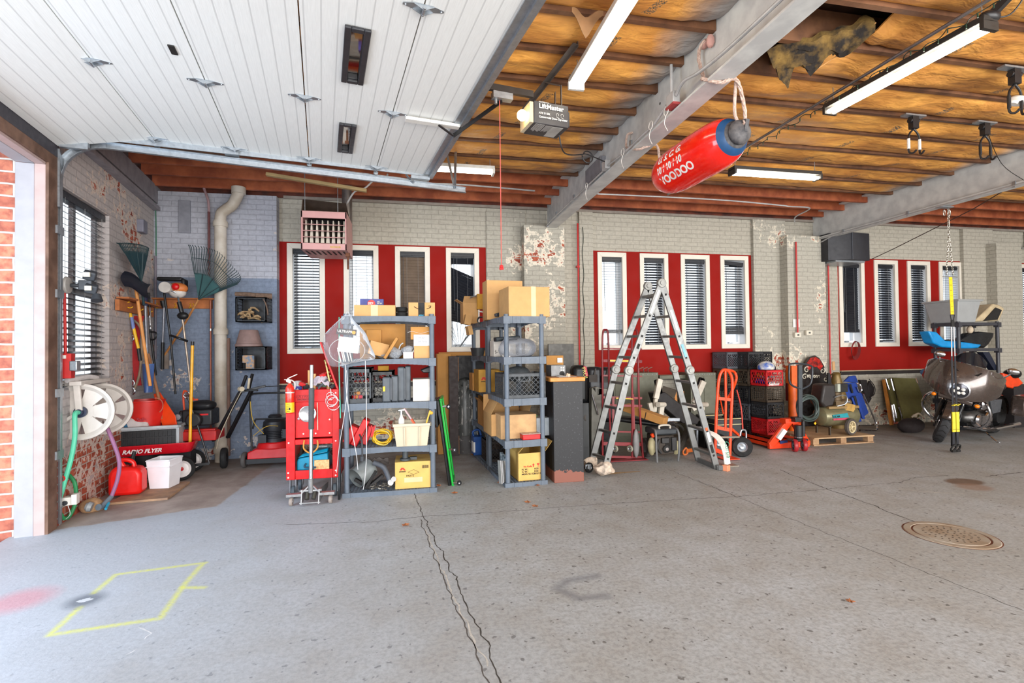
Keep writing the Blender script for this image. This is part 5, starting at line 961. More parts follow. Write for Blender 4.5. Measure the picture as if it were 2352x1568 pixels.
# ---- wagon --------------------------------------------------------------------
WG = mat('wagon_red',(190,12,30),.3,coat=.4,var=.04); wf = V(fl(436,1104)); wd_ = V((1,.30,0)).normalized()   # front right
fwd = V((.985,.174,0)); sd = V((-.174,.985,0)); org = V(fl(452,1098))-fwd*.16+sd*.2
def Wg(x,y,z): return org+fwd*x+sd*y+V((0,0,z))
r = thing('toy_wagon','glossy red steel wagon with white wheels and a black pull handle','wagon',tuple(Wg(-.3,0,0))); m = M(); L0,L1 = -.70,.12; hw = .21; zb_,zt_ = .31,.43
def ring(x0,x1,hw_,z,rr=.08,n=5):
    P = []
    for cx_,cy_,a0 in ((x1-rr,hw_-rr,0),(x0+rr,hw_-rr,90),(x0+rr,-hw_+rr,180),(x1-rr,-hw_+rr,270)):
        for i in range(n+1): a = radians(a0+90*i/n); P.append(Wg(cx_+rr*cos(a),cy_+rr*sin(a),z))
    return P
rs = [ring(L0+.03,L1-.03,hw-.03,zb_),ring(L0,L1,hw,zt_),ring(L0-.015,L1+.015,hw+.015,zt_+.004),ring(L0-.015,L1+.015,hw+.015,zt_-.012),ring(L0+.004,L1-.004,hw-.004,zt_-.003),ring(L0+.035,L1-.035,hw-.035,zb_+.006)]; n = len(rs[0]); order = [0,3,2,1,4,5]
vs = sum([rs[i] for i in order],[]); fs = [(k*n+i,k*n+(i+1) % n,(k+1)*n+(i+1) % n,(k+1)*n+i) for k in range(5) for i in range(n)]+[tuple(range(n)),tuple(range(5*n,6*n))]; m.add(vs,fs); m.o('tray',WG,r,bev=.003)
WWH = mat('wheel_white',(232,226,224),.35,var=.03)
for x,y in ((.02,-.24),(.04,.22),(-.56,-.24),(-.56,.22)): wheel(r,Wg(x,y,.135),sd,.135,.05,RUB,WWH,'wheel',.72,hub=RED)
m = M(); m.bar(Wg(.03,-.22,.135),Wg(.03,.22,.135),.02,.02); m.bar(Wg(-.56,-.22,.135),Wg(-.56,.22,.135),.02,.02); m.box(Wg(.03,0,.22),(.12,.16,.17)); m.box(Wg(-.56,0,.22),(.12,.16,.17)); m.bar(Wg(.03,-.03,.12),Wg(.26,-.03,.13),.02,.03); m.o('undercarriage',BLK,r)
m = M(); hb_,ht = Wg(.26,-.03,.13),V(at(430,908,Wg(.1,0,0).y)); m.tube(spl([hb_,hb_.lerp(ht,.4)+V((0,0,.02)),ht]),.011,8); m.o('pull_handle',BLK,r); m = M(); m.tube(arc(ht,.035,0,360,(1,0,0),(0,0,1),12),.01,6); m.cyl(ht-V((.03,0,0)),ht+V((.03,0,0)),.014,8); m.o('grip',CHR,r)
text('RADIO FLYER',.062,'lettering',mat('wagon_letter',(236,226,226),.4),r,Wg(-.56,-hw-.012,.345),fwd,(0,0,1),bold=.002,shear=.3)
# black folding crate and clear tote on the wagon
def onW(px,py,y_): return V(onp(px,py,Wg(0,y_,0),sd))
a,c = onW(262,992,-.14),onW(404,1032,-.14); z0 = zb_+.01
r = thing('storage_crate','black ribbed folding crate standing in the red wagon','crate',tuple(a)); m = M(); x0 = (a-org).dot(fwd); x1 = (c-org).dot(fwd);
def Bx(mm,x0_,x1_,y0_,y1_,z0_,z1_): mm.prism([Wg(x0_,y0_,z0_),Wg(x1_,y0_,z0_),Wg(x1_,y1_,z0_),Wg(x0_,y1_,z0_)],(0,0,z1_-z0_))
Bx(m,x0,x1,-.16,-.145,z0+.06,a.z);
for i in range(15): u = x0+(x1-x0)*i/14; Bx(m,u-.006,u+.006,-.172,-.16,z0+.06,a.z-.0)
for z in (a.z-.02,a.z-.09,z0+.09): Bx(m,x0,x1,-.175,-.16,z,z+.014)
Bx(m,x0,x0+.015,-.15,.15,z0,a.z-.02); m.o('ribbed_wall',BLK,r)
r = thing('storage_tote','translucent grey plastic tote in the red wagon behind the black crate','tote',tuple(Wg(0,0,z0))); m = M(); CLR = glassy('clear_plastic_tote',(226,232,236),.42,.3); a = onW(300,975,.0); x0 = (onW(285,1000,0)-org).dot(fwd); x1 = (onW(418,1000,0)-org).dot(fwd); zt2 = onW(400,972,0).z
for q in ((x0,x1,-.14,-.13),(x0,x1,.14,.15),(x0,x0+.01,-.14,.15),(x1-.01,x1,-.14,.15)): Bx(m,q[0],q[1],q[2],q[3],z0,zt2)
m.o('tote_wall',CLR,r); m = M()
for q in ((x0-.02,x1+.03,-.17,-.13),(x0-.02,x1+.03,.14,.18),(x1-.01,x1+.03,-.17,.18)): Bx(m,q[0],q[1],q[2],q[3],zt2-.03,zt2)
m.o('tote_rim',mat('frosted_rim',(186,192,196),.35),r,bev=.004)
p = onW(308,985,.05); r = thing('salt_bag','crumpled white and blue bag of de-icing salt on the wagon load','bag',tuple(p)); m = M(); m.grid(lambda u,v: p+fwd*(.36*(u-.5))+sd*(.24*(v-.5))+V((0,0,.0+.16*(sin(pi*u)**.4)*(sin(pi*v)**.4)+.03*noise.noise(V((u*5,v*5,2))))),16,12,(0,0,-.02)); m.o('bag_body',mat('bag_white',(216,206,204),.5,var=.08),r);
text('Safe',.06,'lettering',mat('bag_red',(190,50,60),.5),r,p+fwd*.06-sd*.13+V((0,0,.10)),fwd,V((0,0,1)),bold=.002); m = M(); m.bar(p-fwd*.07-sd*.125+V((0,0,.02)),p-fwd*.11-sd*.115+V((0,0,.14)),.10,.004,tuple(sd)); m.o('blue_panel',mat('bag_blue',(30,100,140),.5),r)
# bucket, orange shovel
c = V(at(334,945,6.75)); zb2,zt2 = at(334,975,6.75).z,at(334,918,6.75).z; r = thing('bucket','red plastic bucket standing behind the salt bag','bucket',(c.x,6.75,0)); rt = (at(376,920,6.75).x-at(290,920,6.75).x)/2; m = M(); m.lathe([(0,zb2-.16),(rt*.78,zb2-.16),(rt*.97,zt2-.02),(rt*1.03,zt2-.015),(rt*1.03,zt2),(rt*.95,zt2),(rt*.75,zb2-.14),(0,zb2-.14)],(c.x,6.75,0),(0,0,1),36); m.o('bucket_body',mat('bucket_red',(214,36,28),.4,var=.05),r)
m = M(); m.tube(arc((c.x+rt*.9,6.6,zt2-.06),.09,-60,100,(.7,.3,0),(0,0,1),10),.006,6); m.o('wire_handle',mat('bucket_wire',(190,110,90),.4),r); m = M(); m.cyl((c.x,6.75,0),(c.x,6.75,zb2-.16),.13,20); tag(m.o('upturned_tub',mat('dark_tub',(40,36,40),.6)),'dark tub under the red bucket','tub')
m = M(); P = [W(352,905,6.85),W(366,900,6.85),W(402,955,6.7),W(406,975,6.68),W(385,1000,6.68),W(372,975,6.7)]; m.prism(P,(0,.02,.0)); tag(m.o('snow_shovel',ORG,bev=.006),'orange red plastic shovel blade right of the red bucket','shovel')
# ---- tiller ---------------------------------------------------------------------
r = thing('snow_blower','black and orange engine powered snow thrower with long handlebars against the drain pipe','snow blower',(W(480,1020,6.9).x,6.9,0)); e = W(462,960,6.9); m = M(); m.box(e+V((0,0,.02)),(.34,.26,.2)); m.ball(e+V((.02,0,.16)),(.16,.12,.07),16); m.lathe([(0,0),(.09,0),(.09,.07),(0,.07)],e+V((-.02,-.13,.0)),(0,-1,0),20); m.box(e+V((-.16,-.06,.06)),(.1,.1,.1)); m.o('engine',BLK,r,bev=.02)
m = M(); m.box(e+V((.0,.0,-.20)),(.44,.3,.12)); m.bar(e+V((-.15,-.1,-.15)),e+V((.2,-.1,-.15)),.03,.06); m.o('auger_housing',mat('thrower_red',(190,30,26),.4),r,bev=.01); m = M(); m.box(e+V((.08,-.135,.06)),(.10,.01,.02)); m.o('red_decal',RED,r); m = M(); m.box(e+V((-.04,-.14,-.03)),(.08,.01,.06)); m.cyl(e+V((-.2,-.12,.04)),e+V((-.2,-.16,.04)),.035,14); m.o('muffler',STL,r)
m = M(); h0,h1 = W(490,1012,6.95),W(552,900,6.75); m.bar(h0,h1,.05,.03); m.bar(h0+V((.10,.2,.0)),h1+V((.08,.2,.02)),.05,.03); m.bar(h1,W(566,862,6.7),.03,.03); m.bar(h1+V((.06,.1,0)),W(580,858,6.9),.03,.03); m.bar(h1,W(610,886,6.8),.03,.03); m.bar(h1+V((0,0,.02)),W(592,896,6.7),.03,.02); m.o('handlebar',BLK,r,bev=.004)
m = M(); m.tube(spl([W(573,868,6.7),W(570,892,6.7)]),.014,8); m.cyl(W(551,893,6.72),W(556,893,6.66),.03,10); m.tube(spl([W(556,895,6.68),W(530,945,6.75),W(505,1000,6.8),W(497,1030,6.85)]),.005,6); m.o('control_cable',mat('cable_tan',(190,176,150),.6),r); m = M(); m.tube(spl([e+V((-.17,-.05,.1)),e+V((-.16,-.08,.35)),W(446,918,6.8)],6),.012,8); m.bar(W(432,918,6.8),W(455,917,6.8),.02,.02); m.o('orange_lever',mat('lever_orange',(220,80,40),.5),r)
for x in (.22,): wheel(r,V((e.x+x,e.y+.12,.13)),(1,.2,0),.13,.07,RUB,BLK,'wheel',.5)
# ---- mower ----------------------------------------------------------------------
r = thing('lawn_mower','red walk-behind lawn mower with black engine and folded handle','lawn mower',(W(608,1060,7.1).x,7.1,0)); x0,x1 = at(566,1030,6.95).x,at(655,1030,6.95).x+.12; cx_ = (x0+x1)/2; m = M(); m.prism([(x0,6.95,.10),(x1,6.95,.10),(x1,6.97,.19),(x1-.06,7.0,.23),(x0+.1,7.0,.23),(x0,6.97,.19)],(0,.45,0)); m.lathe([(.0,.30),(.2,.30),(.23,.22),(0,.2)],(cx_,7.18,0),(0,0,1),24); m.o('deck',mat('mower_red',(206,26,30),.4,var=.08),r,bev=.015)
m = M(); m.bx(x0-.02,x1,6.93,6.96,.05,.11); m.o('skirt',BLK,r); m = M(); ez = .30; m.lathe([(.0,.30),(.10,.30),(.14,.26),(.15,.18),(.13,.12),(.14,.0),(0,0)],(cx_,7.15,ez),(0,0,1),24); m.box((cx_+.12,7.12,ez+.1),(.14,.12,.12)); m.box((cx_-.12,7.05,ez+.05),(.1,.1,.1)); m.lathe([(0,.0),(.08,0),(.085,.03),(.06,.05),(0,.05)],(cx_,7.15,ez+.30),(0,0,1),20)
for i in range(5): m.lathe([(.14,.0),(.155,.004),(.14,.008)],(cx_,7.15,ez+.05+i*.022),(0,0,1),24)
m.o('engine',mat('engine_black',(40,40,44),.45,.2),r)
for (x,y) in ((x0-.03,6.98),(x0-.03,7.35),(x1,7.35)): wheel(r,(x,y,.1),(1,0,0),.1,.05,mat('worn_tyre',(84,80,78),.8),BLK,'wheel',.5)
m = M(); hx0,hx1 = x0+.03,x1-.02; zt3 = at(600,903,7.0).z; z2 = at(600,962,7.05).z
m.tube(spl([(hx0+.02,7.0,.2),(hx0,7.02,z2),(hx0,7.0,zt3-.06),(hx0+.03,7.0,zt3-.01),(hx0+.08,7.0,zt3),(hx1-.08,7.0,zt3),(hx1-.03,7.0,zt3-.01),(hx1,7.0,zt3-.06),(hx1,7.02,z2),(hx1,7.0,.2)],5),.013,8)
m.tube(spl([(hx0+.02,7.04,z2-.12),(hx0+.05,7.04,z2-.01),(hx0+.09,7.04,z2),(hx1-.09,7.04,z2),(hx1-.05,7.04,z2-.01),(hx1-.02,7.04,z2-.12)],5),.012,8); m.tube(spl([(hx0,7.0,zt3-.1),(hx0+.06,6.97,zt3+.07),(cx_,6.96,zt3+.09),(hx1-.06,6.97,zt3+.07),(hx1,7.0,zt3-.1)],6),.006,6); m.o('handle_frame',BLK,r)
m = M(); m.tube(spl([(hx0+.01,6.98,zt3-.1),(hx0+.05,6.95,.6),(cx_-.1,7.0,.42)]),.005,6); m.tube(spl([(cx_+.1,7.05,.5),(cx_-.05,6.95,.52),(cx_-.22,6.98,.4)]),.004,6); m.o('pull_rope',mat('pull_rope',(196,160,60),.7),r)
# ================================================================ red tool cart, shelving, clutter in the middle
DX = 880
def P(px,py,Y): return V(at(px or DX,py or 930,Y))
def rect(px0,py0,px1,py1,Y): a,c = P(px0,py0,Y),P(px1,py1,Y); return min(a.x,c.x),max(a.x,c.x),min(a.z,c.z),max(a.z,c.z)
CY = 5.36; x0,x1,zb,zt = rect(657,1103,778,893,CY); RC = RED
r = thing('tool_cart','bright red steel rolling tool cart with open lower shelf','tool cart',((x0+x1)/2,CY+.2,0)); m = M(); pw = .085; D = .42
za = P(700,923,CY).z; zm0,zm1 = P(700,1021,CY).z,P(700,1009,CY).z; zc = P(700,1080,CY).z
for q in ((x0,x0+pw,zb,zt),(x1-pw+.02,x1,zb,zt)): m.bx(q[0],q[1],CY,CY+.018,q[2],q[3])
for q in ((za,zt),(zb,zc),(zm0,zm1)): m.bx(x0+pw+.001,x1-pw+.019,CY+.003,CY+.02,q[0],q[1])
m.bx(x0,x0+.012,CY+.019,CY+D,zb,zt); m.bx(x1-.012,x1,CY+.019,CY+D,zb,zt); m.bx(x0+.013,x1-.013,CY+D-.012,CY+D-.001,zm0,zt); m.bx(x0+.013,x1-.013,CY+.021,CY+D-.013,zc-.02,zc-.01); m.bx(x0+.013,x1-.013,CY+.021,CY+D-.013,zm1-.02,zm1); m.bx(x0+.013,x1-.013,CY+.021,CY+D-.013,zt-.12,zt-.11); m.o('frame',RC,r,bev=.004)
m = M(); m.bx(x0+pw,x1-pw+.02,CY+.03,CY+.045,zm1+.015,za+.01); m.o('recessed_panel',mat('deep_red_enamel',(222,10,14),.4),r)
m = M()
for px,py in ((663,1017),(662,1086),(662,1097),(771,1012),(771,1080),(771,1091),(771,902),(671,908),(697,996),(725,995),(757,963),(757,994)): q = P(px,py,CY); m.ball(q,(.009,.006,.009),8)
m.o('bolt_heads',WHT,r)
lp,lq = P(778,893,CY+.02),P(738,785,CY+.02); m = M(); dl = (lq-lp); m.prism([lp,lq,lq+V((-.018,0,-.0)),lp+V((-.022,0,0))],(0,D-.03,0)); m.o('open_lid',RC,r,bev=.003); m = M(); m.bar(lp+V((-.09,.01,.08)),lp.lerp(lq,.62)+V((-.03,.01,0)),.012,.012)
for i in range(7): m.ball(lp.lerp(lq,.12+.08*i)+V((-.035,.0,0)),.009,8)
m.o('lid_strut',mat('brassy',(200,180,120),.4,.6),r); text('WORKS',.03,'lettering',mat('cart_logo',(110,20,24),.5),r,(P(682,0,CY).x,CY-.001,P(0,914,CY).z),(1,0,0),(0,0,1),shear=.3)
text('EXTREME',.042,'lettering',mat('cart_logo2',(150,12,18),.5),r,(P(679,0,CY).x,CY-.001,P(0,908,CY).z),(1,0,0),(0,0,1),shear=.3)
for x in (x0+.06,x1-.05):
    for y in (CY+.05,CY+D-.06): wheel(r,V((x,y,.062)),(1,.1,0),.062,.035,mat('caster_grey',(86,96,104),.5),STL,'caster',.45); m = M(); m.bx(x-.03,x-.025,y-.03,y+.03,.05,zb); m.bx(x+.025,x+.03,y-.03,y+.03,.05,zb); m.o('caster_fork',STL,r)
# things on and in the cart
r = thing('fire_extinguisher','small red fire extinguisher with yellow label strapped to the tool cart','fire extinguisher',tuple(P(666,948,CY-.06))); c0,c1 = P(666,949,CY-.065),P(666,884,CY-.065); R_ = (P(676,900,CY-.06).x-P(656,900,CY-.06).x)/2; L = c1.z-c0.z
m = M(); m.lathe([(0,0),(R_*.8,0),(R_,.012),(R_,L-.03),(R_*.75,L-.008),(R_*.35,L+.01),(R_*.3,L+.02),(0,L+.02)],c0,(0,0,1),28); m.o('cylinder',mat('extinguisher_red',(226,40,16),.25,coat=.4,var=.03),r); m = M(); lz = P(0,939,CY-.06).z; lh = P(0,917,CY-.06).z; m.lathe([(R_+.001,lz-c0.z),(R_+.001,lh-c0.z)],c0,(0,0,1),28); m.o('yellow_label',YEL,r)
m = M(); m.lathe([(R_+.002,L*.72),(R_+.003,L*.74),(R_+.002,L*.76)],c0,(0,0,1),28); q = c0+V((0,0,L+.02)); m.cyl(q,q+V((0,0,.035)),.014,10); m.lathe([(0,-.012),(.018,-.012),(.018,.012),(0,.012)],q+V((-.012,-.01,.025)),(0,-1,0),14); m.bar(q+V((-.05,0,.035)),q+V((.02,0,.03)),.012,.006); m.bar(q+V((-.02,0,.045)),q+V((.07,0,.085)),.014,.008); m.tube(spl([q+V((.015,0,.03)),q+V((.045,0,.0)),q+V((.045,0,-.06))]),.006,6); m.o('valve_handle',mat('valve_pale',(226,206,196),.4,.3),r)
m = M()
for i in range(5): z = lz+(lh-lz)*(.12+.18*i); m.bx(c0.x-R_*.5,c0.x+R_*.2+.006*(i % 2),c0.y-R_-.0026,c0.y-R_*.8,z,z+.003)
m.bx(c0.x+.0,c0.x+R_*.3,c0.y-R_-.0028,c0.y-R_*.8,lz+(lh-lz)*.28,lz+(lh-lz)*.5); m.o('label_print',INK,r)
JS = mat('jack_steel',(176,176,176),.35,.8,var=.12,vs=30); r = thing('floor_jack','grey steel floor jack with an upright handle standing before the red cart','floor jack',tuple(V(fl(716,1135)))); jy = 5.14; a,c = P(716,838,jy+.05),P(714,1105,jy); m = M(); m.tube([c,a],.018,12); m.o('handle_tube',JS,r); g0,g1 = a.lerp(c,.20),a.lerp(c,.555); m = M(); m.tube([g0,g1],.026,14); m.o('foam_grip',mat('foam_grip',(78,80,84),.7),r)
jx = c.x; m = M()
for sg in (-1,1): m.prism([(jx+sg*.075,jy-.06,.02),(jx+sg*.075,jy+.5,.04),(jx+sg*.075,jy+.5,.09),(jx+sg*.075,jy-.02,.15)],(sg*.008,0,0)); m.bar((jx+sg*.01,jy,.19),(jx+sg*.085,jy-.01,.115),.02,.012); m.bx(jx+sg*.15-.07,jx+sg*.15+.07,jy-.03,jy+.03,.09,.115)
m.cyl((jx-.1,jy,.135),(jx+.1,jy,.135),.014,12); m.cyl((jx-.095,jy-.05,.03),(jx+.095,jy-.05,.03),.008,8); m.tube([(jx,jy,.12),(jx,jy-.01,.25)],.025,12); m.o('jack_frame',JS,r)
m = M()
for sg in (-1,1): m.tube([(jx+sg*.03,jy-.03,.06),(jx+sg*.035,jy+.02,.12)],.02,12)
m.o('pump_piston',mat('oily_steel',(90,88,80),.4,.6),r)
for sg in (-1,1): wheel(r,V((jx+sg*.18,jy-.0,.04)),(1,0,0),.04,.03,mat('jack_wheel',(150,138,130),.6),JS,'caster',.5)
def onC(px,py,dy=0): return P(px,py,CY+dy)
p = onC(707,950,-.005); m = M(); m.lathe([(0,-.004),(.045,-.004),(.072,-.014),(.078,-.012),(.078,0),(0,0)][::-1],p,(0,-1,0),32); m.lathe([(0,0),(.078,0),(.082,.016),(.076,.018),(.05,.008),(0,.008)],p,(0,-1,0),32); tag(m.o('magnetic_dish',mat('dish_steel',(206,204,204),.25,.8)),'round magnetic parts dish stuck to the red cart behind the jack handle','dish')
m = M(); m.bar(onC(691,942,-.006),onC(686,962,-.006),.018,.008); m.ball(onC(686,962,-.006),(.012,.006,.012),8); tag(m.o('socket_rail',CHR),'short chrome socket rail stuck on the cart left of the dish','tool')
m = M(); m.bar(onC(729,924,.02),onC(730,987,.02),.011,.006); tag(m.o('flat_bar',mat('pale_bar',(210,200,180),.4,.3)),'thin pale bar magnetised to the red cart right of the jack handle','tool')
r = thing('hose_clamp','bunch of steel hose clamps hanging from a hook on the cart','clamp',tuple(onC(760,905,-.02)));
for (px,py,rr) in ((755,906,.038),(759,915,.052),(762,924,.062),(757,917,.057)): m = M(); m.tube(arc(onC(px+4,py+3,-.02),rr,0,360,(1,0,0),(0,.1,1),24),.003,5); q = onC(px+4,py+3,-.02)+V((0,0,-rr)); m.box(q,(.035,.012,.01)); m.o('clamp_band',CHR,r)
m = M(); m.bar(onC(759,892,-.01),onC(761,908,-.01),.012,.006); m.o('hook',WHT,r)
m = M(); hk = [onC(699,1010,-.02),onC(698,1030,-.03),onC(714,1040,-.05),onC(729,1028,-.03),onC(729,1010,-.02)]; m.tube(spl(hk),.008,8); tag(m.o('hook_strap',mat('strap_orange',(206,140,50),.5)),'orange looped strap hung on black hooks from the cart rail','strap')
a = rect(672,1078,766,1040,CY+.05); r = thing('tool_case','teal blue plastic tool case lying on the lower shelf of the red cart','tool case',((a[0]+a[1])/2,CY+.15,zc)); TEAL = mat('teal_plastic',(16,142,178),.4); m = M(); m.prism([(x0+.09,CY+.05,zc-.01),(x1-.11,CY+.05,zc-.01),(x1-.12,CY+.05,zc+.155),(x0+.10,CY+.05,zc+.11),(x0+.09,CY+.05,zc+.08)],(0,.26,0)); m.o('case_shell',TEAL,r,bev=.012)
m = M(); m.prism([(x0+.10,CY+.04,zc+.12),(x1-.12,CY+.04,zc+.165),(x1-.12,CY+.07,zc+.20),(x0+.14,CY+.07,zc+.15)],(0,.22,0)); m.o('case_lid',TEAL,r,bev=.008); q = onC(703,1073,.03); m = M(); m.tube(spl([q+V((-.0,0,.04)),q+V((-.01,-.02,.01)),q+V((.03,-.02,.0)),q+V((.1,-.02,.0))],4),.009,8); m.o('handle',mat('handle_blue',(18,60,84),.5),r)
q = onC(738,1065,.02); r = thing('wood_block','short block of timber showing its end rings beside the teal case','block',(q.x,CY+.08,zc-.01)); m = M(); m.bx(q.x-.07,q.x+.075,CY+.03,CY+.045+.0,zc-.01,zc+.09); m.bx(q.x-.07,q.x+.075,CY+.032,CY+.05,zc-.01,zc+.09); wm = mat('end_grain',(226,186,134),.8,c2=(190,146,96),vs=40); m.o('block',wm,r); m = M()
for k in (.012,.022,.032): m.lathe([(k,0),(k+.004,.0015),(k+.005,0)],(q.x+.0,CY+.031,zc+.04),(0,-1,0),20)
m.o('growth_rings',mat('ring_brown',(176,128,80),.8),r)
m = M(); q = onC(765,1038,.1); m.lathe([(.032,0),(.035,0),(.035,.2),(.032,.2),(.032,0)],q,(0,1,0),20); tag(m.o('pipe_piece',DGR),'short dark pipe lying beside the teal case on the cart shelf','pipe')
m = M(); q = onC(744,1024,.08); m.box(q,(.2,.02,.03)); tag(m.o('level',mat('level_dark',(50,56,60),.5)),'dark bar with a pale label above the teal case in the cart','tool'); text('CRAFTSMAN',.018,'lettering',LET,bpy.data.objects['level'],(q.x-.07,q.y-.012,q.z-.007),(1,0,0),(0,0,1))
zt_ = zt-.11
def oncart(name,lab,cat,fn_,mt): m = M(); fn_(m); return tag(m.o(name,mt),lab,cat)
q = onC(678,880,.1); m = M(); m.lathe([(.0,0),(.038,0),(.038,.19),(.04,.195),(.036,.195),(.034,.01),(0,.01)],(q.x+.02,q.y,zt_),(0,0,1),22); tag(m.o('metal_can',mat('tin',(190,188,186),.35,.6)),'tall open tin can behind the fire extinguisher on the cart','can')
for px,pyt,lab in ((711,850,'wooden tool handle standing just behind the jack handle'),(722,858,'short wooden handle standing in the cart tray beside the jack handle'),(754,862,'pale wooden handle standing at the right of the cart tray')): q = onC(px,pyt,.12); m = M(); m.tube([(q.x,q.y,zt_),(q.x,q.y,q.z)],.018,10); tag(m.o('wooden_handle',mat('pale_handle',(212,160,100),.5)),lab,'tool handle')  # bare wooden handles only, without tool heads
q = onC(738,878,.08); m = M(); m.grid(lambda u,v: q+V(((u-.5)*.17,(v-.5)*.12,.05*sin(pi*u)+.05*sin(pi*v)+.03*noise.noise(V((u*6,v*6,0)))-.03)),14,10,(0,0,-.02)); tag(m.o('cleaning_rag',mat('rag_lilac',(186,170,178),.95)),'crumpled lilac grey rag on top of the red cart','rag')
q = onC(742,880,.05); m = M(); m.bar(onC(731,892,.04),onC(752,871,.04),.03,.02); tag(m.o('driver',mat('driver_dark',(40,44,54),.4)),'dark slanting tool in front of the rag on the cart','tool')
for i,(px,py,c_,lab) in enumerate(((694,882,RED,'small red hand tool in the cart tray'),(686,890,mat('navy_tool',(44,52,130),.4),'small navy blue item at the left of the cart tray'),(703,888,BLK,'dark tool lying against the rag in the cart tray'),(741,862,RED,'red topped bottle behind the rag on the cart'),(764,885,DGR,'grey pliers at the right end of the cart tray'))):
    q = onC(px,py,.09); m = M(); m.box(q,(.06,.05,.035),(.2,.5-.3*i,.3)); m.bar(q,q+V((.05,.02,.03*(1 if i % 2 else -1)+.01)),.015,.015); tag(m.o('hand_tool',c_,bev=.004),lab,'hand tool')
q = onC(747,850,.2); m = M(); m.lathe([(0,0),(.035,0),(.035,.05),(.02,.07),(0,.07)],(q.x,q.y,zt_+.12),(0,0,1),16); tag(m.o('green_cap',mat('sage_cap',(92,116,86),.5)),'sage green cap at the back of the cart tray','green_cap')  # only a green cap is shaped here
# ---- grey plastic shelving -----------------------------------------------
ZS = [.045,.495,.945,1.395,1.835]
def shelving(lab,org,rz,w_,d_,mt=None,zs=ZS,bow=True,name='shelving_unit',group=None,ht=1.86,rib=.042,pr_=.026,ph=.075):
    mt = mt or GRY; r = thing(name,lab,'shelving',org,rz,group)
    for k,z in enumerate(zs):
        m = M(); t = z; b_ = z-ph;
        def rim(p,q,inward):
            p,q = V(p),V(q); L = (q-p).length; n = int(L/rib); d = (q-p)/n
            for i in range(n):
                u = (i+.5)/n; off = inward*(.012*sin(pi*u)*0+(.0 if i % 2 else .0022)) if bow else inward*0
                bow_ = inward*(-.012*sin(pi*u)) if bow else inward*0
                a = p+d*i+off+bow_; hh = ph*(1-.28*sin(pi*u)) if bow and L > .6 else ph
                m.prism([a,a+d,a+d+inward*.014,a+inward*.014],(0,0,-hh))
        rim((.05,0,t),(w_-.05,0,t),V((0,1,0))); rim((.05,d_,t),(w_-.05,d_,t),V((0,-1,0))); rim((0,.05,t),(0,d_-.05,t),V((1,0,0))); rim((w_,.05,t),(w_,d_-.05,t),V((-1,0,0)))
        for x in (0,w_):
            for y in (0,d_): m.box((x+(.03 if x == 0 else -.03),y+(.03 if y == 0 else -.03),t-.04),(.075,.075,.082))
        n = int(w_/.036);
        for i in range(n+1): x = .012+(w_-.024)*i/n; m.bx(x-.005,x+.005,.01,d_-.01,t-.022,t-.003)
        n = int(d_/.05)
        for i in range(n+1): y = .012+(d_-.024)*i/n; m.bx(.01,w_-.01,y-.005,y+.005,t-.03,t-.006)
        m.o('shelf',mt,r,w=False)
    for x in (.032,w_-.032):
        for y in (.032,d_-.032): m = M(); m.cyl((x,y,0),(x,y,ht),pr_,14); m.o('post',mt,r,w=False)
    return r
S1 = (P(788,1000,5.30).x,P(1001,1000,5.30).x); sh1 = shelving('grey plastic five tier shelving unit right of the red tool cart',(S1[0],5.28,0),0,S1[1]-S1[0],.46)
TH = radians(4.5); uA = V((cos(TH),sin(TH),0)); vA = V((-sin(TH),cos(TH),0)); oA = V(fl(1162,1120)); oA.z = 0; wA = .465
sh2 = shelving('grey plastic five tier shelving unit seen end on beside the black pedestal',tuple(oA),TH,wA,.90); sh3 = shelving('second end on grey shelving unit standing behind the first',tuple(oA+vA*.92),TH,wA,.90)
def A(u,v,z=0): return oA+uA*u+vA*v+V((0,0,z))
def onA(px,py,v): return V(onp(px,py,A(0,v),vA))     # plane across the unit, v metres behind its front
def onS(px,py,y): return P(px,py,5.28+y)
def pbox(name,lab,cat,px0,px1,z,pyt,y,d,mt,bev=.004,**kw):
    a,c = P(px0,pyt,y),P(px1,pyt,y); m = M(); m.bx(a.x,c.x,y,y+d,z,a.z); return tag(m.o(name,mt,bev=bev),lab,cat)
def pcart(lab,px0,px1,z,pyt,y,d,mt=None,**kw):
    a,c = P(px0,pyt,y),P(px1,pyt,y); return carton(lab,((a.x+c.x)/2,y+d/2,z),(c.x-a.x,d,a.z-z),mt,**kw)
TZ = [z-.002 for z in ZS]
# top of shelf 1
pcart('long flat tan carton on top of the left shelving unit',813,908,TZ[4],700,5.32,.3,tape=(-.04,.03)); pcart('small smiling arrow parcel at the right end of the left shelving top',938,999,TZ[4],694,5.33,.24)
bx_ = pbox('filter_box','dark blue air filter box standing behind the flat carton','box',827,881,TZ[4],686,5.66,.06,mat('filter_blue',(54,62,140),.4))
q = P(853,697,5.655); m = M(); m.lathe([(0,0),(.042,0),(.042,.002),(0,.002)],q,(0,-1,0),28,sx=1.0,sy=1.0); m.o('red_oval',RED,bx_,w=True); text('STP',.034,'lettering',LET,bx_,q+V((-.034,-.004,-.010)),(1,0,0),(0,0,1),bold=.0015); text('AIR\nFILTER',.018,'lettering',LET,bx_,P(866,694,5.655),(1,0,0),(0,0,1),bold=.0006)
q = P(968,706,5.325); AM = bpy.data.objects['cardboard_box.001']; m = M(); m.bx(q.x-.033,q.x+.033,q.y-.0,q.y+.004,TZ[4]+.002,P(0,694,5.33).z); m.o('black_tape',INK,AM); m = M(); m.tube(spl([P(951,704,5.325),P(958,708,5.325),P(964,710,5.325)]),.0028,5); m.tube(spl([P(980,709,5.325),P(986,707,5.325),P(990,703,5.325)]),.0028,5); m.tube([P(984,702.5,5.325),P(990,702,5.325),P(988.5,707,5.325)],.0025,5); m.o('arrow_mark',INK,AM)
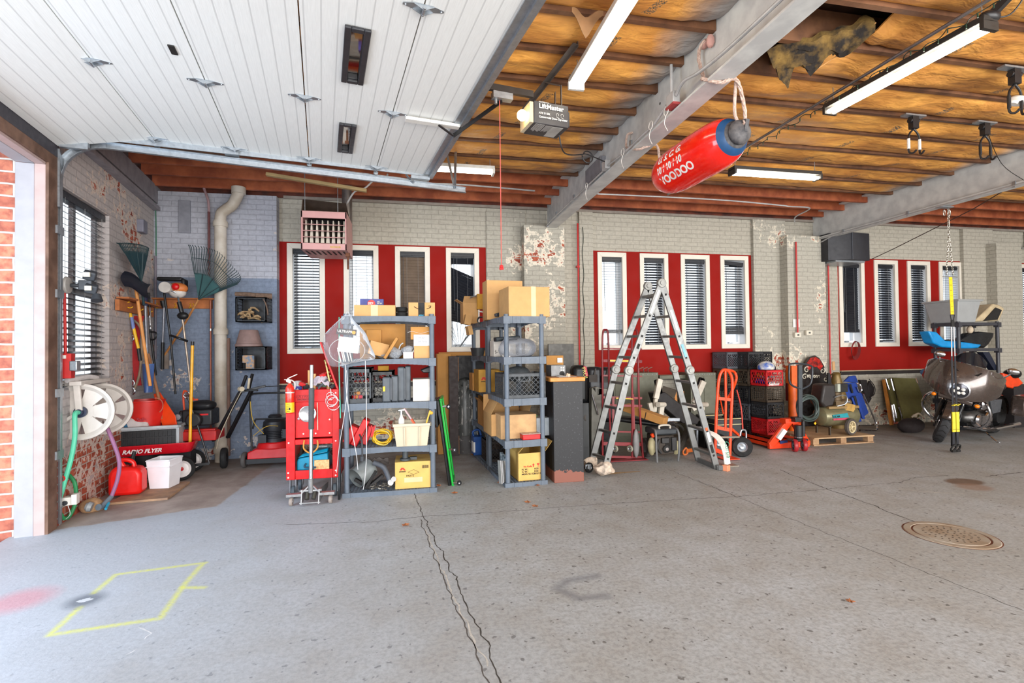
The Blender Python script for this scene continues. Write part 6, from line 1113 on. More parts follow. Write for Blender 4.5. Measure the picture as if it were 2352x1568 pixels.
text('prime',.022,'lettering',mat('prime_blue',(60,180,220),.5),AM,(q.x-.028,q.y-.002,TZ[4]+.008),(1,0,0),(0,0,1),bold=.0006)
q = P(922,715,5.4); m = M()
for k in (0,1): m.lathe([(.03,.002),(.058,.004),(.064,.014),(.064,.04),(.058,.05),(.03,.052),(.03,.002)],(q.x,5.42,TZ[4]+k*.053),(0,0,1),26)
tag(m.o('rubber_tyre',RUB),'pair of small solid rubber wheels stacked on the left shelving top','tyre')
# level 4 (second from top)
z = TZ[3]; pcart('large orange brown carton at the back of the upper shelf behind the post',826,931,z,744,5.58,.14,CARD2); pcart('small brown carton leaning on the large carton behind the bag',841,876,z+.12,757,5.5,.1,CARD2)
carton('tan carton tilted on its corner beside the parts bag',tuple(P(862,812,5.42)+V((0,0,.0))),(.2,.16,.14),CARD,rz=.3,tilt=(0,.25)).location.z = z+.035; carton('slim cardboard flap box leaning to the left on the second shelf',(P(888,812,5.36).x-.02,5.4,z+.005),(.03,.18,.25),CARD2,tilt=(0,.55))
pcart('open topped orange brown carton on the stack at the right of the second shelf',943,993,z+.20,750,5.36,.24,CARD2); wb = pbox('paper_box','white labelled box with faint handwriting in the right hand stack','box',950,992,z+.115,768,5.34,.22,PAPER); text('Concept',.026,'lettering',mat('pencil',(150,150,160),.8),wb,P(956,777,5.338),(1,0,0),(0,0,1)); text('CBR Parts',.026,'lettering',mat('pencil',(150,150,160),.8),wb,P(956,786,5.338),(1,0,0),(0,0,1))
pcart('small tan carton under the white box on the second shelf',951,992,z,794,5.33,.2); pbox('white_box','small white box left of the cartons on the second shelf','box',926,949,z,808,5.32,.1,WHT); m = M(); q = P(965,764,5.32); m.grid(lambda u,v: q+V(((u-.5)*.26,.02+.1*v,.01*sin(u*9)+.004)),10,4,(0,0,.002)); tag(m.o('paper_sheet',PAPER),'curled sheet of paper between the boxes of the right hand stack','paper')
FOIL = glassy('foil_bag',(210,214,220),.55,.12,60,1.0)
for i,(px,py,rr) in enumerate(((880,815,.055),(908,812,.07),(902,806,.06),(936,803,.06))):
    q = P(px,py,5.40); m = M(); m.ball((q.x,5.40,max(q.z,z+rr*.6)),(rr*1.1,rr*.8,rr*.7),14); m.v = [v+V((noise.noise(v*30),noise.noise(v*30+V((3,0,0))),noise.noise(v*30+V((0,3,0)))))*.02 for v in m.v]; m.v = [V((v.x,v.y,max(v.z,z+.001))) for v in m.v]; tag(m.o('parts_bag',FOIL),'crinkled clear bag of small parts on the second shelf','bag','crinkled parts bags on the second shelf')
m = M(); q = P(915,806,5.4); m.tube(spl([q,q+V((.02,0,.06)),q+V((.05,0,.085))]),.006,8); m.tube(spl([q,q+V((.05,0,.01)),q+V((.09,.02,-.01))]),.005,8); tag(m.o('clear_tubing',mat('tubing',(190,200,206),.2)),'short curved piece of clear tubing on the second shelf','tubing')
# level 3
z = TZ[2]; a = P(797,845,5.33); c = P(853,845,5.33); crate('milk_crate','dark hexagon patterned milk crate on the middle shelf, left end','crate',((a.x+c.x)/2,5.50,z),(c.x-a.x,.34,a.z-z),mat('crate_charcoal',(66,70,74),.5),'hex',nh=6); a = P(860,852,5.38); c = P(895,852,5.38); crate('milk_crate','black honeycomb crate in the middle of the middle shelf','crate',((a.x+c.x)/2,5.56,z),(.24,.3,a.z-z),BLK,'hex',nh=5)
for (px0,px1,pyt,y,lab) in ((878,914,864,5.36,'smaller grey tool case standing upright on the middle shelf'),(913,943,841,5.40,'taller narrow grey tool case standing on the middle shelf')):
    a,c = P(px0,pyt,y),P(px1,pyt,y); r = thing('tool_case',lab,'tool case',((a.x+c.x)/2,y+.1,z)); mid = (a.x*.45+c.x*.55); CG = mat('case_grey',(86,92,98),.5); m = M(); m.bx(a.x,mid-.002,y,y+.3,z,a.z-.01); m.bx(mid+.002,c.x,y+.01,y+.3,z,a.z); m.o('shell',CG,r,bev=.012); m = M(); m.bx(mid-.012,mid+.012,y-.006,y+.3,z+.02,a.z-.02); m.o('hinge_ridge',mat('case_ridge',(70,74,80),.5),r,bev=.003)
q = P(882,893,5.355); m = M(); m.bx(q.x-.012,q.x+.012,q.y-.003,q.y+.002,q.z-.025,q.z+.025); tag(m.o('yellow_sticker',YEL),'small yellow sticker on the smaller grey tool case','sticker')
pbox('white_box','plain off white carton at the right end of the middle shelf','box',948,991,z,871,5.34,.3,mat('offwhite_card',(226,216,204),.7)); q = P(893,850,5.6); pbox('envelope','yellow padded envelope on the black crate of the middle shelf','envelope',868,893,P(0,852,5.55).z-.0,840,5.6,.1,mat('padded_yellow',(214,156,50),.7))
for px,col_ in ((815,RED),(826,mat('pink_red',(214,40,70),.4)),(821,OAK)): q = P(px,905,5.4); m = M(); m.box((q.x,5.42,z+.05),(.05,.05,.06 if col_ != OAK else .13),(0,0,.4)); tag(m.o('small_part',col_,bev=.005),'small coloured item inside the dark milk crate on the middle shelf','part','small items in the dark milk crate')
m = M(); q = P(985,845,5.45); m.prism([(q.x-.09,5.42,q.z-.02),(q.x+.04,5.42,q.z+.03),(q.x+.05,5.42,q.z-.05),(q.x-.06,5.42,q.z-.05)],(0,.2,0)); tag(m.o('black_tray',BLK,bev=.01),'black plastic fairing piece hung at the right of the middle shelf','part')
# level 2
z = TZ[1]; r = thing('battery_charger','bright red plastic case with a hose leaning on the second lowest shelf','pump case',tuple(P(815,1010,5.45))); X = Matrix.Translation(V((P(822,0,5.42).x,5.42,z+.13))) @ Matrix.Rotation(radians(28),4,'Y'); CR = mat('case_red',(196,22,24),.35)
m = M(); m.bx(-.02,.05,-.08,.1,-.12,.17,X); m.bx(-.10,-.02,-.07,.09,-.13,.06,X); m.o('case_shell',CR,r,bev=.01); m = M(); X2 = Matrix.Translation(V((P(838,0,5.42).x,5.44,z+.1))) @ Matrix.Rotation(radians(24),4,'Y'); m.bx(-.02,.05,-.06,.1,-.08,.12,X2); m.o('second_half',mat('case_red2',(178,30,34),.4),r,bev=.01)
m = M(); m.tube(spl([P(826,998,5.30),P(831,1012,5.22),P(832,1040,5.20),P(832,1050,5.2)]),.009,8); m.cyl(P(832,1047,5.2),P(832,1058,5.2),.022,12); m.o('grey_hose',DGR,r)
YC = mat('yellow_cable',(240,188,16),.4); r = thing('jumper_cable','coiled yellow jumper cables with red clamps on the second lowest shelf','jumper cables',tuple(P(875,1010,5.4)))
cx_,cz_ = P(878,995,5.40).x,z+.075
for k in range(9): m = M(); rr = .075+.03*random.random(); m.tube([V((cx_+cos(a)*(rr+.01*sin(3*a+k)),5.42+.05*sin(a+k)*.8,cz_+sin(a)*rr*.72+.004*k-.01+.008*sin(2*a+k))) for a in [2*pi*i/36 for i in range(36)]],.0062,6,closed=True); m.o('cable_loop',YC if k % 4 else mat('pale_yellow_cable',(236,206,90),.4),r)
for px in (847,855): m = M(); q = P(px,988,5.34); m.bar(q+V((.01,0,.04)),q+V((-.012,0,-.07)),.016,.012); m.bar(q+V((.03,0,.05)),q+V((.0,0,-.06)),.012,.012); m.o('clamp',RED,r)
r = thing('storage_bin','beige plastic tub full of tools on the second lowest shelf','tub',tuple(P(945,1020,5.25))); a = P(903,975,5.22); c = P(988,975,5.22); BT = mat('tub_beige',(204,190,164),.45,var=.04); z0 = z; zt2 = a.z; m = M(); w0_ = (c.x-a.x);
o0 = [(a.x+.03,5.25,z0),(c.x-.03,5.25,z0),(c.x-.03,5.5,z0),(a.x+.03,5.5,z0)]; o1 = [(a.x,5.22,zt2),(c.x,5.22,zt2),(c.x,5.53,zt2),(a.x,5.53,zt2)]; i1 = [(a.x+.008,5.228,zt2),(c.x-.008,5.228,zt2),(c.x-.008,5.522,zt2),(a.x+.008,5.522,zt2)]; i0 = [(x,y,z0+.01) for x,y,_ in o0]
m.add(o0+o1+i1+i0,[(0,3,2,1)]+[(i,(i+1) % 4,(i+1) % 4+4,i+4) for i in range(4)]+[(i+4,(i+1) % 4+4,(i+1) % 4+8,i+8) for i in range(4)]+[(i+8,(i+1) % 4+8,(i+1) % 4+12,i+12) for i in range(4)]+[(12,13,14,15)]); m.o('tub_body',BT,r,bev=.006)
m = M(); m.bx(a.x-.012,c.x+.012,5.207,5.225,zt2-.025,zt2+.004); m.bx(a.x-.012,a.x+.002,5.207,5.54,zt2-.025,zt2+.004); m.bx(c.x-.002,c.x+.012,5.207,5.54,zt2-.025,zt2+.004); m.bar((a.x+.11,5.214,zt2-.03),(a.x+.115,5.24,z0+.005),.014,.012); m.bar((c.x-.11,5.214,zt2-.03),(c.x-.115,5.24,z0+.005),.014,.012); m.o('rim',BT,r,bev=.004)
q = P(922,962,5.27); r = thing('spray_bottle','white squeeze bottle with silver nozzle standing in the beige tub','bottle',(q.x,5.28,z0+.08)); m = M(); m.lathe([(0,0),(.026,0),(.03,.02),(.03,.10),(.012,.14),(.012,.15),(0,.15)],(q.x,5.28,zt2-.06),(0,0,1),20); m.o('bottle_body',WHT,r); m = M(); m.cyl((q.x,5.28,zt2+.09),(q.x,5.28,zt2+.13),.012,8); m.bar((q.x-.03,5.28,zt2+.135),(q.x+.03,5.28,zt2+.14),.015,.012); m.o('nozzle',CHR,r)
m = M(); m.bar(P(929,938,5.30),P(952,972,5.28),.03,.015); tag(m.o('packaged_tool',mat('blister',(200,170,170),.3)),'packaged tool leaning diagonally out of the beige tub','tool'); m = M(); m.bar(P(945,962,5.275),P(953,974,5.27),.035,.018); tag(m.o('tool_grip',mat('grip_orange',(226,90,50),.5)),'orange grip at the foot of the packaged tool','grip')
m = M(); q = P(985,950,5.25); m.bar(P(979,972,5.25),P(988,942,5.25),.018,.014); m.ball(P(990,948,5.25),(.022,.012,.018),10); tag(m.o('caulk_gun',mat('gun_yellow',(236,168,40),.4)),'yellow orange clamp sticking up at the right of the beige tub','tool')
# level 1
z = TZ[0]; q = P(822,1075,5.34); r = thing('duct_pipe','short wide grey metal duct lying on the lowest shelf','duct',(q.x,5.4,z)); m = M(); d = V((.55,.5,.32)).normalized(); c0 = V((q.x-.03,5.38,z+.125)); m.lathe([(.105,0),(.11,0),(.11,.2),(.105,.2),(.105,0)],c0,d,32); m.o('duct_wall',mat('duct_grey',(150,156,156),.4,.4),r)
pb = pcart('yellow parts carton with a red peak logo on the lowest shelf of the left unit',907,989,z,1062,5.32,.36,CARDY);
q = P(918,1080,5.318); RL = mat('logo_red',(206,50,34),.6); m = M(); m.prism([P(918,1080,5.318),P(922,1074,5.318),P(927,1074,5.318),P(932,1080,5.318),P(928,1080,5.318),P(925,1077,5.318),P(922,1080,5.318)],(0,-.002,0)); m.o('peak_logo',RL,pb)
text('JOHNSON',.014,'lettering',INK,pb,P(917,1084.5,5.318),(1,0,0),(0,0,1),bold=.0006); text('PARTS\nC/NO.',.028,'lettering',INK,pb,P(933,1095,5.318),(1,0,0),(0,0,1)); m = M(); dm = [P(937,1084,5.318),P(950,1078,5.318),P(963,1084,5.318),P(950,1089,5.318)]
for i in range(4): m.bar(dm[i],dm[(i+1) % 4],.0025,.002)
for i in range(9): m.bx(P(968,0,5.318).x+i*.0075,P(968,0,5.318).x+i*.0075+.002+.002*(i % 3),5.317,5.319,P(0,1080,5.318).z,P(0,1073,5.318).z)
m.o('print_marks',INK,pb); m = M(); m.bx(P(927,0,5.318).x,P(969,0,5.318).x,5.3165,5.319,P(0,1111,5.318).z,P(0,1100,5.318).z); m.o('tape_label',TAPE,pb)
q = P(931,1055,5.38); m = M(); zc_ = P(0,1062,5.32).z; m.lathe([(0,0),(.055,0),(.055,.02),(.03,.022),(.03,.1),(.024,.1),(.024,.03),(0,.03)],(q.x,5.38,zc_+.002),(0,0,1),26); m.bx(q.x+.05,q.x+.12,5.37,5.41,zc_+.002,zc_+.03); tag(m.o('black_fitting',mat('fitting',(66,70,72),.5)),'black round plastic fitting on the yellow parts carton','fitting')
for i,(px0,py0,px1,py1,wd_) in enumerate(((838,1125,862,1080,.05),(845,1122,880,1090,.06),(815,1100,850,1120,.05),(830,1112,868,1104,.04))):
    m = M(); p,q = P(px0,py0,5.36+.03*i),P(px1,py1,5.42); p.z = max(p.z,z+.02); m.bar(p,q,wd_,.03); tag(m.o('metal_bracket',mat('oily_black',(38,36,36),.45,.3),bev=.003),'oily black metal bracket in the heap on the lowest shelf','bracket','black brackets on the lowest shelf')
m = M(); m.tube(spl([P(858,1062,5.36),P(880,1072,5.34),P(890,1090,5.34),P(897,1108,5.32)]),.026,12); tag(m.o('grey_hose',mat('hose_grey',(78,82,90),.6)),'thick dark grey hose bent over the heap on the lowest shelf','hose')
m = M(); m.grid(lambda u,v: P(842+50*u,1052+18*v,5.52)+V((0,.05*v,.03*noise.noise(V((u*6,v*5,0))))),14,8,(0,.02,0)); tag(m.o('cloth_bundle',mat('taupe_cloth',(92,84,80),.95)),'dark taupe cloth bundle at the back of the lowest shelf','cloth')
m = M(); random.seed(3)
for i in range(26):
    q = V((P(865,0,5.34).x+random.uniform(-.06,.13),5.33+random.uniform(-.02,.07),z+.012+random.uniform(0,.045))); a,b_ = random.uniform(0,pi),random.uniform(-.6,.6); u = V((cos(a),sin(a),b_*.5)).normalized(); v = u.cross(V((0,0,1))).normalized()*.012; u = u*.022; m.tube([q+u*cos(t_)+v*sin(t_) for t_ in [2*pi*k/10 for k in range(10)]],.0035,5,closed=True)
tag(m.o('steel_chain',mat('chain_steel',(150,144,134),.35,.7)),'heap of steel chain beside the yellow parts carton','chain',kind='stuff')
m = M(); p = P(897,1108,5.30); m.lathe([(0,0),(.03,0),(.03,.01),(0,.01)],p,(.2,-1,.4),16); m.lathe([(0,0),(.026,0),(.026,.01),(0,.01)],p+V((.03,.01,.03)),(.2,-1,.4),16); tag(m.o('steel_washer',JS),'two shiny steel discs at the end of the grey hose','washer')
# hanging clear bag
BAG = glassy('clear_bag',(236,240,246),.04,.05,9,.35); tp = P(800,722,5.22); r = thing('plastic_bag','clear plastic bag of tool packets hanging from the left shelving corner','bag',(tp.x,5.2,P(0,845,5.2).z)); ol = [(790,724),(752,760),(743,778),(746,815),(756,838),(775,842),(800,836),(838,828),(862,822),(850,790),(838,762),(812,735),(806,722)]
cpt = P(797,775,5.2); n_ = 40; out = spl([P(x,y,5.19) for x,y in ol]+[P(790,724,5.19)],4)
def bag(side):
    def f(u,v):
        k = u*(len(out)-1); i = min(int(k),len(out)-2); e = out[i].lerp(out[i+1],k-i); p = cpt.lerp(e,v); return p+V((0,side*.07*sqrt(max(0,1-v*v))+.016*noise.noise(V((u*22,v*3,side)))*v,0))
    return f
m = M(); m.grid(bag(-1),60,8); m.grid(bag(1),60,8); m.tube(spl([P(790,730,5.2),P(798,716,5.24),P(806,730,5.2)]),.006,6); m.o('bag_film',BAG,r)
for (q,rot_,c_,nm) in (((775,792,800,762),-.12,PAPER,'white_card'),((776,772,818,754),.05,mat('card_dark',(60,52,50),.5),'dark_card')): pass
m = M(); X = Matrix.Translation(P(801,792,5.19)) @ Matrix.Rotation(.13,4,'Y'); m.bx(-.1,.10,-.003,.0,-.075,.075,X); m.o('printed_card',mat('card_print',(236,230,226),.5,c2=(214,196,190),vs=60),r); m = M(); X = Matrix.Translation(P(796,762,5.185)) @ Matrix.Rotation(.1,4,'Y'); m.bx(-.095,.095,-.003,.0,-.03,.03,X); m.o('dark_header',mat('card_dark',(56,50,48),.5),r); text('ULTRAPRO',.034,'lettering',LET,r,X @ V((-.085,-.004,-.008)),V((cos(.1),0,-sin(.1))),(0,0,1),bold=.001); m = M(); m.lathe([(0,0),(.018,0),(.018,.002),(0,.002)],X @ V((.07,-.004,.0)),(0,-1,0),16); m.o('orange_dot',mat('dot_orange',(236,170,50),.5),r)
m = M(); m.tube([V((cpt.x+.17*cos(a),5.2,cpt.z-.13+.17*sin(a)*.75)) for a in [2*pi*i/40 for i in range(40)]],.004,5,closed=True); m.o('inner_ring',mat('clear_ring',(190,180,176),.3),r); m = M()
for dx in (-.09,-.06,-.045,-.01,.015): m.bar(cpt+V((dx,0,-.10)),cpt+V((dx+.03,0,-.24)),.014,.01)
m.o('white_tools',WHT,r)
conduit('green_pole','thin green rod standing at the left corner of the left shelving unit',[P(779,728,5.26),P(779,850,5.25),P(782,960,5.24)],.006,mat('mint_rod',(60,170,140),.4),'rod',sp=False)
conduit('cable','thin white cable hanging diagonally across the left shelving unit',[P(793,835,5.2),P(796,900,5.2),P(806,975,5.2),P(818,1040,5.2),P(822,1078,5.22)],.004,mat('pale_cable',(206,206,206),.4),'cable'); conduit('cable','thin white cable hanging straight down past the coiled yellow cables',[P(839,828,5.2),P(841,900,5.2),P(842,1030,5.2),P(838,1100,5.2),P(834,1124,5.22)],.004,mat('pale_cable',(206,206,206),.4),'cable'); conduit('cable','thin cable looping between the red cart and the left shelving post',[P(796,850,5.2),P(798,890,5.2),P(790,960,5.2),P(780,1020,5.2),P(773,1085,5.2)],.003,mat('pale_cable',(206,206,206),.4),'cable')
m = M(); a = P(782,985,5.28); c = P(779,1140,5.24); m.bar(V((c.x,5.24,0)),a,.02,.02); tag(m.o('black_bar',BLK),'thin black bar standing between the red cart and the left shelving','bar')
# ---- creeper and tall items between the shelving units ---------------------------
r = thing('mechanic_creeper','green edged black mechanic creeper leaning against the right side of the left shelving','creeper',tuple(V(fl(1040,1114)))); g0 = V(fl(1040,1115)); g0.z = .0; g1 = P(1012,918,5.42); dn = V((.10,.995,0))
GRE = mat('creeper_green',(20,176,60),.35); e1_ = dn*.45; nrm = (g1-g0).cross(e1_).normalized();
if nrm.x < 0: nrm = -nrm
m = M(); m.bar(g0,g1,.022,.03,tuple(dn)); m.bar(g0+e1_,g1+e1_,.022,.03,tuple(dn)); m.bar(g1,g1+e1_,.03,.02); m.bar(g0,g0+e1_,.03,.02); m.o('green_frame',GRE,r,bev=.006); m = M(); m.prism([g0-nrm*.02,g1-nrm*.02,g1+e1_-nrm*.02,g0+e1_-nrm*.02],-nrm*.03); m.o('padded_bed',mat('vinyl_black',(22,24,26),.35),r,bev=.008)
m = M(); k = g1.lerp(g0,.2); m.prism([g1-nrm*.05,k-nrm*.05-V((0,0,.1)),k-nrm*.05-V((0,0,.1))+e1_*.9,g1-nrm*.05+e1_*.9],-nrm*.03); m.o('headrest',mat('vinyl_black',(22,24,26),.35),r,bev=.01)
for u in (.03,.42,.92): q = g0.lerp(g1,u); m = M(); m.cyl(q+nrm*.01,q+nrm*.05,.012,8); m.o('caster_stem',CHR,r); wheel(r,q+nrm*.075+V((0,0,-.01)),dn,.026,.02,RUB,CHR,'caster',.4)
Yc = 7.15; a = rect(1006,1010,1036,812,Yc); r = carton('tall narrow brown carton standing behind the creeper near the wall',((a[0]+a[1])/2,Yc+.25,0),(a[1]-a[0],.5,a[3]),CARD2)
a = rect(1010,1010,1112,808,7.42); carton('tall wide brown carton standing flat against the wall under the broken blind',((a[0]+a[1])/2,7.5,0),(a[1]-a[0],.12,a[3]),CARD2)
a = rect(1033,1010,1052,818,7.0); m = M(); m.bx(a[0],a[1],7.0,7.3,0,a[3]); tag(m.o('dark_board',mat('dark_brown_board',(52,38,36),.6),bev=.003),'dark brown board standing between the tall carton and the black cylinder','board')
a = rect(1053,1010,1112,816,7.12); m = M(); m.bx(a[0],a[1],7.12,7.36,0,a[3]); o = tag(m.o('dark_cabinet',mat('near_black',(26,24,26),.6),bev=.004),'near black tall cabinet behind the plastic wrapped cylinder','cabinet'); m = M(); m.bx(a[0]-.004,a[0]+.01,7.115,7.12,0,a[3]-.02); m.o('wood_edge',OAK,o)
c = V(fl(1069,1038)); R_ = .155; ztp = P(0,868,c.y).z; r = thing('plastic_tank','black cylindrical tank half wrapped in clear plastic behind the creeper','tank',(c.x,c.y,0)); m = M(); m.lathe([(0,.26),(R_,.26),(R_,ztp-.08),(R_*.86,ztp-.03),(R_*.6,ztp),(0,ztp)],(c.x,c.y,0),(0,0,1),28)
for an in (-110,-60): q = V((c.x+R_*cos(radians(an)),c.y+R_*sin(radians(an)),ztp-.12)); m.ball(q,(.018,.018,.018),8)
m.o('tank_body',mat('tank_black',(44,48,48),.35,var=.1),r)
m = M()
def wrapf(u,v): a = 2*pi*u; rr = R_+.012+.05*(1-v)**2+.03*noise.noise(V((cos(a)*3,sin(a)*3,v*9)))+.015*noise.noise(V((cos(a)*9,sin(a)*9,v*20))); return V((c.x+rr*cos(a),c.y+rr*sin(a),.01+v*.95*ztp))
m.grid(wrapf,48,34); m.o('plastic_wrap',glassy('wrap_film',(214,210,204),.03,.12,14,.5),r)
m = M(); m.lathe([(0,0),(R_*.9,0),(R_*.95,.25),(0,.25)],(c.x,c.y,.005),(0,0,1),20); m.o('base',mat('dark_tub',(40,36,40),.6),r)
# ================================================================ contents of the end-on units, pedestal
def onAbox(lab,px0,px1,pyt,v,d,z,mt=None,name='cardboard_box',**kw):
    a,c = onA(px0,pyt,v),onA(px1,pyt,v); w_ = (c-a).length; ctr = (a+c)/2+vA*d/2; return carton(lab,(ctr.x,ctr.y,z),(w_,d,max(a.z,c.z)-z),mt,rz=TH,name=name,**kw)
b = onAbox('large tan carton with a taped front on the front shelving top',1168,1262,659,.02,.42,TZ[4],CARD,tape=(.02,.075)); onAbox('taller upright carton behind the taped carton on the end on shelving',1118,1200,645,.60,.24,TZ[4],CARD)
o = onAbox('crushed small tan carton overhanging the rear shelving top',1063,1098,696,1.5,.2,TZ[4]-.0,CARD,flaps=(150,60,120,None)); m = M(); q = onA(1072,745,1.45); m.box(q+V((0,0,.06)),(.09,.1,.13),(0,.2,0)); m.box(q+V((.02,0,-.08)),(.06,.1,.12),(0,-.2,.2)); m.o('hanging_flap',CARD,o)
m = M(); q = onA(1106,693,1.25); m.box(q,(.12,.08,.2)); tag(m.o('envelope',mat('padded_yellow',(214,156,50),.7)),'yellow padded envelope squeezed beside the upright carton','envelope'); m = M(); q = onA(1100,683,1.3); m.grid(lambda u,v: q+V(((u-.5)*.22,.12*v,.03*sin(pi*u)+.02*noise.noise(V((u*7,v*7,0))))),14,8,(0,0,.003)); tag(m.o('crumpled_film',FOIL),'crumpled clear film lying over the small cartons','film')
m = M(); q = onA(1143,722,.55); m.bar(q+V((-.03,0,-.01)),q+V((.12,.05,.03)),.05,.04); tag(m.o('scanner',mat('scanner_grey',(62,68,76),.4),bev=.008),'dark grey plastic handle poking out beside the taped carton','tool')
m = M(); q = onA(1104,735,1.1); m.lathe([(.04,0),(.05,0),(.05,.14),(.04,.14),(.04,0)],q,(.2,1,0),20); tag(m.o('roll',mat('roll_dark',(58,54,52),.6)),'dark open ended roll lying at the shelving edge','roll'); m = M(); m.tube(arc(onA(1104,728,1.0),.07,110,-60,tuple(uA),(0,0,1),12),.01,8); tag(m.o('curved_trim',WHT),'white curved strip standing beside the upright carton','trim')
q = onA(1194,806,.25); z = TZ[3]; m = M(); m.ball(A(.24,.3,z+.09),(.22,.20,.13),24); m.v = [V((v.x+.02*noise.noise(v*12),v.y,max(z+.002,v.z+.03*noise.noise(v*9)))) for v in m.v]; tag(m.o('plastic_bag',glassy('bag_dense',(204,206,212),.14,.06,12,.5)),'bulging clear plastic bag on the second shelf of the end on unit','bag')
m = M(); q = onA(1141,808,.3); m.add([A(-.0,.1,z+.02),A(.02,.2,z+.03),A(.10,.12,z+.01),A(.02,-.0,z-.07)],[(0,1,2,3)]); tag(m.o('paper_sheet',PAPER,solid=.002),'white paper corner hanging over the edge of the end on unit','paper'); m = M(); m.bar(A(.0,.42,z+.20),A(.3,.46,z+.22),.1,.05); tag(m.o('dark_case',mat('dark_teal_case',(26,36,42),.5),bev=.01),'dark slim case behind the bulging plastic bag','case')
b = onAbox('dirty white carton behind the bulging plastic bag',1134,1172,782,.52,.2,z,mat('offwhite_card',(226,216,204),.7),name='white_box'); text('S-T',.05,'lettering',INK,b,(-.09,-.102,.04),(1,0,0),(0,0,1),w=False)
m = M(); q = onA(1098,805,1.2); m.lathe([(0,0),(.08,0),(.10,.11),(.095,.11),(.075,.01),(0,.01)],(q.x,q.y,z),(0,0,1),20); tag(m.o('black_pot',mat('pot_black',(52,54,56),.4)),'small black tub at the edge of the rear end on unit','pot'); onAbox('small orange brown carton on the second shelf of the rear unit',1108,1124,804,1.15,.12,z,CARD2)
z = TZ[2]; a,c = onA(1147,858,.03),onA(1254,858,.03); k = a.z-z; crate('milk_crate','large black diamond lattice milk crate on the middle shelf of the end on unit','crate',tuple(A(.235,.22,z)),((c-a).length*.92,.36,k),mat('crate_charcoal',(66,70,74),.5),'diag',TH,nh=8)
m = M(); m.ball(A(.22,.24,z+k-.02),(.16,.13,.09),20); tag(m.o('cookware_lid',mat('dark_bowl',(66,70,72),.3)),'rounded dark dome inside the diamond lattice crate','bowl'); m = M(); q = A(.10,.5,z+.18); m.box(q,(.12,.1,.2),(.1,.1,.2)); tag(m.o('envelope',mat('padded_yellow',(214,156,50),.7)),'yellow envelope behind the diamond lattice crate','envelope')
bb = onAbox('yellow carton with a red peak logo on the rear end on unit',1099,1147,849,.95,.3,z,mat('worn_yellow_card',(196,146,56),.7));
w2 = (onA(1147,849,.95)-onA(1099,849,.95)).length/2; m = M(); m.prism([(-w2+.03,-.152,.15),(-w2+.05,-.152,.19),(-w2+.08,-.152,.19),(-w2+.10,-.152,.15),(-w2+.08,-.152,.15),(-w2+.065,-.152,.17),(-w2+.05,-.152,.15)],(0,-.002,0)); m.o('peak_logo',RL,bb,w=False); text('JOHNSON',.016,'lettering',INK,bb,(-w2+.03,-.153,.13),(1,0,0),(0,0,1),w=False,bold=.0006)
onAbox('narrow orange brown carton left of the yellow peak logo carton',1085,1101,857,1.25,.22,z,CARD2)
z = TZ[1]; o = onAbox('open tan carton with raised flaps on the second lowest shelf of the end on unit',1128,1215,952,.35,.40,z,CARD,flaps=(60,110,None,100)); o = onAbox('light tan carton with printed side in front of the open carton',1150,1232,954,.12,.3,z,mat('carton_light',(206,164,116),.8)); m = M();
for i in range(6): m.bx(-w2*0-.176,-.172,-.10,-.02+.02*(i % 3),.03+.022*i,.036+.022*i)
m.o('side_print',INK,o,w=False); m = M(); q = onA(1218,951,.25); m.lathe([(0,0),(.035,0),(.04,.008),(0,.016)],(q.x,q.y,q.z-.03),(0,0,1),14); m.bar(q+V((.02,0,-.02)),q+V((.08,0,-.02)),.02,.006); tag(m.o('green_clip',mat('clip_green',(30,200,80),.5)),'bright green clip lying on the light tan carton','clip')
a,c = onA(1200,990,-.0),onA(1246,1006,-.0); m = M();
def Abx(mm,u0,u1,v0,v1,z0,z1): mm.prism([A(u0,v0,z0),A(u1,v0,z0),A(u1,v1,z0),A(u0,v1,z0)],(0,0,z1-z0))
r = thing('parts_case','flat red and grey parts case at the front of the end on unit','case',tuple(A(.3,.1,z))); Abx(m,.20,.40,.01,.20,z,z+.055); m.o('red_tray',RED,r,bev=.006); m = M(); Abx(m,.195,.405,.005,.205,z+.056,z+.066); m.o('clear_lid',mat('smoked_lid',(172,142,132),.2),r,bev=.003)
onAbox('pale grey ribbed carton behind the red parts case',1232,1262,960,.2,.2,z,mat('pale_grey_box',(176,184,190),.5),name='file_box')
o = onAbox('open orange brown carton on the second lowest shelf of the rear unit',1110,1135,926,1.05,.35,z,CARD2,flaps=(130,60,None,90))
z = TZ[0]; o = onAbox('yellow carton with open flaps and red arrow print on the lowest shelf',1190,1251,1042,.05,.55,z,CARDY,flaps=(45,130,None,None)); hw2 = (onA(1251,1042,.05)-onA(1190,1042,.05)).length/2
text('N. W.:          KGS\nG. W.:          KGS\nMEAS: 55 X28X26 CM',.026,'lettering',INK,o,(-hw2+.04,-.277,.115),(1,0,0),(0,0,1),w=False,bold=.0006); text('No Knife',.026,'lettering',RL,o,(-hw2+.06,-.277,.145),(1,0,0),(0,0,1),w=False,bold=.0006)
m = M(); x = .02; m.prism([(x-.006,-.276,.145),(x+.006,-.276,.145),(x+.006,-.276,.165),(x+.016,-.276,.165),(x,-.276,.182),(x-.016,-.276,.165),(x-.006,-.276,.165)],(0,-.002,0)); x = .075; m.prism([(x-.016,-.276,.182),(x+.016,-.276,.182),(x+.010,-.276,.165),(x+.002,-.276,.16),(x+.002,-.276,.15),(x+.010,-.276,.146),(x-.010,-.276,.146),(x-.002,-.276,.15),(x-.002,-.276,.16),(x-.010,-.276,.165)],(0,-.002,0)); m.o('arrow_and_glass',RL,o,w=False)
